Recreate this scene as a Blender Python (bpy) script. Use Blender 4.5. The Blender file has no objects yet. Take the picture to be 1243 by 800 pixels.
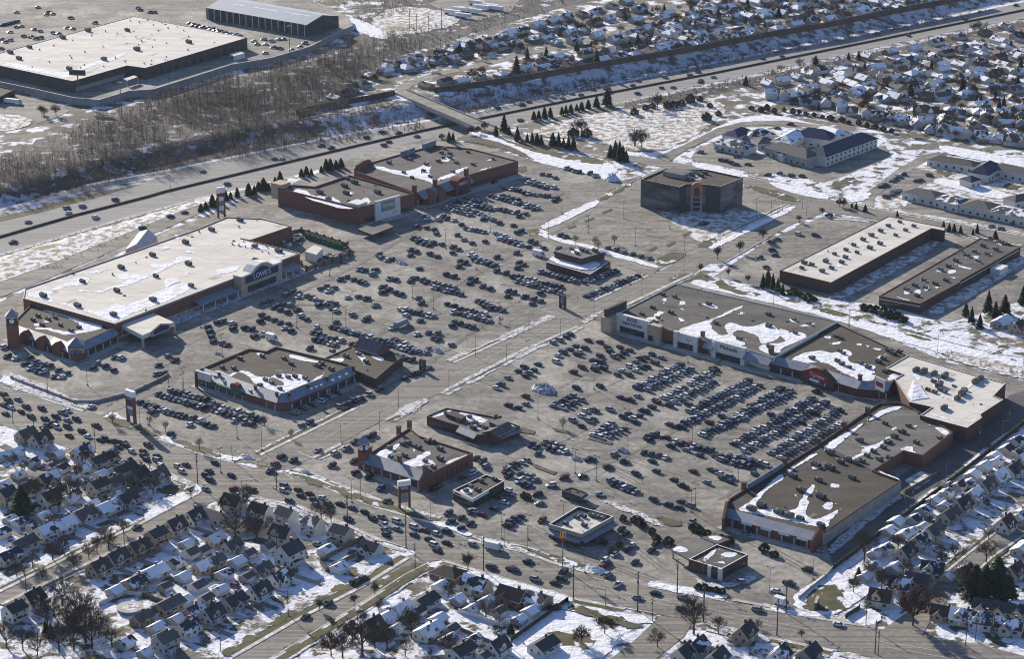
import bpy, math, random
from mathutils import Vector, Matrix, geometry, noise as mnoise
random.seed(7)
sc = bpy.context.scene
COL = sc.collection
R = math.radians

# ---------------------------------------------------------------- camera / survey
FPX, PITCH, CAMZ = 3000.0, R(20.0), 420.0          # focal length in photo pixels, tilt below horizon, flying height (m)
CP, SP = math.cos(PITCH), math.sin(PITCH)
def G(px, py, z=0.0):
    """ground survey: photo point -> world point at height z"""
    u, v = px - 621.5, py - 400.0
    t = (z - CAMZ) / -(FPX * SP + v * CP)
    return Vector((u * t, (FPX * CP - v * SP) * t, z))
def T(ox, oy, pts, s=5.0):
    """points read on an enlarged map tile with origin ox, oy"""
    return [(ox + p[0] / s, oy + p[1] / s) + tuple(p[2:]) for p in pts]
cd = bpy.data.cameras.new('camera'); cam = bpy.data.objects.new('camera', cd); COL.objects.link(cam)
cam.location = (0, 0, CAMZ); cam.rotation_euler = (math.pi / 2 - PITCH, 0, 0)
cd.sensor_width = 36; cd.lens = 36 * FPX / 1243; cd.clip_start = 1; cd.clip_end = 30000
sc.camera = cam

# ---------------------------------------------------------------- light
SUN_AZ, SUN_EL = R(120.0), R(21.5)                  # azimuth measured from +X
sdir = Vector((math.cos(SUN_AZ) * math.cos(SUN_EL), math.sin(SUN_AZ) * math.cos(SUN_EL), math.sin(SUN_EL)))
ld = bpy.data.lights.new('sun', 'SUN'); ld.energy = 5.0; ld.angle = R(0.5); ld.color = (1.0, 0.90, 0.76)
lo = bpy.data.objects.new('sun', ld); COL.objects.link(lo); lo.rotation_euler = sdir.to_track_quat('Z', 'Y').to_euler()
lo.location = (-300, 1500, 600)
w = bpy.data.worlds.new('World'); sc.world = w; w.use_nodes = True
nt = w.node_tree; bgn = nt.nodes['Background']
sky = nt.nodes.new('ShaderNodeTexSky'); sky.sky_type = 'NISHITA'; sky.sun_disc = False
sky.sun_elevation = SUN_EL; sky.sun_rotation = math.pi / 2 - SUN_AZ; sky.air_density = 1.0; sky.dust_density = 0.6; sky.ozone_density = 1.6
tint = nt.nodes.new('ShaderNodeMix'); tint.data_type = 'RGBA'; tint.blend_type = 'MULTIPLY'; tint.inputs['Factor'].default_value = 1.0; tint.inputs['B'].default_value = (.84, .95, 1.22, 1)
nt.links.new(sky.outputs[0], tint.inputs['A']); nt.links.new(tint.outputs['Result'], bgn.inputs[0]); bgn.inputs[1].default_value = 0.082
sc.view_settings.view_transform = 'Standard'; sc.view_settings.look = 'None'; sc.view_settings.gamma = 1.0
sc.view_settings.exposure = 0.76
try:
    sc.cycles.use_denoising = True; sc.cycles.denoiser = 'OPENIMAGEDENOISE'; sc.cycles.denoising_prefilter = 'ACCURATE'; sc.cycles.pixel_filter_type = 'BLACKMAN_HARRIS'; sc.cycles.filter_width = 1.05
    sc.cycles.max_bounces = 5; sc.cycles.diffuse_bounces = 3
    sc.cycles.transparent_max_bounces = 8; sc.cycles.use_adaptive_sampling = False
except Exception: pass

# ---------------------------------------------------------------- materials
MATS = {}
def mat(name, base, var=None, scale=0.3, rough=0.85, spec=0.2, metallic=0.0, stretch=None, ang=0.0, lo=0.4, hi=0.6, detail=6, fine=0.0, finescale=3.0, third=None, tscale=0.05, tlo=.5, thi=.6, objc=False, bump=0.0, blotch=0.0):
    m = bpy.data.materials.new(name); m.use_nodes = True
    nt = m.node_tree; N, L = nt.nodes, nt.links
    b = N['Principled BSDF']; b.inputs['Roughness'].default_value = rough; b.inputs['Metallic'].default_value = metallic
    b.inputs['Specular IOR Level'].default_value = spec
    MATS[name] = m
    geo = N.new('ShaderNodeNewGeometry'); src = geo.outputs['Position']
    if objc: src = N.new('ShaderNodeTexCoord').outputs['Object']
    mp = N.new('ShaderNodeMapping'); L.new(src, mp.inputs[0]); mp.inputs['Rotation'].default_value = (0, 0, -ang)
    if stretch: mp.inputs['Scale'].default_value = stretch
    cur = None
    def rgb(c):
        n = N.new('ShaderNodeRGB'); n.outputs[0].default_value = (*c, 1); return n.outputs[0]
    def noi(sc_, det, vec, ro=.55):
        n = N.new('ShaderNodeTexNoise'); n.inputs['Scale'].default_value = sc_; n.inputs['Detail'].default_value = det
        n.inputs['Roughness'].default_value = ro; L.new(vec, n.inputs['Vector']); return n.outputs['Fac']
    def ramp(f, a, z):
        n = N.new('ShaderNodeMapRange'); n.interpolation_type = 'SMOOTHSTEP'; n.inputs['From Min'].default_value = a; n.inputs['From Max'].default_value = z; L.new(f, n.inputs['Value']); return n.outputs['Result']
    def mix(f, a, c):
        n = N.new('ShaderNodeMix'); n.data_type = 'RGBA'; L.new(f, n.inputs['Factor']); L.new(a, n.inputs['A']); L.new(c, n.inputs['B']); return n.outputs['Result']
    cur = rgb(base); f0 = None
    if var:
        f0 = ramp(noi(scale, detail, mp.outputs[0], .62), lo, hi); cur = mix(f0, cur, rgb(var))
    if third:
        f1 = ramp(noi(tscale, 5, src, .6), tlo, thi); cur = mix(f1, cur, rgb(third))
    if fine:
        f2 = noi(finescale, 3, src, .7)
        mr = N.new('ShaderNodeMapRange'); mr.inputs['From Min'].default_value = .25; mr.inputs['From Max'].default_value = .75
        mr.inputs['To Min'].default_value = 1 - fine; mr.inputs['To Max'].default_value = 1 + fine; L.new(f2, mr.inputs['Value'])
        vm = N.new('ShaderNodeVectorMath'); vm.operation = 'SCALE'; L.new(cur, vm.inputs[0]); L.new(mr.outputs[0], vm.inputs['Scale']); cur = vm.outputs[0]
    if blotch:                                            # damp, salted and worn areas several metres across
        f3 = noi(.085, 6, src, .68); mr = N.new('ShaderNodeMapRange'); mr.inputs['From Min'].default_value = .32; mr.inputs['From Max'].default_value = .68
        mr.inputs['To Min'].default_value = 1 - blotch * .62; mr.inputs['To Max'].default_value = 1 + blotch * .38; L.new(f3, mr.inputs['Value'])
        vm = N.new('ShaderNodeVectorMath'); vm.operation = 'SCALE'; L.new(cur, vm.inputs[0]); L.new(mr.outputs[0], vm.inputs['Scale']); cur = vm.outputs[0]
    L.new(cur, b.inputs['Base Color'])
    if bump:
        bn = N.new('ShaderNodeBump'); bn.inputs['Strength'].default_value = bump; bn.inputs['Distance'].default_value = 1.0
        L.new(noi(finescale * .3, 4, src, .6), bn.inputs['Height']); L.new(bn.outputs[0], b.inputs['Normal'])
    return m
A_ANG, B_ANG, F_ANG = R(53.0), R(-38.0), R(39.0)
SNOW = (.70, .71, .745)
mat('yard_snow', (.64, .65, .69), (.085, .078, .048), .12, lo=.505, hi=.58, third=(.14, .125, .095), tscale=.055, tlo=.55, thi=.63, fine=.22, finescale=.7, bump=.9)
mat('bank_snow', (.50, .52, .57), (.12, .10, .08), .12, lo=.45, hi=.60, fine=.2, finescale=.9, bump=.8)
mat('snow', SNOW, (.58, .585, .60), .22, lo=.45, hi=.66, fine=.12, finescale=1.0, bump=.8)
mat('dirty_snow', (.56, .56, .57), (.24, .225, .20), .4, lo=.46, hi=.6, fine=.2, bump=.8)
mat('field_snow', (.62, .62, .63), (.24, .20, .135), .22, lo=.44, hi=.58, fine=.25, finescale=.7, third=(.21, .17, .11), tscale=.03, tlo=.58, thi=.68, bump=.5)
mat('lot_asphalt', (.226, .211, .182), (.134, .126, .111), .05, stretch=(.3, 4.5, 1), ang=A_ANG, lo=.36, hi=.66, detail=10, fine=.42, finescale=.33, third=(.288, .270, .235), tscale=.022, tlo=.46, thi=.60, blotch=.55)
mat('lot_asphalt_cross', (.222, .207, .179), (.134, .126, .111), .05, stretch=(.3, 4.5, 1), ang=B_ANG, lo=.36, hi=.66, detail=10, fine=.42, finescale=.33, third=(.284, .266, .231), tscale=.022, tlo=.46, thi=.60, blotch=.55)
mat('dark_asphalt', (.085, .085, .085), (.13, .125, .115), .08, lo=.4, hi=.7, fine=.2, finescale=.6)
mat('lot_pale', (.255, .24, .205), (.15, .14, .12), .06, stretch=(.35, 3, 1), ang=R(-10), lo=.4, hi=.65, detail=8, fine=.38, finescale=.36, blotch=.45)
mat('road_asphalt', (.240, .222, .188), (.145, .134, .116), .14, stretch=(.05, 3.4, 1), ang=B_ANG, lo=.40, hi=.60, detail=6, fine=.22, finescale=.4, blotch=.25)
mat('road_asphalt_a', (.240, .222, .188), (.145, .134, .116), .14, stretch=(.05, 3.4, 1), ang=A_ANG, lo=.40, hi=.60, detail=6, fine=.22, finescale=.4, blotch=.25)
mat('freeway_concrete', (.265, .256, .24), (.195, .188, .176), .12, stretch=(.05, 2.6, 1), ang=F_ANG, lo=.36, hi=.66, detail=6, fine=.10, finescale=.6)
mat('concrete', (.42, .40, .36), (.32, .30, .27), .4, fine=.1)
mat('kerb', (.46, .44, .40), (.70, .70, .70), .25, lo=.52, hi=.6)
mat('grass', (.052, .058, .022), (.095, .078, .04), .16, lo=.42, hi=.6, fine=.4, finescale=1.1)
mat('mulch', (.10, .08, .06), (.06, .05, .04), .4, fine=.2)
mat('roadpaint', (.46, .445, .41), (.26, .245, .22), .6, lo=.42, hi=.6)
mat('roof_white', (.60, .57, .505), (.50, .475, .42), .06, stretch=(.4, 2.5, 1), ang=B_ANG, lo=.4, hi=.65, fine=.07, finescale=.5, blotch=.14)
mat('roof_tan', (.60, .565, .495), (.50, .47, .415), .05, stretch=(.4, 2.5, 1), ang=B_ANG, lo=.4, hi=.65, fine=.06, finescale=.5, blotch=.14)
mat('roof_gravel', (.105, .097, .086), (.072, .066, .058), .07, stretch=(.4, 2.5, 1), ang=A_ANG, lo=.4, hi=.65, fine=.2, finescale=.6, blotch=.35)
mat('roof_brown', (.070, .060, .046), (.05, .043, .034), .07, stretch=(.4, 2.5, 1), ang=A_ANG, lo=.4, hi=.65, fine=.2, finescale=.6, blotch=.35)
mat('roof_grey', (.15, .142, .128), (.105, .10, .09), .07, stretch=(.4, 2.5, 1), ang=A_ANG, lo=.4, hi=.65, fine=.2, finescale=.6, blotch=.3)
mat('brick', (.195, .088, .066), (.14, .064, .05), .9, lo=.35, hi=.7, fine=.12, finescale=2)
mat('brick_dark', (.105, .056, .048), (.08, .046, .042), .9, fine=.12, finescale=2)
mat('red_trim', (.20, .05, .05), (.15, .04, .042), .6)
mat('tan_block', (.46, .37, .25), (.38, .30, .2), .5, fine=.08)
mat('white_wall', (.66, .64, .59), (.58, .56, .52), .3, fine=.05)
mat('grey_wall', (.30, .29, .275), (.24, .235, .225), .3, fine=.08)
mat('dark_wall', (.075, .07, .066), (.055, .05, .05), .3, fine=.1)
mat('glass', (.022, .026, .034), (.05, .055, .065), .25, rough=.12, spec=.6)
mat('painted_mirror_glass', (.15, .16, .17), (.03, .033, .038), .07, rough=.2, spec=.3, metallic=.0, stretch=(.8, .8, 2.4), lo=.36, hi=.66, detail=8, fine=.2, finescale=.8, objc=False)  # grey and dark smears in the colour stand in for reflections
mat('metal_blue', (.20, .225, .27), (.155, .175, .215), .3, rough=.5, spec=.4)
mat('metal_grey', (.30, .33, .36), (.26, .285, .32), .12, stretch=(.3, 3, 1), ang=B_ANG, rough=.45, spec=.4)
mat('unit_metal', (.17, .165, .15), (.10, .10, .095), .5, rough=.6)
mat('unit_dark', (.05, .05, .05), (.07, .07, .07), 1.0)
mat('sign_blue', (.02, .035, .14), (.02, .035, .12), .5, rough=.5)
mat('sign_white', (.74, .73, .70), (.68, .67, .65), .5, rough=.5)
mat('sign_red', (.27, .03, .04), (.22, .028, .035), .5, rough=.5)
mat('sign_green', (.02, .15, .085), (.02, .12, .07), .5, rough=.6)
mat('sign_yellow', (.72, .45, .03), (.65, .4, .03), .5, rough=.5)
mat('noise_wall', (.105, .072, .060), (.075, .055, .048), .12, stretch=(1, 1, .3), fine=.15)
mat('hedge', (.028, .034, .018), (.05, .045, .028), .5, fine=.4)
mat('pole_wood', (.085, .065, .048), (.06, .048, .036), .8)
mat('pole_metal', (.17, .155, .135), (.12, .11, .10), .8, rough=.5)
mat('fence_wood', (.20, .16, .115), (.13, .10, .075), .8, fine=.15)
mat('fence_white', (.60, .60, .58), (.52, .52, .50), .8)
mat('bark', (.075, .060, .048), (.05, .042, .035), .8)
mat('twig', (.135, .108, .088), (.095, .077, .065), .25)
mat('twig_wood', (.074, .062, .055), (.048, .042, .040), .12)
mat('twig_pale', (.155, .13, .10), (.11, .09, .07), .25)
mat('twig_red', (.16, .068, .042), (.11, .052, .036), .3)
mat('twig_dark', (.105, .085, .070), (.072, .06, .051), .3)
mat('terracotta', (.40, .20, .10), (.34, .16, .08), .6)
mat('grass_patchy', (.052, .060, .022), (.10, .082, .045), .16, lo=.42, hi=.6, fine=.4, finescale=1.1, third=(.62, .63, .66), tscale=.11, tlo=.57, thi=.62)
mat('needles', (.022, .032, .019), (.040, .050, .028), .6, lo=.4, hi=.65)
mat('needles_green', (.034, .050, .024), (.055, .072, .034), .6, lo=.4, hi=.65)
mat('brush', (.085, .068, .05), (.06, .05, .042), .1, fine=.2)
mat('tyre', (.02, .02, .02))
mat('car_glass', (.014, .017, .022), rough=.12, spec=.6)
mat('wood_floor', (.085, .073, .063), (.46, .48, .54), .09, lo=.56, hi=.63, fine=.3, finescale=.9, bump=.8)
mat('far_yard', SNOW, (.10, .088, .062), .075, lo=.42, hi=.52, third=(.15, .135, .115), tscale=.03, tlo=.50, thi=.58, fine=.25, finescale=.5, bump=.6)
mat('worn_lane', (.15, .138, .118), (.21, .195, .165), .3, stretch=(1, 1, 1), lo=.4, hi=.65, fine=.3, finescale=.5, blotch=.4)
mat('seal', (.075, .070, .062), (.12, .11, .1), .4)
CARC = {'black': (.014, .014, .016), 'charcoal': (.042, .044, .05), 'silver': (.24, .25, .26), 'white': (.62, .62, .61), 'red': (.15, .014, .016), 'blue': (.022, .038, .10), 'tan': (.22, .19, .14)}
for k, c in CARC.items():
    mm = mat('paint_' + k, c, rough=.22, spec=.6)
WALLC = {'white': (.55, .545, .52), 'cream': (.46, .41, .33), 'grey': (.33, .33, .33), 'tan': (.36, .28, .20), 'blue': (.30, .35, .43), 'brick': (.22, .115, .085)}
for k, c in WALLC.items(): mat('siding_' + k, c, tuple(x * .86 for x in c), .6, fine=.06, finescale=2)
mat('shingle_dark', (.048, .049, .056), (.066, .067, .074), .7, fine=.15, finescale=2)
mat('shingle_grey', (.12, .115, .11), (.09, .088, .085), .7, fine=.15, finescale=2)
mat('shingle_brown', (.085, .062, .05), (.065, .05, .042), .7, fine=.15, finescale=2)
mat('shingle_snowy', (.74, .75, .77), (.12, .115, .11), .22, lo=.56, hi=.62, fine=.06)
mat('shingle_patchy', (.76, .77, .80), (.045, .047, .058), .2, lo=.45, hi=.50, fine=.06)
mat('shingle_navy', (.034, .044, .082), (.048, .058, .096), .5, fine=.12, finescale=2)

HAZE_D = .000014
hm = bpy.data.materials.new('haze'); hm.use_nodes = True; MATS['haze'] = hm
hm.node_tree.nodes.remove(hm.node_tree.nodes['Principled BSDF']); pv = hm.node_tree.nodes.new('ShaderNodeVolumePrincipled'); pv.inputs['Color'].default_value = (.74, .86, 1, 1); pv.inputs['Density'].default_value = HAZE_D; pv.inputs['Anisotropy'].default_value = .2
hm.node_tree.links.new(pv.outputs[0], hm.node_tree.nodes['Material Output'].inputs['Volume'])
# ---------------------------------------------------------------- mesh helpers
def prop(o, label=None, cat=None, group=None, kind=None):
    if label: o['label'] = label
    if cat: o['category'] = cat
    if group: o['group'] = group
    if kind: o['kind'] = kind
    return o
class MB:
    def __init__(s): s.v = []; s.f = []; s.m = []; s.mats = []
    def mi(s, name):
        if name not in s.mats: s.mats.append(name)
        return s.mats.index(name)
    def face(s, pts, m):
        n = len(s.v); s.v.extend([tuple(p) for p in pts]); s.f.append(tuple(range(n, n + len(pts)))); s.m.append(s.mi(m))
    def poly(s, pts, m, flip=False):
        """planar polygon, any shape"""
        if len(pts) <= 4 and not flip: s.face(pts, m); return
        tri = geometry.tessellate_polygon([[Vector(p) for p in pts]])
        n = len(s.v); s.v.extend([tuple(p) for p in pts]); k = s.mi(m)
        for t in tri:
            a, b, c = (Vector(pts[i]) for i in t)
            if ((b - a).cross(c - a)).z < 0: t = t[::-1]
            s.f.append(tuple(n + i for i in t)); s.m.append(k)
    def box(s, c, d, m, ang=0.0, mtop=None):
        ca, sa = math.cos(ang), math.sin(ang)
        def P(x, y, z): return (c[0] + x * ca - y * sa, c[1] + x * sa + y * ca, c[2] + z)
        x, y, z = d[0] / 2, d[1] / 2, d[2]
        q = [P(-x, -y, 0), P(x, -y, 0), P(x, y, 0), P(-x, y, 0), P(-x, -y, z), P(x, -y, z), P(x, y, z), P(-x, y, z)]
        for i, f in enumerate(((0, 1, 5, 4), (1, 2, 6, 5), (2, 3, 7, 6), (3, 0, 4, 7), (4, 5, 6, 7), (3, 2, 1, 0))):
            s.face([q[j] for j in f], (mtop or m) if i == 4 else m)
    def prism(s, poly, z0, z1, m, top=None, bottom=False):
        """vertical prism over a list of xy"""
        poly = ccw(poly); n = len(poly)
        for i in range(n):
            a, b = poly[i], poly[(i + 1) % n]
            s.face([(a[0], a[1], z0), (b[0], b[1], z0), (b[0], b[1], z1), (a[0], a[1], z1)], m)
        if top: s.poly([(p[0], p[1], z1) for p in poly], top, True)
    def tube(s, p0, p1, r0, r1, m, n=5):
        p0, p1 = Vector(p0), Vector(p1); d = (p1 - p0)
        if d.length < 1e-6: return
        q = d.to_track_quat('Z', 'Y'); ring = [[], []]
        for k, (p, r) in enumerate(((p0, r0), (p1, r1))):
            for i in range(n):
                a = 2 * math.pi * i / n; ring[k].append(p + q @ Vector((r * math.cos(a), r * math.sin(a), 0)))
        for i in range(n):
            j = (i + 1) % n; s.face([ring[0][i], ring[0][j], ring[1][j], ring[1][i]], m)
        s.face(ring[1], m)
    def mesh(s, name):
        me = bpy.data.meshes.new(name); me.from_pydata(s.v, [], s.f)
        for m in s.mats: me.materials.append(MATS[m])
        me.polygons.foreach_set('material_index', s.m); me.update(); return me
    def build(s, name, parent=None, origin=None):
        if origin is not None:
            o_ = Vector(origin); s.v = [(v[0] - o_.x, v[1] - o_.y, v[2] - o_.z) for v in s.v]
        return link(name, s.mesh(name), parent, origin)
def link(name, me, parent=None, loc=None, rz=0.0):
    o = bpy.data.objects.new(name, me); COL.objects.link(o)
    if parent is not None: o.parent = parent
    if loc is not None: o.location = loc
    if rz: o.rotation_euler = (0, 0, rz)
    return o
def empty(name, loc=(0, 0, 0), rz=0.0):
    return link(name, None, None, loc, rz)
def area2(p): return sum(p[i][0] * p[(i + 1) % len(p)][1] - p[(i + 1) % len(p)][0] * p[i][1] for i in range(len(p)))
def ccw(p): return list(p) if area2(p) > 0 else list(p)[::-1]
def inset(poly, ds):
    """offset each edge of a ccw polygon inwards by its own distance"""
    n = len(poly); out = []
    if not isinstance(ds, (list, tuple)): ds = [ds] * n
    def line(i):
        a, b = Vector(poly[i][:2]), Vector(poly[(i + 1) % n][:2]); d = (b - a).normalized(); nn = Vector((-d.y, d.x))
        return a + nn * ds[i], d
    for i in range(n):
        (p, d), (q, e) = line(i - 1), line(i)
        c = d.x * e.y - d.y * e.x
        if abs(c) < .08: out.append(tuple(q)); continue
        t = ((q.x - p.x) * e.y - (q.y - p.y) * e.x) / c
        r = p + d * t
        o = Vector(poly[i][:2]); lim = 2.5 * max(abs(ds[i - 1]), abs(ds[i]), .1)
        if (r - o).length > lim: r = o + (r - o).normalized() * lim
        out.append((r.x, r.y))
    return out
def smooth(pts, it=2):
    for _ in range(it):
        n = len(pts); q = []
        for i in range(n):
            a, b = Vector(pts[i]), Vector(pts[(i + 1) % n]); q += [a * .75 + b * .25, a * .25 + b * .75]
        pts = q
    return pts
def blob(pts, rough=.5):
    """natural outline through surveyed points"""
    P = smooth([Vector(p[:2]) for p in pts], 3); out = []
    for i, p in enumerate(P):
        q = Vector((p.x * .35, p.y * .35, 3.3)); k = Vector((p.x * 1.3, p.y * 1.3, 8.1)); out.append((p.x + rough * (1.7 * mnoise.noise(q) + .9 * mnoise.noise(k)), p.y + rough * (1.7 * mnoise.noise(q + Vector((31, 7, 0))) + .9 * mnoise.noise(k + Vector((3, 17, 0))))))
    return out
ORD = ['', 'first', 'second', 'third', 'fourth', 'fifth', 'sixth', 'seventh', 'eighth', 'ninth', 'tenth', 'eleventh', 'twelfth', 'thirteenth', 'fourteenth', 'fifteenth', 'sixteenth', 'seventeenth', 'eighteenth', 'nineteenth']
TENS = {2: ('twenty', 'twentieth'), 3: ('thirty', 'thirtieth'), 4: ('forty', 'fortieth'), 5: ('fifty', 'fiftieth'), 6: ('sixty', 'sixtieth'), 7: ('seventy', 'seventieth'), 8: ('eighty', 'eightieth'), 9: ('ninety', 'ninetieth')}
def ordinal(n):
    if n < 20: return ORD[n]
    t, u = divmod(n, 10); return TENS[t][1] if u == 0 else TENS[t][0] + '-' + ORD[u]
TOLABEL = []
def later(o, phrase, where, cat, group=None):
    """label written at the end, once all look-alikes of the same place are known"""
    prop(o, None, cat, group); TOLABEL.append((o, phrase, where))
def screen_x(o):
    p = o.matrix_world.translation if o.parent else o.location
    d = p.y * CP + (CAMZ - p.z) * SP
    return p.x / d
def write_labels():
    groups = {}
    for o, ph, wh in TOLABEL: groups.setdefault((ph, wh), []).append(o)
    for (ph, wh), os in groups.items():
        os.sort(key=screen_x)
        for i, o in enumerate(os):
            if len(os) == 1: o['label'] = f'{ph} {wh}'
            elif i == 0: o['label'] = f'leftmost {ph} {wh}'
            elif i == len(os) - 1: o['label'] = f'rightmost {ph} {wh}'
            else: o['label'] = f'{ordinal(i + 1)} {ph} from the left {wh}'

def in_poly(x, y, P):
    c = False; m = len(P)
    for i in range(m):
        (x0, y0), (x1, y1) = P[i], P[(i + 1) % m]
        if (y0 > y) != (y1 > y) and x < (x1 - x0) * (y - y0) / (y1 - y0) + x0: c = not c
    return c
# ---------------------------------------------------------------- terrain
FZ = -7.0
MED = [G(x, y, FZ) for x, y in [(0, 289), (90, 264), (200, 232), (320, 203), (440, 175), (512, 158), (600, 140), (706, 118.5), (860, 89), (1003, 60.5), (1243, 11)]]
MED = [MED[0] * 1 - (MED[1] - MED[0]).normalized() * 900] + MED + [MED[-1] + (MED[-1] - MED[-2]).normalized() * 4000]
def fdist(x, y):
    best, sg = 1e9, 1
    for a, b in zip(MED, MED[1:]):
        dx, dy = b.x - a.x, b.y - a.y; L2 = dx * dx + dy * dy
        t = max(0, min(1, ((x - a.x) * dx + (y - a.y) * dy) / L2))
        ex, ey = x - a.x - t * dx, y - a.y - t * dy; d = math.hypot(ex, ey)
        if d < best: best = d; sg = 1 if dx * ey - dy * ex > 0 else -1
    return best * sg                                   # positive on the far side
def sstep(t): t = max(0, min(1, t)); return t * t * (3 - 2 * t)
def height(x, y):
    d = fdist(x, y)
    if d >= 0:
        a = 26 + 20 * sstep((-60 - x) / 140)
        return FZ * (1 - max(0, min(1, (d - a) / 16)))
    d = -d; b = 31
    return FZ * (1 - sstep((d - b) / 16))
def axis(lo, hi, step, far):
    xs = [lo + i * step for i in range(int((hi - lo) / step) + 1)]
    return [-far, lo - 900, lo - 250, lo - 60] + xs + [xs[-1] + 60, xs[-1] + 250, xs[-1] + 900, far]
xs = axis(-430, 520, 5, 9000); ys = axis(760, 2110, 5, 12000)
V = [(x, y, height(x, y) - .02) for y in ys for x in xs]; nx = len(xs)
Fc = [(j * nx + i, j * nx + i + 1, (j + 1) * nx + i + 1, (j + 1) * nx + i) for j in range(len(ys) - 1) for i in range(nx - 1)]
me = bpy.data.meshes.new('ground'); me.from_pydata(V, [], Fc); me.materials.append(MATS['yard_snow']); me.materials.append(MATS['bank_snow']); me.materials.append(MATS['wood_floor']); me.materials.append(MATS['far_yard']); me.materials.append(MATS['dirty_snow']); me.materials.append(MATS['field_snow'])
WOODS = [tuple(G(x, y, 0))[:2] for x, y in [(-40, 238), (60, 222), (150, 206), (240, 188), (330, 170), (400, 150), (360, 135), (420, 118), (470, 80), (520, 52), (640, 20), (720, -8), (640, -20), (560, -20), (480, -10), (430, 40), (410, 66), (330, 86), (240, 104), (180, 122), (120, 140), (90, 138), (40, 175), (-40, 200)]]
NEARB = [tuple(G(x_, y_, 0))[:2] for x_, y_ in [(-40, 370), (60, 322), (140, 290), (220, 257), (280, 238), (332, 221), (420, 196), (400, 192), (300, 220), (200, 245), (100, 275), (0, 305), (-60, 320)]]
NEARW = [tuple(G(x_, y_, 0))[:2] for x_, y_ in [(690, 150), (740, 130), (830, 109), (942, 87), (1070, 59), (1180, 36), (1280, 14), (1280, 26), (1180, 45), (1070, 68), (950, 96), (880, 112), (800, 128), (740, 142)]]
def zone(f):
    x, y = V[f[0]][0] + 2.5, V[f[0]][1] + 2.5
    if in_poly(x, y, WOODS): return 2
    if in_poly(x, y, NEARB): return 5
    if in_poly(x, y, NEARW): return 2
    if V[f[0]][2] < -.3 or V[f[2]][2] < -.3: return 1
    if in_poly(x, y, NEARB): return 4
    return 3 if y > 1480 else 0
mi = [zone(f) for f in Fc]
me.polygons.foreach_set('material_index', mi); me.polygons.foreach_set('use_smooth', [True] * len(Fc)); me.update()
prop(link('ground', me), kind='structure')

SHN = [0]
def sheet(name, pts, m, z, z0=0.0, world=False, skirt=0.0):
    """flat ground sheet over surveyed outline"""
    SHN[0] += 1; z += SHN[0] * .0006
    q = pts if world else [G(p[0], p[1], z0) for p in pts]
    q = ccw([(p[0], p[1]) for p in q]); b = MB()
    b.poly([(p[0], p[1], z0 + z) for p in q], m, True)
    if skirt:
        for i in range(len(q)):
            a, c = q[i], q[(i + 1) % len(q)]; b.face([(a[0], a[1], z0 + z - skirt), (c[0], c[1], z0 + z - skirt), (c[0], c[1], z0 + z), (a[0], a[1], z0 + z)], m)
    return prop(b.build(name), kind='structure')
def ribbon(pts, wd, z, m, b=None, z0=0.0, zfun=None):
    """strip of width wd along world points"""
    b = b or MB(); P = [Vector((p[0], p[1])) for p in pts]; L, Rr = [], []
    for i, p in enumerate(P):
        d = ((P[min(i + 1, len(P) - 1)] - P[max(i - 1, 0)])).normalized(); n = Vector((-d.y, d.x)) * wd / 2
        L.append(p + n); Rr.append(p - n)
    for i in range(len(P) - 1):
        q = [Rr[i], Rr[i + 1], L[i + 1], L[i]]
        b.face([(p.x, p.y, z + (zfun(p.x, p.y) if zfun else z0)) for p in q], m)
    return b
def GP(pts, z=0.0): return [G(p[0], p[1], z) for p in pts]

# shopping-centre pavement
sheet('parking_lot', [(-12, 372), (60, 340), (150, 300), (250, 262), (330, 224), (352, 224), (420, 195), (470, 180), (526, 166), (572, 174), (640, 192), (700, 206), (745, 222), (781, 212), (650, 280), (700, 296), (790, 328), (738, 380), (620, 420), (552, 445), (450, 492), (310, 562), (280, 562), (248, 553), (193, 533), (140, 509), (100, 499), (54, 485), (-12, 468)], 'lot_asphalt_cross', .05)
sheet('parking_lot', [(340, 574), (376, 556), (534, 478), (646, 419), (738, 380), (842, 331), (870, 345), (1020, 388), (1110, 423), (1150, 440), (1258, 466), (1258, 492), (1010, 690), (988, 735), (968, 747), (880, 730), (784, 712), (736, 702), (668, 683), (636, 672), (570, 656), (540, 640), (452, 615)], 'lot_asphalt', .05)
sheet('office_lot', [(655, 277), (779, 215), (808, 201), (905, 226), (974, 244), (876, 292), (800, 328), (700, 296)], 'lot_pale', .07)
sheet('warehouse_lot', [(866, 336), (934, 290), (1000, 262), (1100, 268), (1256, 299), (1256, 360), (1150, 392), (1060, 372), (940, 352)], 'lot_asphalt', .05)
sheet('care_home_lot', [(838, 193), (846, 180), (872, 170), (900, 182), (950, 194), (985, 204), (1040, 182), (1075, 176), (1082, 190), (1030, 212), (1000, 222), (960, 212), (912, 210)], 'lot_pale', .06)
sheet('care_home_grounds', [(836, 195), (845, 178), (900, 150), (960, 150), (1090, 172), (1098, 190), (1060, 215), (1010, 240), (912, 222)], 'yard_snow', .05)
sheet('care_home_drive', GP([(864, 160), (905, 150), (955, 150), (1000, 156), (1000, 159), (950, 154), (906, 154), (868, 164)]), 'lot_asphalt', .09, world=True)
sheet('clinic_grounds', [(1060, 222), (1110, 200), (1256, 205), (1256, 290), (1090, 258), (1045, 248)], 'field_snow', .05)
sheet('clinic_lot', [(1062, 232), (1086, 212), (1112, 204), (1148, 212), (1140, 220), (1120, 224), (1100, 234), (1080, 244)], 'lot_pale', .07); sheet('clinic_lot', [(1090, 250), (1110, 246), (1170, 258), (1256, 276), (1256, 284), (1160, 266), (1096, 256)], 'lot_pale', .07)
sheet('service_lane', [(1003, 662), (1060, 600), (1125, 556), (1180, 520), (1226, 480), (1258, 470), (1258, 500), (1200, 540), (1120, 600), (1012, 690)], 'dark_asphalt', .09)

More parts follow.
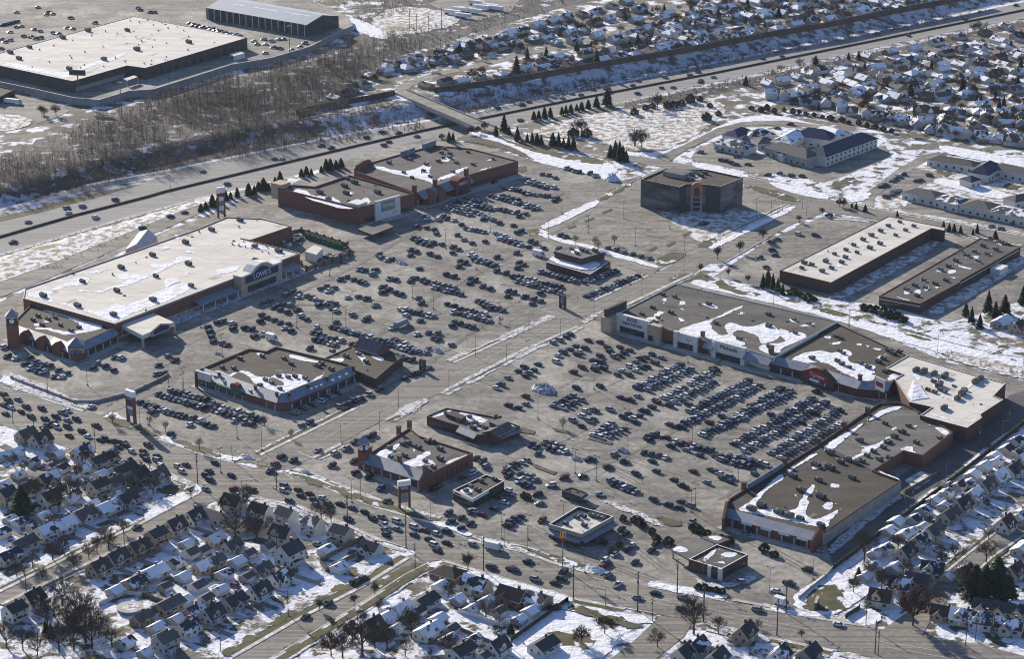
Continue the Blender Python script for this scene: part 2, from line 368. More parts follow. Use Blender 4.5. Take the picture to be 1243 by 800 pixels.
# roads
main_up = [(-12, 466), (54, 486), (100, 500), (140, 510), (194, 535), (248, 554), (300, 566), (344, 575), (380, 587), (452, 616), (540, 641), (570, 657), (636, 672), (668, 684), (736, 702), (784, 712), (880, 731), (968, 748), (1026, 758), (1115, 771), (1193, 784), (1262, 802)]
main_dn = [(1262, 840), (1130, 812), (1016, 791), (944, 776), (860, 757), (806, 748), (764, 740), (694, 726), (632, 708), (536, 680), (468, 658), (410, 632), (360, 613), (310, 604), (244, 589), (206, 575), (170, 563), (88, 546), (-12, 511)]
sheet('main_road', main_up + main_dn, 'road_asphalt', .12)
centre_l = [(300, 562), (310, 557), (386, 520), (450, 489), (552, 441), (620, 410), (690, 379), (788, 335), (806, 327), (836, 310), (858, 302), (884, 288), (960, 250), (982, 243)]
centre_r = [(1000, 258), (960, 273), (932, 289), (880, 320), (861, 320), (840, 332), (738, 380), (646, 420), (534, 478), (466, 510), (414, 538), (376, 557), (350, 572)]
sheet('centre_road', centre_l + centre_r, 'road_asphalt_a', .14)
sheet('restaurant_road', [(652, 281), (690, 292), (770, 316), (800, 326), (790, 336), (740, 318), (680, 300), (648, 288)], 'road_asphalt', .16)
sheet('cross_road', [(600, 154), (632, 162), (710, 181), (796, 193), (830, 199), (906, 215), (980, 232), (1004, 241), (1100, 262), (1256, 289), (1256, 299), (1095, 270), (990, 256), (972, 243), (906, 225), (820, 206), (764, 196), (700, 186), (632, 170), (596, 160)], 'road_asphalt', .17)
sheet('hill_road', [(796, 192), (830, 176), (870, 156), (900, 148), (950, 146), (1000, 152), (990, 156), (950, 151), (905, 153), (880, 161), (836, 180), (812, 196)], 'lot_asphalt', .19)
sheet('clinic_road', [(1046, 246), (1049, 236), (1090, 205), (1120, 188), (1140, 184), (1146, 188), (1122, 196), (1098, 212), (1062, 240), (1060, 254)], 'lot_asphalt', .15)
sheet('frontage_road', [(-12, 347), (60, 321), (140, 289), (220, 256), (280, 237), (330, 221), (330, 228), (270, 247), (200, 278), (120, 312), (60, 338), (-12, 366)], 'lot_pale', .17)
sheet('side_street', [(-8, 721), (60, 690), (110, 665), (172, 637), (244, 598), (254, 586), (300, 600), (272, 603), (240, 619), (175, 649), (115, 679), (60, 705), (-8, 737)], 'road_asphalt_a', .1)
sheet('side_street', [(270, 808), (360, 755), (440, 714), (500, 677), (509, 666), (538, 680), (524, 682), (490, 699), (438, 733), (380, 770), (316, 808)], 'road_asphalt_a', .1)
sheet('side_street', [(802, 748), (770, 778), (732, 808), (782, 812), (830, 774), (842, 754)], 'road_asphalt_a', .1)
sheet('side_street', [(1070, 766), (1104, 742), (1140, 705), (1176, 675), (1256, 613), (1256, 640), (1200, 677), (1160, 716), (1126, 760), (1120, 774)], 'road_asphalt_a', .1)
sheet('side_street', [(-8, 589), (52, 563), (88, 545), (100, 549), (66, 570), (-8, 602)], 'road_asphalt_a', .1)
for pts, wd in (([(486, 110), (491, 104), (505, 98), (530, 90), (600, 75), (640, 64), (680, 57), (732, 44), (784, 27), (870, -1)], 9), ([(1000, 101), (1089, 87), (1140, 77), (1183, 68), (1250, 52)], 9), ([(1010, 122), (1080, 112), (1160, 100), (1250, 116)], 8), ([(870, 45), (930, 30), (1000, 12), (1040, 2)], 8), ([(1130, 145), (1180, 152), (1256, 170)], 8)):
    prop(ribbon(GP(pts), wd, .1, 'lot_pale').build('far_street'), kind='structure')
# freeway, in its cutting
far_e = [(-20, 254), (0, 249), (100, 226), (200, 208), (320, 183.5), (440, 160), (512, 148), (572, 138), (640, 122), (760, 98.5), (860, 78), (1003, 50), (1070, 37), (1180, 15), (1262, -2)]
near_e = [(1262, 19), (1180, 33), (1070, 56), (942, 84), (830, 107), (740, 127), (620, 153), (520, 173), (448, 193), (328, 221), (240, 241), (150, 265), (0, 309), (-20, 314)]
sheet('freeway', far_e + near_e, 'freeway_concrete', .06, FZ)
sheet('freeway_verge', [(-20, 259), (30, 246), (80, 236), (140, 224.5), (215, 209), (150, 229), (80, 248), (20, 263), (-20, 271)], 'bank_snow', .1, FZ)
sheet('freeway_verge', [(-20, 268), (40, 254), (120, 233), (170, 224), (120, 239), (60, 255), (-20, 274)], 'grass', .13, FZ)
b = MB()
med_px = [(-20, 293), (0, 288), (90, 262), (176, 240), (200, 233), (320, 204), (440, 175.5), (512, 159), (600, 140.5), (706, 119), (860, 90), (1003, 61), (1070, 47.5), (1243, 12), (1262, 8)]
ribbon(GP(med_px, FZ), 6.4, .09, 'seal', b, FZ)
for i in range(len(med_px) - 1):
    p, q = G(*med_px[i], FZ), G(*med_px[i + 1], FZ); d = (q - p); n = max(1, int(d.length / 3))
    b.box(((p.x + q.x) / 2, (p.y + q.y) / 2, FZ + .09), (d.length, .5, .95), 'dark_wall', math.atan2(d.y, d.x))
prop(b.build('median_barrier'), label='long low concrete barrier running down the middle of the freeway', cat='barrier')
b = MB()
for off, k in ((.25, 0), (.5, 0), (.75, 0)):
    pass
for s_ in (-11.6, -8.0, 8.0, 11.6):                              # lane dashes
    for a, c in zip(med_px, med_px[1:]):
        p, q = G(*a, FZ), G(*c, FZ); d = q - p; Ln = d.length; d.normalize(); n = Vector((-d.y, d.x, 0)); t = 0
        while t < Ln - 4:
            m0, m1 = p + d * t + n * s_, p + d * (t + 3.5) + n * s_; h = n * .1
            b.face([tuple(m0 - h + Vector((0, 0, .1))), tuple(m1 - h + Vector((0, 0, .1))), tuple(m1 + h + Vector((0, 0, .1))), tuple(m0 + h + Vector((0, 0, .1)))], 'roadpaint'); t += 12
prop(b.build('lane_markings'), kind='structure')
# road markings on the main road and the centre road
b = MB()
def mid(A, B_, t): return [(a[0] * (1 - t) + c[0] * t, a[1] * (1 - t) + c[1] * t) for a, c in zip(A, B_)]
md = main_dn[::-1]
def resample(P, n):
    P = [Vector(p) for p in P]; L = [0]
    for a, c in zip(P, P[1:]): L.append(L[-1] + (c - a).length)
    out = []; k = 0
    for i in range(n):
        t = L[-1] * i / (n - 1)
        while k < len(L) - 2 and L[k + 1] < t: k += 1
        f = (t - L[k]) / max(1e-6, L[k + 1] - L[k]); out.append(P[k].lerp(P[k + 1], f))
    return out
def marks(up, dn, fr, dash, z, wd=.16, skip=()):
    U, D = resample(GP(up), 120), resample(GP(dn), 120)
    for t in fr:
        M = [u.lerp(d, t) for u, d in zip(U, D)]; M = resample([(p.x, p.y) for p in M], 600)
        for i in range(0, 599, 2 if dash else 1):
            if dash and (i // 2) % 2: continue
            if any(lo <= i / 600 <= hi for lo, hi in skip): continue
            p, q = M[i], M[i + 1]; d = (q - p).normalized(); n = Vector((-d.y, d.x)) * wd
            b.face([(p.x - n.x, p.y - n.y, z), (q.x - n.x, q.y - n.y, z), (q.x + n.x, q.y + n.y, z), (p.x + n.x, p.y + n.y, z)], 'roadpaint')
marks(main_up, md, (.22, .78), True, .14, skip=((.2, .3), (.57, .64)))
marks(main_up, md, (.42, .58), False, .14, skip=((.2, .3), (.57, .64), (.37, .42), (.84, .88)))
marks(centre_l, centre_r[::-1], (.5,), False, .16, skip=((0, .08), (.2, .28), (.62, .68)))
marks(centre_l, centre_r[::-1], (.26, .74), True, .16, skip=((0, .08), (.2, .28), (.62, .68)))
prop(b.build('road_markings'), kind='structure')
# kerbs: real steps along the roads
b = MB()
def kerb(pts, z=0.0, wd=.5, h=.15):
    P = GP(pts, z)
    for p, q in zip(P, P[1:]):
        d = q - p
        b.box(((p.x + q.x) / 2, (p.y + q.y) / 2, z + .04), (d.length, wd, h + .1), 'kerb', math.atan2(d.y, d.x))
kerb([(-12, 466), (54, 486), (100, 500)]); kerb([(194, 535), (248, 554), (284, 563)]); kerb([(344, 575), (380, 587), (452, 616), (540, 641)]); kerb([(568, 657), (636, 672), (668, 684), (720, 698)])
kerb([(786, 713), (880, 731)]); kerb([(922, 740), (968, 748), (1026, 758), (1066, 764)]); kerb([(88, 546), (170, 563), (206, 575), (236, 587)]); kerb([(310, 604), (360, 613), (410, 632), (468, 658), (494, 666)])
kerb([(536, 680), (632, 708), (694, 726), (764, 740), (796, 746)]); kerb([(860, 757), (944, 776), (1016, 791)])
kerb([(316, 554), (386, 520), (436, 495)]); kerb([(552, 441), (620, 410), (676, 385)]); kerb([(720, 366), (788, 335)]); kerb([(376, 557), (414, 538)]); kerb([(466, 510), (500, 493)]); kerb([(534, 478), (646, 420), (700, 396)]); kerb([(738, 380), (840, 332)])
kerb([(880, 288), (960, 249)]); kerb([(880, 319), (932, 289)]); kerb([(655, 277), (779, 214.5)]); kerb([(652, 281), (700, 296), (786, 327)]); kerb([(-12, 347), (60, 321), (140, 289), (220, 256), (280, 237)])
kerb([(0, 720), (110, 665), (172, 637), (240, 600)]); kerb([(0, 734), (115, 679), (240, 619)]); kerb([(282, 800), (360, 755), (440, 714), (498, 678)]); kerb([(326, 802), (438, 733), (490, 699), (520, 684)])
prop(b.build('kerb'), kind='structure')

# snow, grass and verge sheets
GR = lambda pts, z=.2: sheet('grass_verge', blob(GP(pts), 1.3), 'grass_patchy', z, world=True)
SN = lambda pts, z=.24, m='snow', r=.9: sheet('snow_patch', blob(GP(pts), r), m, z, world=True)
# slope and verge behind the dark-roofed block
sheet('snow_bank', blob(GP([(832, 344), (848, 339), (870, 342), (940, 362), (1030, 386), (1090, 400), (1150, 417), (1256, 444), (1256, 462), (1200, 452), (1140, 428), (1080, 411), (1022, 391), (940, 369), (880, 356)]), .8), 'snow', .2, world=True)
sheet('snow_bank', blob(GP([(1080, 371), (1140, 392), (1256, 405), (1256, 440), (1160, 418), (1100, 400), (1040, 386), (960, 362), (950, 354), (1020, 366)]), .8), 'yard_snow', .17, world=True)
GR([(806, 342), (832, 330), (862, 336), (900, 352), (925, 358), (920, 362), (880, 353), (848, 338), (828, 344)])
GR([(990, 371), (1030, 382), (1044, 388), (1036, 390), (1000, 380), (985, 374)], .26); GR([(1086, 399), (1125, 411), (1134, 414), (1120, 415), (1094, 404)], .26)
# bank with pines beyond the brick stores' lot
sheet('snow_bank', blob(GP([(560, 158), (600, 164), (640, 177), (700, 189), (738, 197), (752, 205), (741, 222), (726, 214), (690, 206), (650, 197), (636, 190), (600, 174)]), .8), 'snow', .2, world=True)
GR([(604, 168), (640, 176), (690, 188), (732, 193), (735, 199), (720, 199), (680, 192), (636, 181)], .27)
sheet('mulch_bed', blob(GP([(556, 172), (580, 167), (604, 172), (630, 182), (652, 196), (640, 192), (612, 181), (584, 174)]), .5), 'mulch', .25, world=True)
GR([(628, 201), (640, 203), (636, 210), (624, 208)])
sheet('snowy_field', blob(GP([(640, 161), (660, 152), (712, 140), (780, 130), (856, 118), (884, 128), (876, 142), (838, 168), (800, 186), (760, 181), (700, 168), (664, 166)]), 1.5), 'field_snow', .12, world=True)
sheet('snow_bank', blob(GP([(800, 186), (836, 172), (880, 148), (930, 136), (1000, 152), (1080, 172), (1060, 176), (1000, 160), (930, 145), (890, 150), (830, 178)]), 1), 'snow', .1, world=True)
# strip between the brick stores' lot and the office lot
SN([(654, 275), (690, 258), (724, 241), (730, 246), (700, 262), (660, 280)], .24); GR([(724, 241), (776, 213), (780, 216), (732, 245)], .25); GR([(640, 280), (654, 276), (658, 284), (646, 286)])
SN([(654, 282), (700, 294), (760, 311), (800, 323), (798, 327), (750, 313), (690, 297), (655, 287)], .28)
GR([(790, 318), (816, 305), (838, 309), (806, 325)]); GR([(844, 296), (874, 286), (862, 300), (848, 302)]); SN([(858, 300), (900, 279), (936, 263), (962, 249), (966, 253), (930, 271), (880, 296), (864, 304)], .26)
for p in ([(808, 298), (818, 293), (820, 295), (811, 300)], [(828, 285), (838, 281), (841, 282), (831, 287)], [(730, 258), (742, 253), (744, 255), (732, 260)], [(709, 268), (720, 264), (722, 265), (711, 270)], [(688, 276), (698, 273), (700, 275), (690, 278)], [(786, 304), (796, 299), (798, 301), (789, 306)]): sheet('planted_island', GP(p), 'mulch', .24, world=True, skirt=.16)
sheet('snow_lawn', blob(GP([(782, 236), (800, 236), (880, 250), (905, 256), (950, 262), (900, 285), (868, 300), (850, 296), (815, 270), (790, 250)]), 1), 'field_snow', .16, world=True)
# road verges of the shopping centre
SN([(344, 571), (380, 579), (452, 609), (540, 634), (575, 648), (568, 655), (540, 639), (452, 614), (380, 585), (350, 577)], .26); GR([(354, 575), (400, 588), (470, 613), (540, 634), (540, 638), (470, 620), (400, 595), (356, 580)], .31)
SN([(196, 528), (230, 540), (280, 556), (300, 555), (282, 562), (240, 550), (196, 535)], .26); GR([(200, 530), (240, 541), (276, 554), (262, 556), (220, 544)], .31); GR([(122, 508), (140, 506), (180, 522), (194, 530), (184, 531), (150, 518)], .3); SN([(124, 505), (138, 500), (150, 508), (170, 520), (150, 517)], .27)
SN([(0, 456), (12, 452), (40, 462), (70, 476), (100, 488), (112, 492), (104, 499), (60, 485), (0, 468)], .26, 'dirty_snow'); SN([(0, 376 + 82), (20, 458), (18, 468), (0, 466)], .3)
SN([(604, 414), (626, 404), (660, 388), (674, 381), (676, 384), (640, 401), (608, 416)], .3, 'dirty_snow'); SN([(536, 475), (590, 447), (646, 418), (650, 419), (600, 446), (540, 477)], .3, 'dirty_snow', .5)
SN([(476, 502), (500, 488), (520, 484), (516, 492), (486, 508)], .3, 'dirty_snow'); SN([(700, 394), (726, 378), (734, 378), (712, 393)], .2, 'dirty_snow')
SN([(666, 675), (700, 684), (740, 692), (738, 700), (700, 694), (668, 682)], .26, 'dirty_snow'); GR([(670, 672), (690, 680), (720, 690), (700, 690), (672, 680)], .31); SN([(570, 650), (600, 655), (640, 668), (660, 678), (636, 671), (580, 658)], .26, 'dirty_snow')
SN([(730, 606), (760, 616), (790, 628), (806, 640), (800, 642), (780, 630), (744, 616)], .26, 'dirty_snow'); GR([(796, 626), (826, 634), (830, 640), (806, 640)], .28)
SN([(784, 706), (800, 708), (880, 722), (884, 729), (840, 724), (790, 714)], .28); SN([(930, 738), (970, 744), (1000, 748), (990, 752), (940, 743)], .28)
SN([(965, 720), (1010, 694), (1032, 690), (1060, 716), (1050, 726), (1020, 746), (990, 748), (960, 738)], .22, 'snow'); GR([(978, 726), (990, 714), (1012, 710), (1024, 716), (1022, 728), (1024, 740), (1000, 744), (976, 742)], .28); GR([(1030, 702), (1046, 704), (1046, 712), (1030, 712)], .28)
SN([(1020, 752), (1040, 744), (1056, 738), (1072, 752), (1060, 762), (1036, 758)], .3)
# lawns beside the main road, near side
SN([(636, 722), (690, 733), (760, 746), (800, 752), (790, 760), (740, 752), (690, 742), (640, 732)], .2); GR([(690, 734), (730, 744), (770, 756), (786, 762), (770, 766), (734, 756), (694, 744)], .25)
SN([(644, 742), (690, 740), (730, 760), (760, 772), (740, 796), (700, 806), (630, 806), (610, 790), (640, 764)], .15); GR([(668, 766), (700, 772), (724, 776), (720, 790), (690, 788), (664, 776)], .25)
for p in ([(334, 748), (352, 740), (368, 742), (350, 752)], [(320, 760), (346, 748), (348, 754), (324, 764)], [(376, 730), (392, 722), (402, 724), (380, 735)], [(402, 714), (418, 708), (426, 714), (408, 722)], [(266, 794), (286, 784), (294, 788), (274, 799)], [(292, 778), (310, 770), (316, 774), (298, 784)]): GR(p, .22)
for p in ([(448, 712), (478, 696), (500, 684), (524, 686), (520, 694), (490, 706), (460, 722)], [(422, 742), (444, 734), (446, 738), (424, 748)], [(340, 788), (360, 780), (370, 784), (350, 796)], [(374, 770), (392, 762), (400, 768), (384, 776)]): GR(p, .22)
SN([(700, 733), (686, 722), (660, 716), (620, 706), (560, 690), (520, 684), (524, 692), (560, 700), (620, 716), (660, 726)], .2); GR([(200, 588), (232, 590), (238, 594), (216, 602), (196, 600)], .22); SN([(204, 604), (240, 592), (250, 596), (216, 614), (180, 632), (170, 630)], .22)
# paved yards in front of the restaurants, lane divider and alley snow
sheet('snow_bank', blob(GP([(1008, 690), (1060, 655), (1120, 612), (1180, 566), (1256, 510), (1256, 522), (1190, 572), (1120, 628), (1060, 668), (1030, 692), (1012, 696)]), .5), 'snow', .15, world=True)
SN([(1003, 668), (1040, 634), (1090, 598), (1100, 600), (1050, 640), (1010, 676)], .2, 'dirty_snow'); sheet('mulch_bed', GP([(1098, 584), (1117, 573), (1138, 578), (1112, 596)]), 'field_snow', .22, world=True)
SN([(1142, 424), (1200, 436), (1256, 452), (1256, 464), (1200, 452), (1150, 436)], .28, 'field_snow', 1.5)
for p in ([(935, 276), (1000, 290)],): pass
for p in ([(1022, 355), (1060, 330), (1130, 292), (1146, 294), (1080, 335), (1020, 366), (1000, 362)], [(1120, 376), (1180, 345), (1242, 308), (1256, 312), (1200, 348), (1140, 386)]): SN(p, .2, 'field_snow')
for p in ([(840, 196), (900, 209), (912, 216), (890, 214), (838, 202)], [(925, 219), (980, 228), (1010, 240), (1000, 243), (950, 232)], [(1020, 236), (1060, 232), (1052, 244), (1030, 246)], [(1036, 206), (1060, 208), (1066, 216), (1044, 214)], [(1090, 248), (1104, 240), (1100, 252)]): SN(p, .24)
GR([(1002, 228), (1030, 214), (1044, 218), (1020, 230)], .22); GR([(1134, 206), (1160, 208), (1150, 216), (1138, 212)], .22); GR([(1220, 222), (1243, 226), (1230, 231), (1216, 228)], .22); GR([(908, 224), (950, 234), (972, 243), (966, 246), (930, 236), (906, 228)], .25)
# railway band and yard in the far distance
prop(ribbon(GP([(440, 74), (520, 54), (600, 27), (640, 18), (700, 0), (740, -12)]), 11, .1, 'dark_asphalt').build('railway_bed'), kind='structure')
sheet('far_field', blob(GP([(440, 30), (480, 6), (520, 10), (560, 18), (555, 30), (520, 38), (480, 44)]), 2), 'field_snow', .1, world=True); sheet('far_yard', GP([(520, 4), (560, -10), (640, -12), (620, 14), (576, 26), (545, 16)]), 'lot_pale', .12, world=True)
sheet('loop_path', blob(GP([(412, 18), (440, 24), (470, 40), (476, 46), (460, 48), (430, 36), (428, 31)]), 1), 'snow', .14, world=True)
# plateau of the far warehouse behind its retaining wall
PZ = 4.0
pl = [(-60, 86), (0, 100), (44, 109), (88, 119), (120, 122), (156, 111), (186, 109), (240, 92), (280, 79), (328, 71), (376, 57), (404, 42), (428, 31), (424, 20), (402, 10), (340, -14), (100, -20), (-90, -14)]
plw = ccw([tuple(G(x, y, PZ))[:2] for x, y in pl]); b = MB(); b.poly([(x, y, PZ) for x, y in plw], 'lot_asphalt', True)
prop(b.build('plateau_pavement'), kind='structure')
b = MB(); rw = GP(pl[:13], PZ)
for p, q in zip(rw, rw[1:]):
    d = q - p; c = (p + q) / 2; n = Vector((-d.y, d.x, 0)).normalized()
    if n.y > 0: n = -n
    c = c + n * .4; b.box((c.x, c.y, -1.0), (d.length + .5, .7, PZ + 1.0 + .9), 'grey_wall', math.atan2(d.y, d.x), 'roof_white')
prop(b.build('retaining_wall'), label='long grey retaining wall with a pale coping below the far white-roofed warehouse', cat='wall')
sheet('yard', [(-20, 112), (20, 112), (86, 134), (70, 142), (46, 150), (10, 140), (-20, 130)], 'lot_pale', .1); SN([(-10, 140), (20, 138), (44, 148), (20, 158), (-10, 160)], .2, 'field_snow')
SN([(-20, 6), (60, -8), (64, 2), (20, 12), (-20, 18)], PZ + .1, 'field_snow') if False else None

# wide pavements (sidewalks) with trodden snow along the near side of the main road
b = MB(); ribbon(GP([(92, 550), (170, 567), (204, 579), (236, 591)]), 2.0, .16, 'concrete', b); ribbon(GP([(316, 609), (360, 618), (408, 636), (466, 663), (492, 670)]), 2.0, .16, 'concrete', b); ribbon(GP([(548, 687), (632, 713), (694, 731), (764, 745), (796, 751)]), 2.0, .16, 'concrete', b); ribbon(GP([(862, 762), (944, 781), (1010, 795)]), 2.0, .16, 'concrete', b); ribbon(GP([(890, 729), (968, 744), (1026, 754), (1064, 761)]), 2.0, .3, 'concrete', b)
prop(b.build('pavement'), kind='structure')
for p in ([(160, 562), (206, 576), (236, 588), (232, 591), (200, 581), (160, 568)], [(312, 606), (360, 615), (410, 634), (466, 661), (462, 666), (400, 638), (350, 619), (312, 611)], [(1016, 792), (1060, 800), (1100, 806), (1080, 810), (1020, 800)]): SN(p, .2, 'dirty_snow', 1.2)
SN([(862, 758), (900, 765), (940, 776), (930, 782), (890, 772), (862, 764)], .25, 'dirty_snow', .8); SN([(836, 700), (870, 712), (900, 706), (912, 698), (920, 704), (890, 716), (850, 712)], .25, 'dirty_snow', .8)
for p in ([(602, 520), (618, 516), (650, 524), (648, 528), (620, 524)], [(670, 520), (690, 524), (694, 528), (674, 524)], [(716, 530), (744, 538), (742, 541), (714, 534)], [(642, 561), (666, 571), (676, 574), (672, 577), (650, 569)], [(676, 580), (690, 574), (692, 577), (680, 583)]): sheet('planted_island', GP(p), 'mulch', .27, world=True, skirt=.18)

# freeway edge lines and snow along its shoulders
b = MB(); ribbon([(p.x, p.y) for p in GP([(x, y + 1.6) for x, y in far_e], FZ)], .35, .1, 'fence_white', b, FZ); ribbon([(p.x, p.y) for p in GP([(x, y - 1.4) for x, y in near_e], FZ)], .35, .1, 'fence_white', b, FZ)
prop(b.build('edge_line'), kind='structure')
b = MB(); ribbon([(p.x, p.y) for p in GP([(x, y - .6) for x, y in far_e], FZ)], 3.5, .14, 'snow', b, FZ); ribbon([(p.x, p.y) for p in GP([(x, y + .8) for x, y in near_e if x < 460 or 600 < x < 860], FZ)], 2.6, .14, 'dirty_snow', b, FZ)
prop(b.build('shoulder_snow'), kind='structure')

# verges beside the kerbs: winter grass and a broken line of ploughed snow
vg, vs, vc = MB(), MB(), MB()
def verge(pts, side, grass=2.4, snow=1.8, z=.2):
    P = resample(GP(pts), 40); q = []
    for off, wd, mb, m, zz in ((1.0, 1.2, vc, 'kerb', z + .04), (1.4 + grass / 2, grass, vg, 'grass', z), (1.8 + grass + snow / 2, snow, vs, 'dirty_snow', z + .03)):
        R_ = []
        for i, p in enumerate(P):
            d = (P[min(i + 1, 39)] - P[max(i - 1, 0)]).normalized(); n = Vector((-d.y, d.x, 0)) * side; w_ = off + (.9 * mnoise.noise(Vector((p.x * .12, p.y * .12, 0))) if m == 'dirty_snow' else 0); R_.append((p.x + n.x * w_, p.y + n.y * w_))
        if m == 'dirty_snow':
            k = 0
            while k < 38:
                e_ = min(39, k + random.randint(2, 9)); ribbon(R_[k:e_ + 1], wd * random.uniform(.5, 1.4), zz, m, mb); k = e_ + random.randint(0, 2)
        else: ribbon(R_, wd, zz, m, mb)
verge([(2, 466), (54, 486), (100, 500)], 1); verge([(194, 535), (248, 554), (282, 563)], 1); verge([(346, 575), (380, 587), (452, 616), (540, 641)], 1, 3.2, 2.6); verge([(568, 657), (636, 672), (668, 684), (718, 698)], 1); verge([(788, 713), (878, 731)], 1, 1.5, 2.6); verge([(922, 740), (968, 748), (1026, 758), (1062, 763)], 1, 1.2, 2.4)
verge([(90, 546), (170, 563), (206, 575), (234, 586)], -1, 3.5, 2); verge([(312, 604), (360, 613), (410, 632), (466, 657)], -1, 3, 2.2); verge([(540, 681), (632, 708), (694, 726), (760, 739)], -1, 2.6, 2.6); verge([(864, 758), (944, 776), (1012, 790)], -1, 3, 2)
verge([(318, 553), (386, 520), (434, 496)], 1, 2.2, 1.4); verge([(552, 441), (620, 410), (676, 385)], 1, 1.2, 2.4); verge([(720, 366), (788, 335)], 1, 1.0, 1.4); verge([(378, 556), (412, 539)], -1, 1.6, 1.2); verge([(466, 510), (500, 493)], -1, 1.8, 1.8); verge([(534, 478), (646, 420), (700, 396)], -1, .6, 2.4); verge([(740, 379), (840, 332)], -1, 1.2, .8); verge([(880, 288), (960, 249)], 1, 1.2, 1.6)
verge([(0, 734), (115, 679), (240, 619)], -1, 1.6, 1.2); verge([(0, 720), (110, 665), (172, 637), (240, 600)], 1, 1.2, 1.4); verge([(284, 799), (360, 755), (440, 714), (498, 678)], 1, 3.2, 1.0); verge([(328, 801), (438, 733), (490, 699), (520, 684)], -1, 3.4, 1.0); verge([(1106, 740), (1140, 705), (1176, 675), (1243, 623)], 1, 1.6, 1.6); verge([(1160, 716), (1200, 677), (1243, 648)], -1, 1.6, 1.6)
verge([(640, 166), (700, 184), (764, 195)], -1, .5, 2); verge([(830, 199), (906, 215), (975, 231)], 1, 1.2, 2.2); verge([(906, 225), (972, 243)], -1, 2, 1); verge([(1010, 243), (1100, 262), (1243, 287)], 1, 1, 2); verge([(1000, 262), (1095, 271), (1243, 297)], -1, 1, 2)
prop(vg.build('verge_grass'), kind='structure'); prop(vs.build('verge_snow'), kind='structure'); prop(vc.build('kerb_stone'), kind='structure')

def rnd_in_(W_, n, rr):
    out = []; xs_ = [p[0] for p in W_]; ys_ = [p[1] for p in W_]
    while len(out) < n:
        x, y = rr.uniform(min(xs_), max(xs_)), rr.uniform(min(ys_), max(ys_))
        if in_poly(x, y, W_): out.append((x, y))
    return out
# worn driving lanes, sealed joints and stop bars on the paving
b = MB()
for pts, wd in (([(600, 522), (690, 552), (745, 572), (880, 640)], 5), ([(640, 600), (745, 562), (860, 500), (930, 466)], 5), ([(876, 606), (960, 552), (1046, 500)], 6), ([(742, 410), (850, 432), (960, 458), (1050, 486)], 7), ([(214, 424), (300, 384), (400, 340), (520, 270), (640, 218)], 7), ([(440, 470), (350, 440), (240, 404)], 5), ([(560, 436), (470, 400), (400, 370), (330, 372)], 5), ([(660, 382), (560, 344), (470, 312)], 5), ([(440, 486), (520, 440), (600, 380), (700, 330)], 5), ([(120, 505), (200, 470), (232, 430)], 6), ([(706, 262), (640, 300), (540, 352), (440, 420)], 5), ([(600, 560), (660, 590), (740, 640), (800, 690)], 5), ([(460, 540), (540, 575), (620, 610)], 5), ([(640, 640), (700, 672), (790, 706)], 6), ([(955, 744), (985, 700), (930, 668), (870, 640)], 6)):
    P = resample(GP(pts), 60); P = [(p.x + 2.0 * mnoise.noise(Vector((p.x * .02, p.y * .02, 1))), p.y + 2.0 * mnoise.noise(Vector((p.x * .02, p.y * .02, 7)))) for p in P]
    for off in (-1.0, 1.0, 3.4): ribbon([(x + off * .8, y + off * .6) for x, y in P], .9, .125 + .002 * off, 'worn_lane', b)
prop(b.build('tyre_tracks'), kind='structure')
b = MB(); r5 = random.Random(44)
for poly in ([(560, 460), (650, 425), (740, 400), (1050, 500), (900, 610), (780, 690), (600, 600)], [(200, 460), (330, 380), (560, 260), (690, 220), (640, 280), (780, 330), (560, 430), (450, 480), (310, 545)], [(660, 280), (775, 222), (880, 288), (800, 322)]):
    W_ = [tuple(G(x, y))[:2] for x, y in poly]
    for x, y in rnd_in_(W_, 34, r5):
        a = (A_ANG if r5.random() < .5 else B_ANG) + r5.uniform(-.03, .03); L = r5.uniform(12, 45); d = Vector((math.cos(a), math.sin(a))); P = [Vector((x, y)) + d * (L * i / 12) + Vector((-d.y, d.x)) * (.5 * mnoise.noise(Vector((x, y, i * .7)))) for i in range(13)]
        if in_poly(P[-1].x, P[-1].y, W_): ribbon([(p.x, p.y) for p in P], r5.uniform(.14, .3), .13, 'seal', b)
prop(b.build('joint_sealing'), kind='structure')
b = MB()
for p, q in (((292, 566), (306, 572)), ((346, 575), (356, 583)), ((318, 604), (304, 602)), ((252, 588), (240, 582)), ((378, 556), (362, 549)), ((498, 676), (508, 682)), ((720, 702), (760, 712))):
    a, c = G(*p), G(*q); ribbon([(a.x, a.y), (c.x, c.y)], .7, .2, 'roadpaint', b)
prop(b.build('stop_line'), kind='structure')
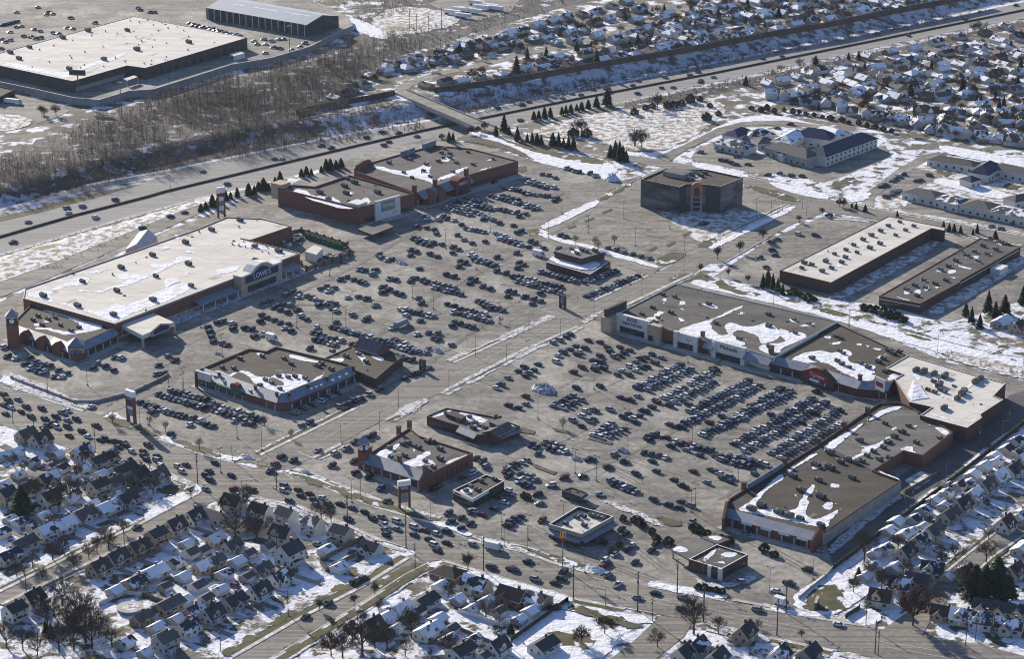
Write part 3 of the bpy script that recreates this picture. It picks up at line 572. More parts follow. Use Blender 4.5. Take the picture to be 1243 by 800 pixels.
# ---------------------------------------------------------------- large buildings
UNITC = {}
def unit_mesh(kind):
    if kind in UNITC: return UNITC[kind]
    b = MB()
    if kind == 0:                                        # packaged roof unit: curb, cabinet, hood, fan
        b.box((0, 0, 0), (3.0, 1.9, .35), 'unit_dark'); b.box((0, 0, .35), (3.4, 2.1, 1.35), 'unit_metal'); b.box((1.95, 0, .6), (.7, 1.7, .8), 'unit_dark'); b.tube((-.8, 0, 1.7), (-.8, 0, 2.0), .75, .75, 'unit_dark', 10)
    elif kind == 1:                                      # large unit with duct
        b.box((0, 0, 0), (4.2, 2.2, .4), 'unit_dark'); b.box((0, 0, .4), (4.8, 2.5, 1.8), 'unit_metal'); b.box((2.7, 0, .3), (1.1, 1.6, 1.2), 'unit_dark')
        for x in (-1.4, .2): b.tube((x, 0, 2.2), (x, 0, 2.5), .8, .8, 'unit_dark', 10)
    elif kind == 2:                                      # small vent with cap
        b.tube((0, 0, 0), (0, 0, .8), .45, .4, 'unit_metal', 8); b.tube((0, 0, .8), (0, 0, 1.1), .75, .55, 'unit_dark', 8)
    else:                                                # skylight / hatch
        b.box((0, 0, 0), (1.6, 1.2, .4), 'unit_metal'); b.face([(-.7, -.5, .55), (.7, -.5, .55), (.7, .5, .55), (-.7, .5, .55)], 'glass'); b.box((0, 0, .4), (1.4, 1.0, .12), 'unit_dark')
    UNITC[kind] = b.mesh('roof_unit'); return UNITC[kind]
class Bld:
    def __init__(s, name, label, cat, base, group=None):
        s.o = empty(name, base); s.base = Vector(base); prop(s.o, label, cat, group)
    def part(s, mb, name, label=None, parent=None):
        mb.v = [(v[0] - s.base.x, v[1] - s.base.y, v[2] - s.base.z) for v in mb.v]
        o = link(name, mb.mesh(name), parent or s.o); 
        if label: o['label'] = label
        return o
    def units(s, pts, z, kind=0, ang=None, sc_=1.0):
        for p in pts:
            q = G(p[0], p[1], z); o = link('vent' if kind == 2 else 'roof_unit', unit_mesh(kind), s.o, q - s.base, (B_ANG if ang is None else ang) + random.choice((0, 0, math.pi)))
            k_ = sc_ * random.uniform(.62, .82); o.scale = (k_, k_, k_ * 1.1)
    def snow(s, polys, z, rough=.5, m='snow'):
        b = MB(); r = random.Random(len(polys)); big = list(polys); polys = list(polys)
        for p in big:                                    # broken remnants along the melting edges
            cx, cy = sum(q[0] for q in p) / len(p), sum(q[1] for q in p) / len(p)
            for q in p:
                if r.random() < .75:
                    f = r.uniform(.9, 1.22); x, y = cx + (q[0] - cx) * f + r.uniform(-1, 1), cy + (q[1] - cy) * f + r.uniform(-.5, .5); a = r.uniform(.35, 1.3)
                    if in_poly(*tuple(G(x, y, z))[:2], s.P): polys.append([(x - a, y), (x, y - a * .4), (x + a, y + r.uniform(-.2, .2)), (x + a * .2, y + a * .4)])
        for i, p in enumerate(polys):
            q = blob(GP(p, z), rough); z1 = z + .08 + .01 * (i % 7); b.poly([(a[0], a[1], z1) for a in q], m, True)
        return s.part(b, 'roof_snow')
    def text(s, txt, p, ang, size, m, ext=.08):
        c = bpy.data.curves.new('lettering', 'FONT'); c.body = txt; c.size = size; c.align_x = 'CENTER'; c.align_y = 'CENTER'; c.extrude = ext; c.resolution_u = 2
        c.materials.append(MATS[m]); t = bpy.data.objects.new('lettering', c); COL.objects.link(t); me = bpy.data.meshes.new_from_object(t.evaluated_get(bpy.context.evaluated_depsgraph_get())); bpy.data.objects.remove(t)
        o = link('lettering', me, s.o)
        o.location = Vector(p) - s.base; o.rotation_euler = (math.pi / 2, 0, ang); return o
def flat_building(name, label, cat, roof_px, h, wall, roof, par=.7, z0=0.0, cap=None, group=None, edges=None, h_front=None):
    """walls with parapet and a sunk flat roof; edges: indices of surveyed corners taken at eave height h_front, edge from such a corner to the next gets a sloped fascia roof"""
    q = [G(p[0], p[1], (h_front if (edges and i in edges) else h) + z0) for i, p in enumerate(roof_px)]
    P = [(v.x, v.y) for v in q]; fl = [bool(edges and i in edges and (i + 1) % len(q) in edges) for i in range(len(q))]
    if area2(P) < 0:
        n = len(P); P = P[::-1]; fl = [fl[(n - 2 - i) % n] for i in range(n)]
    cx = sum(p[0] for p in P) / len(P); cy = sum(p[1] for p in P) / len(P)
    B = Bld(name, label, cat, (cx, cy, z0), group); n = len(P); b = MB(); slope = MB()
    top = inset(P, [4.2 if f else .0 for f in fl]); inn = inset(top, .45)
    for i in range(n):
        a, c = P[i], P[(i + 1) % n]; ta, tc = top[i], top[(i + 1) % n]; ia, ic = inn[i], inn[(i + 1) % n]
        if fl[i]:
            b.face([(a[0], a[1], z0), (c[0], c[1], z0), (c[0], c[1], z0 + h_front), (a[0], a[1], z0 + h_front)], wall)
            d = Vector((c[0] - a[0], c[1] - a[1])).normalized(); nn = Vector((d.y, -d.x)) * .6
            slope.face([(a[0] + nn.x, a[1] + nn.y, z0 + h_front), (c[0] + nn.x, c[1] + nn.y, z0 + h_front), (tc[0], tc[1], z0 + h), (ta[0], ta[1], z0 + h)], 'metal_blue')
            slope.face([(a[0], a[1], z0 + h_front - .5), (c[0], c[1], z0 + h_front - .5), (c[0] + nn.x, c[1] + nn.y, z0 + h_front), (a[0] + nn.x, a[1] + nn.y, z0 + h_front)], 'red_trim')
        else:
            b.face([(a[0], a[1], z0), (c[0], c[1], z0), (tc[0], tc[1], z0 + h), (ta[0], ta[1], z0 + h)] if (a, c) == (ta, tc) else [(a[0], a[1], z0), (c[0], c[1], z0), (c[0], c[1], z0 + (h_front or h)), (tc[0], tc[1], z0 + h), (ta[0], ta[1], z0 + h), (a[0], a[1], z0 + (h_front or h))], wall)
        b.face([(ta[0], ta[1], z0 + h), (tc[0], tc[1], z0 + h), (ic[0], ic[1], z0 + h), (ia[0], ia[1], z0 + h)], cap or wall)
        b.face([(ic[0], ic[1], z0 + h - par), (ia[0], ia[1], z0 + h - par), (ia[0], ia[1], z0 + h), (ic[0], ic[1], z0 + h)], wall)
    B.part(b, 'walls'); rf = MB(); rf.poly([(p[0], p[1], z0 + h - par) for p in inn], roof, True)
    ar = abs(area2(P)) / 2; rq = random.Random(int(ar * 10))
    if ar > 350:                                         # membrane seams and patches, laid into the roof
        li = max(range(n), key=lambda i: math.hypot(P[(i + 1) % n][0] - P[i][0], P[(i + 1) % n][1] - P[i][1])); d = Vector((P[(li + 1) % n][0] - P[li][0], P[(li + 1) % n][1] - P[li][1])).normalized(); pal = roof in ('roof_white', 'roof_tan'); sm = 'concrete' if pal else 'seal'
        for ax in (d, Vector((-d.y, d.x))):
            nn = Vector((-ax.y, ax.x)); rad = max(math.hypot(p[0] - cx, p[1] - cy) for p in P); o = -rad + rq.uniform(0, 6)
            while o < rad:
                run = None; s_ = -rad
                while s_ <= rad:
                    q = Vector((cx, cy)) + nn * o + ax * s_; ok = in_poly(q.x, q.y, inn)
                    if ok and run is None: run = q
                    if run is not None and (not ok or s_ + 1.5 > rad):
                        k = nn * .11; e_ = q - ax * 1.6
                        if (e_ - run).length > 3: rf.face([(run.x - k.x, run.y - k.y, z0 + h - par + .012), (e_.x - k.x, e_.y - k.y, z0 + h - par + .012), (e_.x + k.x, e_.y + k.y, z0 + h - par + .012), (run.x + k.x, run.y + k.y, z0 + h - par + .012)], sm)
                        run = None
                    s_ += 1.5
                o += rq.uniform(9, 17)
        for _ in range(int(ar / 260)):
            q = Vector((rq.uniform(min(p[0] for p in P), max(p[0] for p in P)), rq.uniform(min(p[1] for p in P), max(p[1] for p in P)))); a_, b_ = rq.uniform(1, 4.5), rq.uniform(.6, 2.5); v = Vector((-d.y, d.x)); C4 = [q - d * a_ - v * b_, q + d * a_ - v * b_, q + d * a_ + v * b_, q - d * a_ + v * b_]
            if all(in_poly(c.x, c.y, inn) for c in C4): rf.face([(c.x, c.y, z0 + h - par + .02 + .0008 * _) for c in C4], rq.choice(('roof_tan', 'concrete', 'dirty_snow') if pal else ('roof_grey', 'roof_gravel', 'roof_brown', 'seal')))
        for _ in range(min(26, int(ar / 300))):
            q = Vector((rq.uniform(min(p[0] for p in P), max(p[0] for p in P)), rq.uniform(min(p[1] for p in P), max(p[1] for p in P))))
            if in_poly(q.x, q.y, inn): o = link('vent', unit_mesh(2 if rq.random() < .7 else 3), B.o, (q.x - cx, q.y - cy, h - par)); o.scale = (rq.uniform(.5, .9),) * 3
    B.roof = B.part(rf, 'roof')
    if slope.f: B.part(slope, 'sloped_eave')
    B.P, B.h, B.z = P, h, z0 + h - par; return B
class Edge:
    """a wall line between two surveyed points at height z"""
    def __init__(s, p, q, z=0.0):
        s.a, s.b = G(p[0], p[1], z), G(q[0], q[1], z); s.a.z = s.b.z = 0
        s.d = (s.b - s.a); s.L = s.d.length; s.d.normalize(); s.n = Vector((s.d.y, -s.d.x, 0))
        if s.n.y > 0: s.n = -s.n
        s.ang = math.atan2(s.d.y, s.d.x)
    def pt(s, t, out=0.0, z=0.0): return s.a + s.d * (t * s.L) + s.n * out + Vector((0, 0, z))
def block(mb, e, t0, t1, out, dep, z0, z1, m, mtop=None):
    """box along an edge: from out-dep to out in front of the line"""
    c = e.pt((t0 + t1) / 2, out - dep / 2); mb.box((c.x, c.y, z0), (abs(t1 - t0) * e.L, dep, z1 - z0), m, e.ang, mtop)
def profile(mb, e, pts, out, dep, m):
    """outline (t, z) standing on the edge, given real thickness"""
    F = [e.pt(t, out, z) for t, z in pts]; K = [e.pt(t, out - dep, z) for t, z in pts]
    if (F[1] - F[0]).cross(F[2] - F[1]).dot(e.n) < 0: F, K = F[::-1], K[::-1]
    mb.face(F, m); mb.face(K[::-1], m); n = len(F)
    for i in range(n): mb.face([F[i], K[i], K[(i + 1) % n], F[(i + 1) % n]], m)
def awning(mb, e, t0, t1, z0, z1, dep, m, und='dark_wall'):
    a, c = e.pt(t0, .05, z1), e.pt(t1, .05, z1); d, f = e.pt(t0, dep, z0), e.pt(t1, dep, z0)
    mb.face([d, f, c, a], m); k = Vector((0, 0, .5)); mb.face([d - k, f - k, f, d], m); mb.face([a, d, d - k], m); mb.face([f, c, f - k], m)
    mb.face([a - k, c - k, f - k, d - k], und)
def storefront(B, e, t0=.03, t1=.97, z1=3.0, step=5.0, wallcol='concrete', name='shop_window'):
    q = [e.pt(-.02, 0, .17), e.pt(1.02, 0, .17), e.pt(1.02, 4.2, .17), e.pt(-.02, 4.2, .17)]; sheet('pavement', q, 'concrete', .17, world=True, skirt=.16)
    b = MB(); block(b, e, t0, t1, .06, .1, .3, z1, 'glass'); B.part(b, name); n = max(1, int((t1 - t0) * e.L / step))
    for i in range(n + 1):
        b = MB(); t = t0 + (t1 - t0) * i / n; c = e.pt(t, .2); b.box((c.x, c.y, 0), (.7, .5, z1 + .2), wallcol, e.ang); B.part(b, 'column')
def pier(B, px, z, zt, sz=1.6, m='brick', name='chimney'):
    b = MB(); q = G(px[0], px[1], z); b.box((q.x, q.y, 0), (sz, sz, zt), m, A_ANG); b.box((q.x, q.y, zt), (sz + .4, sz + .4, .35), 'dark_wall', A_ANG); B.part(b, name)
def clock_tower(B, px, zt, sz=4.2, ang=None):
    ang = A_ANG if ang is None else ang; q = G(px[0], px[1], 0)
    b = MB(); b.box((q.x, q.y, 0), (sz, sz, zt - 5.5), 'brick', ang); b.box((q.x, q.y, zt - 5.5), (sz + .5, sz + .5, .5), 'red_trim', ang); b.box((q.x, q.y, zt - 5.0), (sz - .3, sz - .3, 3.4), 'brick_dark', ang); b.box((q.x, q.y, zt - 1.6), (sz + .6, sz + .6, .3), 'white_wall', ang); t = B.part(b, 'tower')
    b = MB(); ca, sa = math.cos(ang), math.sin(ang); hs = sz / 2 + .4; C = [(q.x + x * ca - y * sa, q.y + x * sa + y * ca, zt - 1.3) for x, y in ((-hs, -hs), (hs, -hs), (hs, hs), (-hs, hs))]
    for i in range(4): b.face([C[i], C[(i + 1) % 4], (q.x, q.y, zt + 2.2)], 'metal_blue')
    B.part(b, 'tower_roof', parent=t)
    for k in range(4):
        a = ang + k * math.pi / 2; d = Vector((math.cos(a), math.sin(a), 0)); c = Vector((q.x, q.y, zt - 3.3)) + d * (sz / 2 - .15); b = MB(); b.tube(c, c + d * .25, 1.15, 1.15, 'sign_white', 16)
        up, sd = Vector((0, 0, 1)), Vector((-d.y, d.x, 0)); o = c + d * .3
        for v, l in ((up, .9), (sd * .8 + up * .4, .6)): 
            v = v.normalized(); n = v.cross(d) * .07; b.face([o - n, o + n, o + n + v * l, o - n + v * l], 'dark_wall')
        B.part(b, 'clock_face', parent=t)
def rnd_in(poly_px, n, seed, mindist=6):
    rr = random.Random(seed); xs_ = [p[0] for p in poly_px]; ys_ = [p[1] for p in poly_px]; out = []
    def inside(x, y):
        c = False; m = len(poly_px)
        for i in range(m):
            (x0, y0), (x1, y1) = poly_px[i], poly_px[(i + 1) % m]
            if (y0 > y) != (y1 > y) and x < (x1 - x0) * (y - y0) / (y1 - y0) + x0: c = not c
        return c
    for _ in range(n * 40):
        x, y = rr.uniform(min(xs_), max(xs_)), rr.uniform(min(ys_), max(ys_))
        if inside(x, y) and all(math.hypot(x - a, (y - c) * 2) > mindist for a, c in out): out.append((x, y))
        if len(out) >= n: break
    return out

# --- home-improvement store
B = flat_building('hardware_store', 'huge home improvement store with tan flat roof and blue gable sign', 'store', [(30, 350), (138, 313), (240, 277.5), (275, 263), (318, 265), (354, 274), (304, 291), (293, 289), (364, 307), (139, 393), (28, 362)], 8.5, 'brick', 'roof_tan', .5, cap='roof_white')
e = Edge((139, 393), (364, 307), 8.5)
b = MB(); block(b, e, .0, 1.0, .05, .08, .0, 1.2, 'tan_block'); block(b, e, 0, 1, .08, .12, 7.6, 8.2, 'grey_wall'); B.part(b, 'wall_band')
b = MB(); profile(b, e, [(.625, 0), (.855, 0), (.855, 9.6), (.80, 9.8), (.77, 12.4), (.74, 13.3), (.71, 12.4), (.68, 9.8), (.625, 9.6)], 5.0, 5.6, 'tan_block'); sg = B.part(b, 'sign_gable')
b = MB(); profile(b, e, [(.648, 5.4), (.833, 5.4), (.833, 8.9), (.79, 9.1), (.76, 11.3), (.74, 12.0), (.72, 11.3), (.69, 9.1), (.648, 8.9)], 5.12, .1, 'sign_blue'); B.part(b, 'sign_panel', parent=sg)
b = MB(); profile(b, e, [(.625, 9.6), (.68, 9.8), (.71, 12.4), (.74, 13.3), (.77, 12.4), (.80, 9.8), (.855, 9.6), (.855, 10.2), (.803, 10.4), (.773, 13.1), (.74, 14.0), (.707, 13.1), (.677, 10.4), (.625, 10.2)], 5.4, 6.2, 'white_wall'); B.part(b, 'cornice', parent=sg)
b = MB(); block(b, e, .66, .82, 5.1, .08, .1, 3.6, 'glass'); B.part(b, 'entrance_glass')
B.text("LOWE'S", e.pt(.74, 5.25, 7.6), e.ang, 3.9, 'sign_white')
b = MB(); awning(b, e, .40, .61, 3.6, 4.8, 6, 'metal_blue'); B.part(b, 'awning'); b = MB(); awning(b, e, .865, .96, 3.6, 4.8, 6, 'metal_blue'); B.part(b, 'awning')
for t in (.41, .475, .54, .60, .87, .91, .955):
    b = MB(); c = e.pt(t, 5.8); b.box((c.x, c.y, 0), (.4, .4, 3.4), 'white_wall', e.ang); B.part(b, 'post')
b = MB(); cn = [G(x, y, 6.6) for x, y in [(147, 394), (173, 407), (211, 391), (184, 379)]]; b.prism([(p.x, p.y) for p in cn], 4.4, 6.6, 'white_wall', 'roof_white'); B.part(b, 'lumber_canopy')
for p in cn:
    b = MB(); b.box((p.x, p.y, 0), (1, 1, 4.4), 'tan_block', A_ANG); B.part(b, 'canopy_column')
e2 = Edge((173, 407), (211, 391), 6.6); b = MB(); profile(b, e2, [(.25, 4.0), (.85, 4.0), (.85, 7.0), (.55, 9.0), (.25, 7.0)], .8, .6, 'tan_block'); g2 = B.part(b, 'canopy_gable'); b = MB(); profile(b, e2, [(.31, 4.8), (.79, 4.8), (.79, 6.7), (.55, 8.2), (.31, 6.7)], .9, .08, 'sign_blue'); B.part(b, 'sign_panel', parent=g2)
z = B.z
B.units(T(0, 240, [(262, 600), (470, 660), (690, 715), (500, 512), (708, 568), (930, 625), (735, 428), (945, 480), (925, 352), (1160, 538), (1143, 405), (1125, 275)]), z, 1); B.units(T(200, 240, [(283, 198), (455, 140), (547, 300), (690, 328), (552, 385)]), z, 1)
B.units(T(200, 240, [(410, 284), (450, 292), (490, 300), (530, 310), (590, 328), (630, 338), (480, 270), (560, 285), (620, 300)]), z, 2)
B.snow([T(0, 240, q) for q in ([(150, 590), (250, 620), (420, 660), (600, 720), (690, 760), (760, 730), (820, 690), (1000, 640), (1150, 560), (1190, 520), (1100, 520), (960, 560), (870, 620), (760, 650), (680, 640), (640, 690), (520, 690), (440, 640), (330, 640), (300, 600), (330, 560), (220, 570)], [(470, 545), (620, 590), (650, 555), (760, 540), (850, 500), (940, 470), (1080, 390), (1190, 370), (1080, 350), (1040, 400), (880, 405), (980, 440), (860, 470), (720, 460), (700, 485), (790, 510), (690, 530), (620, 560), (500, 580), (470, 620), (540, 640), (590, 610), (470, 570)], [(300, 560), (400, 520), (480, 480), (560, 490), (520, 530), (420, 535), (330, 570)], [(520, 455), (640, 430), (660, 440), (560, 465)], [(980, 300), (1030, 290), (1040, 305), (990, 318)], [(1060, 220), (1095, 235), (1085, 265), (1065, 250)], [(1120, 310), (1180, 330), (1195, 345), (1130, 330)], [(690, 352), (760, 320), (765, 332), (705, 362)], [(750, 410), (780, 412), (770, 425), (745, 422)], [(1120, 455), (1160, 445), (1150, 470), (1125, 475)])] + [T(200, 240, q) for q in ([(300, 440), (400, 425), (480, 405), (420, 450), (330, 470)], [(390, 280), (470, 265), (600, 300), (650, 320), (560, 312), (450, 290)], [(650, 350), (760, 335), (780, 345), (680, 365)], [(0, 480), (110, 500), (20, 540), (0, 550)])], z, .7)
# loading shed behind it
S = Bld('loading_shed', 'small white gabled loading shed behind the big tan-roofed store', 'shed', G(172, 293, 0)); q = [G(x, y, 6) for x, y in [(152, 303), (169, 281), (191, 288), (180, 302)]]; b = MB(); b.prism([(p.x, p.y) for p in q], 0, 6, 'white_wall'); S.part(b, 'walls'); b = MB(); r0, r1 = (q[0] + q[3]) / 2 + Vector((0, 0, 3)), (q[1] + q[2]) / 2 + Vector((0, 0, 3)); b.face([q[0], r0, r1, q[1]], 'roof_white'); b.face([q[3], q[2], r1, r0], 'metal_blue'); b.face([q[0], q[3], r0], 'white_wall'); b.face([q[1], r1, q[2]], 'white_wall'); S.part(b, 'roof')
# garden centre
B = Bld('garden_centre', 'fenced garden centre with green shelving beside the tan-roofed store', 'garden centre', G(385, 303, 0))
gp = [G(x, y, 0) for x, y in [(352, 286), (366, 283), (422, 301), (424, 312), (372, 330), (366, 324)]]; b = MB()
for p, q in zip(gp, gp[1:]):
    d = q - p; n = max(1, int(d.length / 6))
    for i in range(n + 1): c = p + d * i / n; b.box((c.x, c.y, 0), (.8, .8, 3.6), 'brick_dark', A_ANG)
    b.box(((p.x + q.x) / 2, (p.y + q.y) / 2, .2), (d.length, .12, 2.6), 'pole_metal', math.atan2(d.y, d.x))
B.part(b, 'fence'); b = MB()
for i in range(7):
    for j in range(3):
        c = G(371 + i * 6.4 + j * 1.5, 285 + i * 2 + j * 2.6, 0); b.box((c.x, c.y, 0), (3.6, 1.2, 2.4), 'sign_green', B_ANG); b.box((c.x, c.y, 2.4), (3.2, 1.0, .5), 'hedge', B_ANG)
B.part(b, 'shelving'); b = MB(); q = [G(x, y, 5) for x, y in [(370, 305), (381, 297), (392, 301), (384, 309)]]; b.prism([(p.x, p.y) for p in q], 0, 5, 'white_wall', 'roof_white'); B.part(b, 'entrance_shed')
rr = random.Random(3); b = MB()
for i in range(70):
    c = G(rr.uniform(320, 366), rr.uniform(280, 300), 0); b.box((c.x, c.y, 0), (rr.uniform(.8, 2.6), rr.uniform(.8, 1.6), rr.uniform(.4, 2.2)), rr.choice(('unit_metal', 'white_wall', 'sign_blue', 'hedge', 'unit_dark', 'metal_blue')), A_ANG)
for i in range(60):
    c = G(rr.uniform(384, 418), rr.uniform(309, 320), 0); b.box((c.x, c.y, 0), (rr.uniform(.8, 2.4), rr.uniform(.8, 1.6), rr.uniform(.4, 1.6)), rr.choice(('unit_metal', 'white_wall', 'hedge', 'unit_dark', 'metal_blue', 'hedge')), A_ANG)
prop(B.part(b, 'stacked_goods'), kind='stuff')
# corner shops with clock tower
B = flat_building('corner_shops', 'low L-shaped brick shops with slate-blue eaves and a clock tower at their left end', 'shops', [(11, 402), (34, 410), (58, 417), (91, 430), (104, 424), (144, 406), (139, 398), (40, 367)], 6.3, 'brick', 'roof_brown', .6, edges={0, 1, 2, 3, 4, 5}, h_front=4.0)
e = Edge((11, 402), (91, 430), 4.0); storefront(B, e, .03, .93); storefront(B, Edge((104, 424), (144, 406), 4.0), .05, .95)
for t in (.25, .5, .74):
    b = MB(); profile(b, e, [(t - .06, 0), (t + .06, 0), (t + .06, 5.0), (t, 7.2), (t - .06, 5.0)], 1.0, 3.5, 'brick'); B.part(b, 'gable')
b = MB(); c = G(91, 427, 4); c.y += 4; b.box((c.x, c.y, 0), (7.5, 7.5, 6.4), 'brick', R(7)); b.box((c.x, c.y, 2.9), (7.7, 7.7, 2.8), 'tan_block', R(7)); 
for i in range(4):
    aa = R(7) + math.pi / 4 + i * math.pi / 2; bb = aa + math.pi / 2; b.face([(c.x + 5.8 * math.cos(aa), c.y + 5.8 * math.sin(aa), 6.4), (c.x + 5.8 * math.cos(bb), c.y + 5.8 * math.sin(bb), 6.4), (c.x, c.y, 10)], 'metal_blue')
B.part(b, 'corner_pavilion'); clock_tower(B, (17, 421), 17.5, 5.5, R(8))
B.units(T(0, 380, [(255, 75), (290, 40), (365, 75), (430, 110), (480, 90), (230, 20), (200, 45), (335, 30)]), B.z, 0); B.snow([T(0, 380, q) for q in ([(200, 95), (320, 110), (400, 140), (520, 120), (640, 90), (600, 60), (500, 50), (440, 20), (330, -10), (240, -20), (300, 0), (400, 25), (480, 60), (500, 100), (420, 120), (340, 100), (250, 85)], [(200, 65), (250, 60), (240, 80), (205, 82)], [(260, 40), (310, 50), (280, 62)])], B.z, .6)
# brick anchor store
B = flat_building('brick_store', 'tall brick anchor store with white corner pier and grey framed sign', 'store', [(337, 228), (436, 252), (503, 234), (424, 212), (382, 226), (356, 224)], 10.3, 'brick', 'roof_gravel', 1.0, cap='brick_dark')
e = Edge((436, 252), (503, 234), 10.3); b = MB(); block(b, e, .27, .72, 1.0, 1.2, 0, 11.6, 'white_wall'); sg = B.part(b, 'sign_pier'); b = MB(); block(b, e, .37, .62, 1.1, .2, 4.6, 10.6, 'grey_wall'); B.part(b, 'sign_panel', parent=sg); B.text('Ashley', e.pt(.5, 1.25, 8.0), e.ang, 3.4, 'sign_white')
b = MB(); c = G(434, 247, 10.3); b.box((c.x, c.y, 5.5), (8, 8, 5.8), 'white_wall', A_ANG); B.part(b, 'corner_pier'); b = MB(); c = G(341, 225, 10.3); b.box((c.x, c.y, 3.0), (8, 8, 9.2), 'tan_block', A_ANG); B.part(b, 'corner_pier'); b = MB(); block(b, e, .1, .95, .1, .14, 0.2, 3.2, 'glass'); B.part(b, 'shop_window')
b = MB(); q = [G(x, y, 4) for x, y in [(434, 277), (452, 284), (478, 274), (462, 266)]]; b.prism([(p.x, p.y) for p in q], 2.6, 3.6, 'dark_wall', 'roof_grey'); B.part(b, 'entrance_canopy')
B.units(T(320, 140, [(490, 432), (550, 410), (500, 475), (395, 512), (525, 528), (690, 470), (510, 388), (340, 470)]), B.z, 1); B.snow([T(320, 140, q) for q in ([(160, 455), (260, 500), (400, 550), (500, 570), (590, 560), (650, 530), (640, 495), (590, 510), (560, 545), (470, 540), (440, 500), (360, 490), (300, 490), (270, 460), (220, 445)], [(480, 460), (545, 465), (520, 490)])], B.z, .6)
# brick discount store with red arch
B = flat_building('brick_store', 'long brick store with red arched entrance and gravel roof below the bridge', 'store', [(430, 207), (450, 197), (488, 186), (527, 176), (572, 180), (629, 195), (569, 212), (548, 219), (505, 234), (497, 231)], 8.2, 'brick', 'roof_gravel', .7, cap='brick_dark')
e = Edge((505, 234), (569, 212), 8.2); b = MB(); awning(b, e, .02, .98, 5.2, 8.6, 5, 'metal_blue'); B.part(b, 'sloped_eave'); storefront(B, e, .03, .97, 3.2)
b = MB(); profile(b, e, [(.60, 0), (.88, 0), (.88, 7.5), (.85, 9.2), (.80, 10.3), (.74, 10.7), (.68, 10.3), (.63, 9.2), (.60, 7.5)], 6.0, 5.5, 'red_trim'); sg = B.part(b, 'entrance_arch'); b = MB(); profile(b, e, [(.66, 0), (.82, 0), (.82, 4.0), (.74, 5.0), (.66, 4.0)], 6.1, .1, 'glass'); B.part(b, 'doorway', parent=sg); B.text("MARC'S", e.pt(.74, 6.1, 7.0), e.ang, 2.4, 'sign_white')
for t in (.18, .36):
    b = MB(); profile(b, e, [(t - .07, 0), (t + .07, 0), (t + .07, 5.5), (t, 9), (t - .07, 5.5)], 5.4, 4.5, 'brick'); B.part(b, 'gable')
for p in ((503, 233), (528, 226), (566, 213)): pier(B, p, 8.2, 12, 2.0)
e3 = Edge((569, 212), (629, 195), 8.2); b = MB(); block(b, e3, .05, .95, .06, .1, .3, 2.6, 'brick_dark'); B.part(b, 'wall_band')
b = MB(); e4 = Edge((430, 207), (450, 197), 8.2); profile(b, e4, [(0, 0), (1, 0), (1, 8.5), (.85, 11), (.5, 12), (.15, 11), (0, 8.5)], 1, 1.2, 'brick'); B.part(b, 'rear_arch'); b = MB()
for p in ((495, 187), (521, 178)): b = MB(); c = G(p[0], p[1], 8); b.box((c.x, c.y, 7.5), (12, 1.5, 3.6), 'metal_blue', A_ANG); B.part(b, 'equipment_screen')
B.units(T(320, 140, [(850, 350), (985, 300), (970, 340), (900, 380), (1010, 375), (1090, 260), (1130, 235), (760, 290), (890, 270), (1150, 345), (1100, 205), (1170, 290)]), B.z, 0); B.units(T(520, 140, [(80, 230), (130, 260), (240, 225), (390, 265), (270, 300), (180, 200), (60, 280)]), B.z, 0)
B.snow([T(320, 140, q) for q in ([(640, 310), (760, 345), (840, 365), (930, 380), (1000, 400), (1040, 420), (1030, 380), (1000, 350), (1020, 310), (980, 290), (940, 320), (860, 340), (780, 330), (700, 305)], [(1050, 380), (1120, 360), (1190, 330), (1200, 345), (1120, 380), (1060, 400)], [(1080, 265), (1140, 245), (1150, 262), (1090, 280)])] + [T(520, 140, q) for q in ([(130, 340), (210, 320), (250, 305), (220, 335), (150, 355)], [(60, 275), (150, 255), (120, 285)], [(300, 335), (370, 315), (350, 330)], [(340, 280), (400, 255), (390, 270)])], B.z, .5)
# octagonal shops
B = flat_building('angled_shops', 'brick shops with angled front, slate-blue eaves, green awning and snowy brown roof', 'shops', [(238, 456), (263, 464), (308, 480), (337, 489), (352, 488), (374, 478), (398, 469), (431, 454), (423, 442), (335, 420.5), (323, 426), (302, 423), (243, 448)], 7.2, 'brick', 'roof_brown', .9, cap='dark_wall', edges={0, 1, 2, 3, 4, 5, 6, 7}, h_front=4.4)
for p, q in (((238, 456), (263, 464)), ((263, 464), (337, 489)), ((352, 488), (398, 469)), ((398, 469), (431, 454))): storefront(B, Edge(p, q, 4.4), .04, .96, 3.0)
e = Edge((263, 464), (308, 480), 4.4); b = MB(); block(b, e, .02, .72, 1.4, 1.3, 2.8, 4.2, 'sign_green'); B.part(b, 'awning', 'dark green awning'); b = MB(); profile(b, e, [(.4, 4.2), (.62, 4.2), (.62, 6.0), (.58, 6.9), (.51, 7.3), (.44, 6.9), (.4, 6.0)], .8, 2.5, 'brick'); B.part(b, 'arch_gable'); b = MB(); e = Edge((238, 456), (263, 464), 4.4); block(b, e, .02, .75, .8, 1.2, 3.6, 7.4, 'white_wall'); B.part(b, 'sign_panel')
for p in ((238, 455), (266, 456), (310, 472), (336, 480), (351, 480), (374, 470), (397, 461), (429, 448)): pier(B, p, 6.4, 7.6, 1.0, 'brick_dark', 'pier')
b = MB()
for p, q, ts in (((374, 478), (398, 469), (.25, .5, .75)), ((398, 469), (431, 454), (.25, .5, .75)), ((263, 464), (308, 480), (.15, .85))):
    ee = Edge(p, q, 4.4)
    for t in ts: b = MB(); c = ee.pt(t, -1.6); b.box((c.x, c.y, 4.6), (1.6, 1.6, 1.3), 'white_wall', ee.ang); B.part(b, 'dormer')
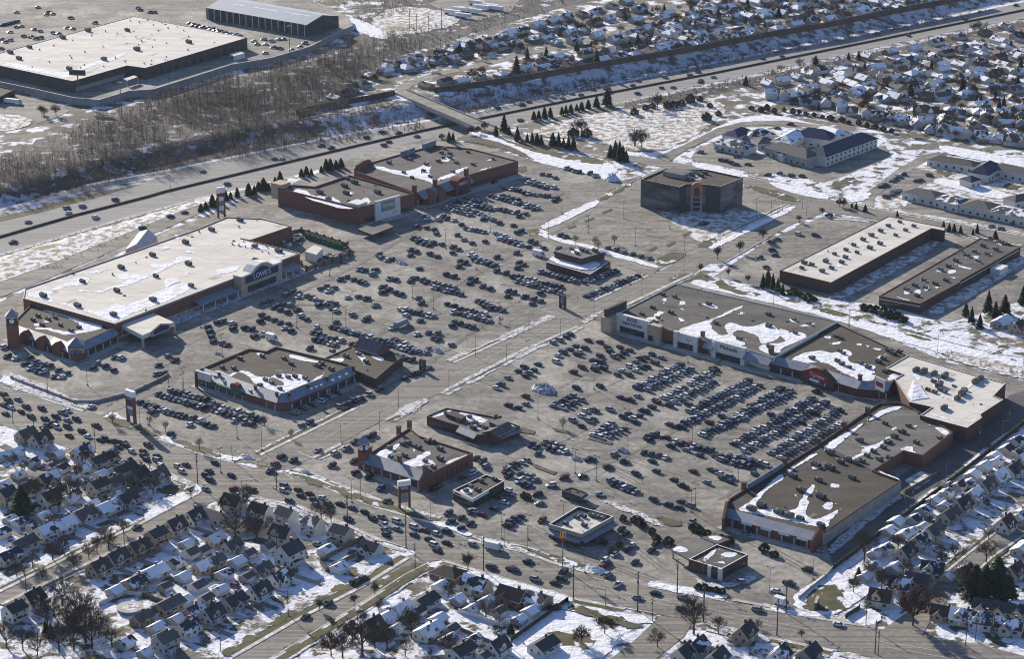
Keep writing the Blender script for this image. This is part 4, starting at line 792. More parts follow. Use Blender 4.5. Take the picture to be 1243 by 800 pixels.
B.units(T(210, 400, [(370, 240), (300, 235), (405, 180), (540, 165), (675, 180), (715, 212), (900, 210), (960, 245), (640, 285), (700, 295), (560, 310), (650, 365), (740, 290), (600, 330), (880, 225), (800, 300), (530, 345)]), B.z, 0); B.snow([T(210, 400, q) for q in ([(190, 250), (290, 250), (330, 280), (390, 255), (440, 270), (500, 330), (540, 370), (640, 395), (720, 380), (790, 340), (830, 310), (790, 275), (700, 270), (620, 270), (570, 300), (600, 340), (690, 345), (640, 300), (560, 290), (500, 285), (430, 240), (380, 270), (330, 300), (240, 275)], [(700, 150), (800, 170), (900, 200), (860, 202), (760, 185), (715, 175)], [(505, 140), (560, 145), (540, 170), (510, 160)], [(820, 330), (870, 290), (920, 270), (900, 300), (840, 340)])], B.z, .5)
# small bank with pitched tower
B = flat_building('bank', 'small brown bank with dark gabled tower and snowy low roof behind the angled shops', 'bank', [(391, 436), (428, 448), (456, 460), (478, 441), (489, 433), (464, 421), (432, 418)], 4.6, 'brick_dark', 'roof_brown', .4, cap='dark_wall')
def gable_block(B, px, z, L, W, h, hr, wall, roof, ang, name='roof', parent=None):
    c = G(px[0], px[1], z); ca, sa = math.cos(ang), math.sin(ang); P = lambda x, y, zz: (c.x + x * ca - y * sa, c.y + x * sa + y * ca, zz)
    b = MB(); x, y = L / 2, W / 2; b.prism([P(-x, -y, 0)[:2], P(x, -y, 0)[:2], P(x, y, 0)[:2], P(-x, y, 0)[:2]], 0, h, wall)
    for sx in (-1, 1): b.face([P(sx * x, -y, h), P(sx * x, y, h), P(sx * x, 0, hr)] if sx > 0 else [P(-x, y, h), P(-x, -y, h), P(-x, 0, hr)], wall)
    w_ = B.part(b, 'wing', parent=parent); b = MB(); ov = .5
    for sy in (-1, 1):
        dz = (hr - h) * ov / y
        b.face([P(-x - ov, sy * (y + ov), h - dz), P(x + ov, sy * (y + ov), h - dz), P(x + ov, 0, hr + .02), P(-x - ov, 0, hr + .02)][::sy * -1], roof); b.face([P(-x - ov, sy * (y + ov), h - dz - .2), P(x + ov, sy * (y + ov), h - dz - .2), P(x + ov, sy * (y + ov), h - dz), P(-x - ov, sy * (y + ov), h - dz)], 'white_wall')
    B.part(b, name, parent=w_)
gable_block(B, (452, 425), 4.6, 14, 9, 6.0, 10, 'brick', 'shingle_navy', B_ANG); B.units(T(380, 380, [(280, 255), (320, 300), (120, 240), (200, 265)]), B.z, 0); B.snow([T(380, 380, q) for q in ([(80, 285), (180, 270), (190, 300), (100, 295)], [(250, 220), (300, 245), (330, 300), (310, 310), (270, 260)], [(330, 240), (440, 275), (410, 300), (350, 260)])], B.z, .4)
# brick shops with clock tower at the junction
B = flat_building('brick_shops', 'red brick shops with grey eave and slim clock tower beside the road junction', 'shops', [(439, 561), (476, 573), (511, 584), (524, 574), (574, 550), (509, 529), (497, 519), (449, 550)], 6.6, 'brick', 'roof_gravel', .7, cap='brick_dark', edges={0, 1, 2}, h_front=3.8)
storefront(B, Edge((439, 561), (511, 584), 3.8), .04, .96, 2.9); clock_tower(B, (442, 569), 13.5, 3.6)
for p in ((485, 560), (497, 517), (516, 572), (449, 549), (484, 524)): pier(B, p, 6.6, 8.8, 1.5)
b = MB(); e = Edge((511, 584), (524, 574), 5); profile(b, e, [(-.1, 0), (1.1, 0), (1.1, 5.5), (.5, 9.2), (-.1, 5.5)], .4, .8, 'brick'); B.part(b, 'gable'); e = Edge((524, 574), (574, 550), 6.6); 
for i in range(7): b = MB(); block(b, e, .1 + i * .12, .15 + i * .12, .05, .1, 1.0, 4.2, 'brick_dark'); B.part(b, 'blind_window')
B.units(T(420, 480, [(265, 325), (270, 380), (355, 370), (345, 300), (435, 320), (490, 285), (570, 330), (520, 285), (480, 405), (570, 390), (380, 295), (530, 440)]), B.z, 0); B.snow([T(420, 480, q) for q in ([(165, 360), (300, 300), (330, 290), (310, 330), (250, 370), (300, 390), (280, 400), (220, 380)], [(330, 415), (390, 395), (450, 360), (510, 335), (520, 360), (460, 385), (520, 395), (560, 425), (500, 425), (440, 435), (400, 440)], [(590, 410), (740, 360), (745, 370), (620, 425)], [(400, 330), (425, 335), (410, 348)], [(200, 385), (330, 345), (320, 350)])], B.z, .4)
# dark restaurant
B = flat_building('restaurant', 'low dark brown restaurant with grey eave wing and junk-strewn snowy roof', 'restaurant', [(518, 505), (560, 518), (580, 528), (602, 527), (631, 517), (596, 505), (542, 495)], 4.6, 'brick_dark', 'roof_grey', .6, cap='dark_wall')
e = Edge((518, 505), (560, 518), 4.6); b = MB(); block(b, e, .05, .95, .06, .1, .4, 2.8, 'glass'); B.part(b, 'window'); b = MB(); awning(b, Edge((558, 518), (580, 527), 4.6), 0, 1, 3.0, 4.9, 2.5, 'metal_blue'); B.part(b, 'sloped_eave'); gable_block(B, (605, 522), 4.6, 12, 8, 4.5, 6.2, 'brick_dark', 'shingle_grey', A_ANG); B.units(T(380, 380, [(810, 615), (885, 660), (950, 635), (960, 680), (985, 670), (1010, 690), (1045, 700), (970, 700), (1120, 640)]), B.z, 0); B.snow([T(380, 380, q) for q in ([(870, 600), (950, 610), (1060, 650), (1050, 670), (960, 660), (920, 650)], [(940, 675), (1010, 680), (1050, 705), (980, 705)])], B.z, .4)
b = MB(); q = [G(x, y, 5.8) for x, y in [(548, 499), (566, 505), (560, 509), (541, 502)]]; b.prism([(p.x, p.y) for p in q], 4.0, 5.8, 'brick_dark', 'roof_brown'); B.part(b, 'raised_block'); b = MB(); q = [G(x, y, 6.2) for x, y in [(594, 512), (606, 508), (616, 512), (604, 517)]]; b.prism([(p.x, p.y) for p in q], 4.0, 6.2, 'dark_wall', 'roof_grey'); B.part(b, 'raised_block'); b = MB(); awning(b, Edge((602, 527), (631, 517), 4.6), .0, 1.0, 2.8, 3.4, 1.8, 'metal_blue'); B.part(b, 'awning'); B.snow([[(566, 512), (584, 516), (590, 521), (574, 520)], [(600, 522), (622, 515), (626, 517), (606, 525)], [(522, 505), (546, 497), (550, 499), (528, 508)]], B.z, .3)
# fast-food restaurants, kiosk, corner bank
B = flat_building('takeaway_restaurant', 'small flat-roofed brown takeaway with red and white sign band right of brick shops', 'restaurant', [(550, 595), (574, 606), (612, 584), (590, 576)], 4.8, 'dark_wall', 'roof_gravel', .6, cap='white_wall')
e = Edge((550, 595), (574, 606), 4.8); b = MB(); block(b, e, 0, 1, .2, .3, 3.4, 4.7, 'sign_white'); sg = B.part(b, 'sign_band'); b = MB(); block(b, e, .1, .4, .28, .1, 3.7, 4.4, 'sign_red'); B.part(b, 'sign_stripe', parent=sg); b = MB(); block(b, e, .1, .9, .08, .12, .4, 3, 'glass'); B.part(b, 'window'); e = Edge((574, 606), (612, 584), 4.8); 
for i in range(5): b = MB(); block(b, e, .06 + i * .12, .15 + i * .12, .06, .1, .5, 3.2, 'glass'); B.part(b, 'window')
b = MB(); block(b, e, 0, .5, .12, .2, 3.5, 4.6, 'sign_white'); B.part(b, 'sign_band'); B.units([(572, 592), (584, 585), (600, 583), (580, 596), (566, 597)], B.z, 0); B.snow([[(556, 596), (572, 590), (578, 594), (566, 602)]], B.z, .3)
B = flat_building('kiosk', 'tiny dark drive-through kiosk beside a grass island', 'kiosk', [(682, 595), (706, 604), (713, 598.5), (694, 591.5)], 3.2, 'dark_wall', 'unit_dark', .4, cap='dark_wall'); b = MB(); e = Edge((682, 595), (706, 604), 3.2); block(b, e, .1, .9, .05, .1, .8, 2.2, 'glass'); B.part(b, 'window'); B.units([(691, 597), (701, 598)], B.z, 3); b = MB(); block(b, Edge((706, 604), (713, 598.5), 3.2), 0, 1, 2, 2, 2.2, 2.6, 'metal_blue'); B.part(b, 'awning')
B = flat_building('burger_restaurant', 'box-shaped burger restaurant with white parapet and grey skirt eave near main road', 'restaurant', [(666, 636.5), (706, 648.5), (745, 627), (702, 614.5)], 6.0, 'dark_wall', 'roof_tan', 1.5, cap='white_wall')
for p, q in (((666, 636.5), (706, 648.5)), ((706, 648.5), (745, 627))):
    e = Edge(p, q, 6); b = MB(); block(b, e, 0, 1, .15, .2, 4.2, 5.9, 'grey_wall'); B.part(b, 'parapet_band'); b = MB(); awning(b, e, -.02, 1.02, 3.0, 3.7, 2.2, 'metal_blue'); B.part(b, 'skirt_eave'); b = MB(); block(b, e, .05, .95, .05, .1, .7, 2.8, 'glass'); B.part(b, 'window'); b = MB(); block(b, e, .55, .95, .2, .1, 3.7, 4.2, 'brick'); B.part(b, 'brick_band')
B.units(T(620, 560, [(335, 385), (445, 395), (490, 335), (440, 340), (400, 345), (520, 345), (560, 355)]), B.z, 0); B.snow([T(620, 560, q) for q in ([(400, 340), (440, 320), (470, 335), (430, 355)], [(500, 360), (560, 345), (550, 370)])], B.z, .3)
B = flat_building('corner_bank', 'small modern brick bank with white entrance piers and flat snowy roof by main road', 'bank', [(836, 679), (876, 691), (908, 673.5), (870, 661)], 4.8, 'brick_dark', 'roof_gravel', .6, cap='white_wall')
e = Edge((836, 679), (876, 691), 4.8); b = MB(); block(b, e, .1, .6, .06, .1, .4, 3.2, 'glass'); B.part(b, 'window')
for t in (.66, .97):
    b = MB(); block(b, e, t - .05, t + .05, .9, 1.2, 0, 5.0, 'white_wall'); B.part(b, 'entrance_pier')
b = MB(); block(b, e, .7, .93, .5, .3, .1, 4, 'glass'); B.part(b, 'entrance_glass'); e = Edge((876, 691), (908, 673.5), 4.8); b = MB(); block(b, e, .05, .9, .06, .1, .8, 2.6, 'glass'); B.part(b, 'window'); B.snow([T(840, 640, q) for q in ([(170, 165), (230, 150), (290, 165), (230, 190), (190, 185)], [(50, 200), (140, 130), (160, 140), (80, 215)], [(140, 220), (180, 205), (210, 225), (180, 222)])], B.z, .3)
b = MB(); q = [G(x, y, 4.4) for x, y in [(814, 667), (836, 679), (868, 661), (848, 653)]]; b.prism([(p.x, p.y) for p in q], 3.6, 4.4, 'grey_wall', 'roof_grey'); cn_ = B.part(b, 'drive_through_canopy')
for p in q[:2]:
    b = MB(); b.box((p.x + 1, p.y + 1, 0), (.6, .6, 3.6), 'white_wall', A_ANG); B.part(b, 'post', parent=cn_)
b = MB(); b.poly([(p[0], p[1], 4.5) for p in blob(GP([(814, 668), (825, 662), (838, 669), (828, 672)], 4.4), .2)], 'snow', True); B.part(b, 'roof_snow', parent=cn_)
B2 = Bld('bank_annex', 'low snowy flat-roofed annex behind the corner bank', 'annex', G(868, 657, 0)); b = MB(); q = [G(x, y, 3.6) for x, y in [(850, 653), (871, 661), (886, 655), (868, 648)]]; b.prism([(p.x, p.y) for p in q], 0, 3.6, 'brick_dark', 'roof_gravel'); B2.part(b, 'walls'); b = MB(); b.poly([(p[0], p[1], 3.7) for p in blob(GP([(858, 653), (870, 658), (878, 654), (868, 650)], 3.6), .3)], 'snow', True); B2.part(b, 'roof_snow')
# two-storey look restaurant in the lot
B = flat_building('family_restaurant', 'restaurant with broad pale eave and raised navy roof block amid parked cars', 'restaurant', [(663, 318), (716, 333), (741, 317), (690, 303)], 3.8, 'brick_dark', 'metal_blue', .15, cap='white_wall')
b = MB(); q = [G(x, y, 7.4) for x, y in [(673, 305), (706, 314), (734, 306), (698, 297)]]; P_ = [(p.x, p.y) for p in q]; b.prism(P_, 3.6, 7.4, 'brick_dark', 'roof_grey'); ub = B.part(b, 'upper_block'); b = MB(); b.prism(inset(ccw(P_), -.4), 6.4, 7.2, 'shingle_navy'); B.part(b, 'fascia', parent=ub); B.units([(694, 303), (706, 304), (712, 306), (700, 308), (722, 305)], 7.4, 0); B.snow([[(690, 305), (700, 301), (708, 304), (698, 309)]], 7.4, .3)
e = Edge((663, 318), (716, 333), 3.8); b = MB(); block(b, e, .04, .96, .05, .1, .6, 2.6, 'glass'); B.part(b, 'window'); e = Edge((716, 333), (741, 317), 3.8); b = MB(); block(b, e, .04, .96, .05, .1, .6, 2.6, 'glass'); B.part(b, 'window'); b = MB(); b.poly([(p[0], p[1], 3.95) for p in blob(GP([(664, 317), (716, 331), (732, 320), (716, 316), (672, 309)], 3.8), .3)], 'snow', True); B.part(b, 'roof_snow')
# discount clothing / craft block
B = flat_building('discount_store_block', 'wide dark-roofed store block with white and tan facade panels', 'store', [(746, 382), (789, 393), (842, 407), (866, 413), (905, 423), (938, 434), (1017, 390), (820, 344)], 7.6, 'white_wall', 'roof_gravel', .5, cap='grey_wall')
e = Edge((746, 382), (938, 434), 7.6)
def facade(t0, t1, z, m, out=1.2, gt=(.12, .88), gz=3.2):
    b = MB(); block(b, e, t0, t1, out, out + .8, 0, z, m); f = B.part(b, 'facade'); b = MB(); a, c = t0 + (t1 - t0) * gt[0], t0 + (t1 - t0) * gt[1]; block(b, e, a, c, out + .05, .1, .2, gz, 'glass'); B.part(b, 'shop_window', parent=f); return f
facade(.02, .235, 9.2, 'white_wall'); facade(.235, .315, 8.6, 'tan_block', 2.6, (.1, .5), 3); facade(.315, .40, 7.4, 'brick', .5, (.05, .95), 2.0); facade(.40, .545, 7.8, 'white_wall'); facade(.545, .60, 7.0, 'brick', .6); facade(.64, .84, 8.8, 'white_wall')
b = MB(); awning(b, e, .59, .65, 4.5, 7.2, 3, 'metal_blue'); B.part(b, 'sloped_eave'); b = MB(); awning(b, e, .84, 1.0, 4.5, 7.0, 3.5, 'metal_blue'); B.part(b, 'sloped_eave')
B.text('ROSS', e.pt(.128, 1.35, 7.6), e.ang, 2.7, 'sign_blue'); B.text('DRESS FOR LESS', e.pt(.128, 1.35, 5.3), e.ang, 1.7, 'sign_blue'); B.text('Michaels', e.pt(.74, 1.35, 6.5), e.ang, 2.9, 'dark_wall')
b = MB(); c = G(741, 383, 8); b.box((c.x, c.y, 0), (6, 8, 8), 'tan_block', B_ANG); B.part(b, 'corner_block'); b = MB(); c = G(747, 379, 8); b.box((c.x, c.y, 7.2), (1.6, 17, 4.6), 'dark_wall', B_ANG); B.part(b, 'roof_screen')
for t in (.03, .225, .41, .535, .65, .83):
    b = MB(); block(b, e, t - .012, t + .012, 1.9, 1.6, 0, 8.2, 'white_wall'); B.part(b, 'pier')
for p in ((853, 408), (936, 428)): pier(B, p, 7.6, 9.6, 1.6, 'brick')
B.units(T(720, 310, [(420, 240), (495, 255), (360, 320), (295, 360), (470, 350), (395, 385), (700, 300), (885, 510), (1060, 435), (745, 415), (1065, 555), (1065, 360), (375, 412)]), B.z, 0); B.units(T(920, 370, [(62, 62), (220, 95), (310, 120), (225, 175), (65, 130)]), B.z, 0)
B.snow([T(720, 310, q) for q in ([(425, 265), (445, 255), (445, 280), (428, 285)], [(520, 280), (555, 275), (562, 298), (525, 305)], [(365, 380), (390, 335), (440, 345), (400, 365), (420, 400), (330, 390), (300, 400), (340, 375)], [(505, 380), (540, 385), (552, 400), (525, 405)], [(650, 295), (690, 290), (750, 310), (760, 325), (720, 320)], [(510, 460), (600, 420), (720, 390), (820, 340), (915, 300), (900, 320), (800, 365), (690, 410), (760, 490), (830, 480), (790, 440), (820, 400), (930, 440), (1010, 420), (1100, 430), (1160, 490), (1070, 510), (1010, 500), (960, 470), (850, 450), (850, 500), (930, 520), (920, 560), (800, 520), (700, 510), (610, 485), (540, 470)], [(900, 345), (915, 350), (905, 360), (890, 355)], [(525, 325), (550, 322), (545, 332)], [(1130, 440), (1190, 460), (1180, 480), (1130, 470)])] + [T(920, 370, q) for q in ([(0, 120), (60, 105), (110, 140), (150, 190), (80, 230), (0, 240)], [(100, 150), (160, 180), (250, 160), (310, 190), (250, 220), (150, 260), (110, 310), (0, 280), (20, 240), (90, 240), (180, 225), (140, 195)], [(190, 85), (240, 90), (230, 110), (200, 105)], [(240, 125), (320, 120), (360, 110), (330, 130), (270, 135)])], B.z, .5)
# fashion store block with red gable
B = flat_building('fashion_store_block', 'brown-roofed store block with red sign gable and slate eaves', 'store', [(933, 441), (978, 451), (1015, 464), (1042, 472), (1078, 474.5), (1094, 455), (1100, 431), (1016, 392), (942, 432)], 6.8, 'brick_dark', 'roof_brown', .6, cap='dark_wall', edges={0, 1, 2, 3, 4}, h_front=4.4)
e = Edge((933, 441), (978, 451), 4.4); storefront(B, e, .03, .97, 3.0); e = Edge((1015, 464), (1078, 474.5), 4.4); storefront(B, e, .06, .97, 3.0)
e = Edge((978, 451), (1015, 464), 4.4); b = MB(); profile(b, e, [(-.05, 0), (1.0, 0), (1.0, 5.0), (.62, 8.9), (.5, 9.1), (.38, 8.9), (-.05, 5.0)], 2.4, 3.0, 'brick_dark'); sg = B.part(b, 'sign_gable'); b = MB(); profile(b, e, [(.06, 3.6), (.9, 3.6), (.9, 5.4), (.62, 8.1), (.38, 8.1), (.06, 5.4)], 2.5, .12, 'sign_red'); B.part(b, 'sign_panel', 'deep red sign panel', parent=sg); b = MB(); block(b, e, .28, .58, 3.4, 1.0, 2.6, 3.4, 'sign_white'); B.part(b, 'door_canopy', parent=sg); b = MB(); block(b, e, .2, .7, 2.5, .1, .1, 2.5, 'glass'); B.part(b, 'doorway', parent=sg); B.text('T.J.maxx', e.pt(.5, 2.56, 5.4), e.ang, 2.6, 'sign_white')
b = MB(); c = G(1008, 464, 3); hh = 3.2
for i in range(4): b.face([(c.x + hh * (-1, 1, 1, -1)[i], c.y + hh * (-1, -1, 1, 1)[i], 2), (c.x + hh * (1, 1, -1, -1)[i], c.y + hh * (-1, 1, 1, -1)[i], 2), (c.x, c.y, 7.5)], 'sign_white' if i % 2 else 'sign_red')
B.part(b, 'pyramid_canopy'); pier(B, (1044, 461), 6.8, 9, 1.5); pier(B, (936, 428), 6.8, 10, 2)
B.units(T(920, 370, [(495, 285), (520, 300), (480, 345), (510, 365), (555, 385), (668, 385), (770, 410), (330, 330), (625, 360), (790, 280), (820, 300), (760, 330), (500, 205), (470, 195), (730, 350), (860, 290)]), B.z, 0); B.snow([T(920, 370, q) for q in ([(170, 345), (280, 290), (390, 275), (450, 300), (530, 265), (585, 300), (540, 320), (560, 355), (640, 360), (720, 370), (700, 400), (720, 460), (620, 465), (560, 430), (500, 410), (450, 370), (380, 345), (280, 360)], [(400, 190), (450, 190), (440, 205), (405, 205)], [(440, 235), (510, 220), (500, 240), (450, 245)], [(600, 235), (640, 240), (630, 252), (600, 248)], [(695, 260), (750, 270), (740, 280), (700, 272)], [(715, 325), (760, 300), (750, 320), (720, 335)], [(790, 440), (820, 420), (880, 420), (840, 450), (780, 470)], [(660, 245), (680, 250), (670, 260)])], B.z, .45)
# cinema-like pale roof block
B = flat_building('pale_roof_block', 'maroon-walled building with stepped pale roof and rows of large rooftop units', 'store', [(1075, 447), (1096, 454), (1086, 460), (1104, 488), (1131, 494), (1117, 504), (1174, 519.5), (1192, 507), (1190, 503), (1218, 485), (1206, 480.5), (1221, 465), (1179, 454), (1103, 431)], 7.4, 'brick_dark', 'roof_white', .35, cap='roof_white')
B.units(T(1003, 400, [(545, 255), (590, 265), (655, 275), (720, 290), (905, 325), (935, 305), (825, 395), (795, 425), (715, 485), (685, 345)]), B.z, 1, A_ANG, 1.15); B.units(T(1003, 400, [(650, 320), (615, 370), (655, 385), (720, 385), (840, 370), (690, 370)]), B.z, 0)
b = MB(); c0, c1, c2, c3 = (G(x, y, 7.3) for x, y in T(1003, 400, [(490, 400), (520, 320), (625, 415), (520, 430)])); tp = G(1003 + 535 / 5, 400 + 318 / 5, 7.3); tp.z = 9.2
for a, c in ((c0, c1), (c1, c2), (c2, c3), (c3, c0)): b.face([a, c, tp], 'snow' if a is c2 or a is c3 else 'tan_block')
B.part(b, 'tent_roof'); B.snow([T(1003, 400, q) for q in ([(530, 260), (580, 280), (560, 310), (530, 290)], [(640, 510), (700, 530), (860, 580), (940, 530), (900, 545), (850, 575), (760, 555), (650, 525)], [(750, 430), (800, 400), (900, 300), (920, 305), (820, 405), (770, 440)], [(640, 330), (700, 350), (680, 365), (650, 360)], [(660, 390), (720, 400), (700, 412)], [(880, 450), (900, 445), (890, 460)])], B.z, .3)
for t0, t1 in ((.0, .33), (.35, .7), (.72, 1.0)):
    ee = Edge((746, 382), (938, 434), 7.6) if t1 < 2 else None; sheet('pavement', [ee.pt(t0, 0), ee.pt(t1, 0), ee.pt(t1, 6), ee.pt(t0, 6)], 'concrete', .17, world=True, skirt=.16)
ee = Edge((139, 393), (364, 307), 8.5); sheet('pavement', [ee.pt(.2, 0), ee.pt(1.0, 0), ee.pt(1.0, 8.5), ee.pt(.2, 8.5)], 'dirty_snow', .17, world=True, skirt=.16)
ee = Edge((436, 252), (503, 234), 10.3); sheet('pavement', [ee.pt(0, 0), ee.pt(1.0, 0), ee.pt(1.0, 6), ee.pt(0, 6)], 'concrete', .17, world=True, skirt=.16); ee = Edge((505, 234), (629, 195), 8.2); sheet('pavement', [ee.pt(0, 0), ee.pt(1.0, 0), ee.pt(1.0, 7), ee.pt(0, 7)], 'concrete', .17, world=True, skirt=.16)
# long strip at the right, brown roof
B = flat_building('strip_shops', 'long brown-roofed strip of brick shops with slate eave facing main road', 'shops', [(879, 627), (934, 642), (988, 656.5), (999, 647), (1047, 614.5), (1094, 583.5), (1060, 571), (1097, 547), (1120, 553), (1157, 524.5), (1110, 496), (1092, 488), (1067, 489), (990, 541), (884, 606)], 6.0, 'brick', 'roof_brown', .8, cap='dark_wall', edges={0, 1, 2}, h_front=4.2)
storefront(B, Edge((879, 627), (988, 656.5), 4.2), .1, .93, 3.1); e = Edge((879, 627), (988, 656.5), 4.2); 
for t in (.2, .42, .62, .82): b = MB(); block(b, e, t, t + .12, .75, .2, 3.3, 4.1, 'sign_white'); B.part(b, 'sign_board')
b = MB(); e2 = Edge((999, 647), (1094, 583.5), 6.0); block(b, e2, 0, 1, .05, .1, 0, 5.4, 'grey_wall'); B.part(b, 'rear_wall', 'grey rear wall')
for p, q in (((988, 656), (999, 647)), ((879, 627), (884, 611))):
    e3 = Edge(p, q, 5); b = MB(); profile(b, e3, [(-.25, 0), (1.2, 0), (1.2, 5.5), (.5, 8.6), (-.25, 5.5)], .5, 1.0, 'brick'); B.part(b, 'end_gable')
for p in ((903, 592), (952, 562), (994, 538), (1025, 518), (1053, 500)): pier(B, p, 6.2, 8.2, 1.6)
b = MB(); e4 = Edge((908, 592), (950, 566), 6); block(b, e4, 0, 1, .3, .5, 0, 7.6, 'metal_blue'); B.part(b, 'glazed_screen')
rf = MB(); q = [G(x, y, 5.2) for x, y in [(1003, 541), (1060, 571), (1097, 547), (1120, 553), (1155, 525), (1110, 499), (1088, 497)]]; rf.poly([(p.x, p.y, B.z + .04) for p in q], 'roof_grey', True); B.part(rf, 'upper_roof', 'paler grey roof section')
B.units(T(860, 510, [(670, 370), (565, 435), (680, 470), (870, 355), (430, 570), (490, 590), (555, 605), (680, 645), (265, 550), (320, 525), (650, 280), (735, 295), (800, 260), (845, 245), (740, 205), (920, 130), (510, 345), (895, 265)]), B.z, 1); B.units(T(860, 510, [(1000, 195), (960, 220), (930, 255), (1060, 170), (1095, 135), (1130, 105), (1180, 75), (1070, 25), (1095, 235), (1040, 245)]), B.z, 0); B.units(T(1003, 400, [(355, 575), (545, 690), (500, 590), (455, 625), (410, 655), (365, 690), (690, 665)]), B.z + .04, 0)
B.snow([T(860, 510, q) for q in ([(160, 550), (250, 500), (330, 420), (420, 340), (470, 330), (440, 370), (360, 420), (290, 500), (290, 550), (350, 540), (430, 550), (480, 560), (550, 530), (560, 480), (620, 400), (650, 390), (640, 440), (590, 470), (615, 500), (580, 560), (630, 610), (700, 590), (790, 540), (780, 570), (730, 620), (720, 660), (600, 640), (450, 600), (300, 575), (250, 560)], [(690, 520), (740, 490), (762, 510), (740, 550), (700, 545)], [(730, 385), (800, 390), (790, 415), (750, 415)], [(470, 310), (560, 260), (640, 200), (670, 205), (600, 250), (540, 280), (490, 325)], [(740, 210), (790, 240), (870, 230), (940, 195), (920, 160), (960, 160), (1020, 150), (1100, 95), (1110, 105), (1030, 170), (950, 210), (880, 240), (800, 250)], [(620, 290), (650, 270), (690, 290), (640, 305)], [(680, 180), (760, 120), (840, 80), (940, 15), (945, 30), (850, 95), (770, 170), (720, 190)], [(1010, 300), (1090, 330), (1160, 360), (1150, 366), (1060, 330)], [(520, 455), (535, 450), (530, 465)])] + [T(1003, 400, q) for q in ([(640, 585), (760, 615), (720, 650), (690, 625)], [(440, 735), (490, 710), (530, 710), (520, 740), (560, 755)], [(395, 610), (420, 590), (430, 600), (400, 620)], [(250, 550), (330, 490), (430, 465), (470, 475), (360, 510), (270, 560)], [(530, 580), (550, 585), (530, 600)])], B.z + .05, .4)
# office block, mirror-glass reflections painted into the wall colour
B = flat_building('office_block', 'five-storey mirror-glass office block with orange arched entrance bay', 'office', [(778, 217), (825, 227), (833, 223), (857, 223.5), (875, 226), (902, 215), (858, 205.5), (808, 204)], 16.5, 'painted_mirror_glass', 'roof_brown', .8, cap='tan_block')
for p, q in (((778, 217), (825, 227)), ((875, 226), (902, 215))):
    e = Edge(p, q, 16.5); b = MB()
    for k in range(1, 6): b = MB(); block(b, e, 0, 1, .06, .12, k * 3.25 - .25, k * 3.25, 'dark_wall'); B.part(b, 'floor_band')
for p, q in (((825, 227), (833, 223)), ((857, 223.5), (875, 226))):
    e = Edge(p, q, 16.5); b = MB(); block(b, e, .0, 1.0, .1, .2, 0, 15.8, 'unit_dark'); B.part(b, 'dark_bay')
e = Edge((835, 223), (857, 223.5), 16.5); b = MB(); block(b, e, .18, .82, 1.2, 2.0, 0, 15.0, 'grey_wall'); eb = B.part(b, 'entrance_bay'); b = MB(); ar = [(.16, 9.4), (.84, 9.4)] + [(.5 + .34 * math.cos(i * math.pi / 8), 13.4 + 4.6 * math.sin(i * math.pi / 8)) for i in range(9)]; profile(b, e, ar, 2.0, 1.8, 'terracotta'); B.part(b, 'arch', parent=eb); b = MB(); profile(b, e, [(.34, 9.8), (.66, 9.8)] + [(.5 + .16 * math.cos(i * math.pi / 8), 13.0 + 2.4 * math.sin(i * math.pi / 8)) for i in range(9)], 2.15, .2, 'brick_dark'); B.part(b, 'arch_infill', parent=eb)

for k in range(3): b = MB(); block(b, e, .3, .7, 1.3, .1, 1.0 + k * 2.8, 3.0 + k * 2.8, 'glass'); B.part(b, 'window', parent=eb)
b = MB(); c = G(823, 210, 17); b.box((c.x, c.y, 15.7), (11, 14, 2.6), 'grey_wall', A_ANG, 'roof_grey'); B.part(b, 'plant_room'); B.units([(839, 214), (845, 211), (833, 213), (850, 214), (856, 211), (838, 218)], B.z, 1); B.snow([[(822, 211), (836, 208), (854, 213), (850, 220), (838, 217), (828, 217)]], B.z, .6, 'dirty_snow')
# long warehouses
B = flat_building('warehouse', 'long white-roofed brick warehouse with two rows of rooftop units', 'warehouse', [(946.5, 328), (1009, 343), (1131, 277), (1147, 280), (1147.5, 276), (1078, 262)], 6.6, 'brick_dark', 'roof_white', .25, cap='brick')
B.units(T(1003, 250, [(30, 380), (92, 345), (115, 315), (185, 285), (263, 258), (325, 232), (420, 180), (480, 150), (530, 125), (50, 295), (118, 270), (165, 240), (222, 208), (275, 182), (328, 155), (378, 125), (445, 100)]), B.z, 0); B.units([(973, 326), (976, 320), (985, 322), (998, 330), (1002, 318)], B.z, 0)
e = Edge((946.5, 328), (1009, 343), 6.6); b = MB(); block(b, e, .03, .97, .05, .1, 1.2, 3.0, 'dark_wall'); B.part(b, 'window'); e = Edge((1009, 343), (1131, 277), 6.6); 
for i in range(14): b = MB(); block(b, e, .04 + i * .068, .075 + i * .068, .05, .1, .3, 3.4, 'dark_wall'); B.part(b, 'loading_door')
B.snow([T(1003, 250, q) for q in ([(60, 350), (100, 360), (90, 372), (60, 365)], [(200, 260), (240, 250), (230, 265)], [(300, 160), (330, 170), (310, 178)])], B.z, .3)
B = flat_building('warehouse', 'long dark-roofed brick warehouse with white snow spots on roof', 'warehouse', [(1067, 359), (1117, 368.5), (1164, 343), (1167, 339.5), (1239, 299), (1189, 289)], 5.2, 'brick_dark', 'roof_gravel', .35, cap='brick')
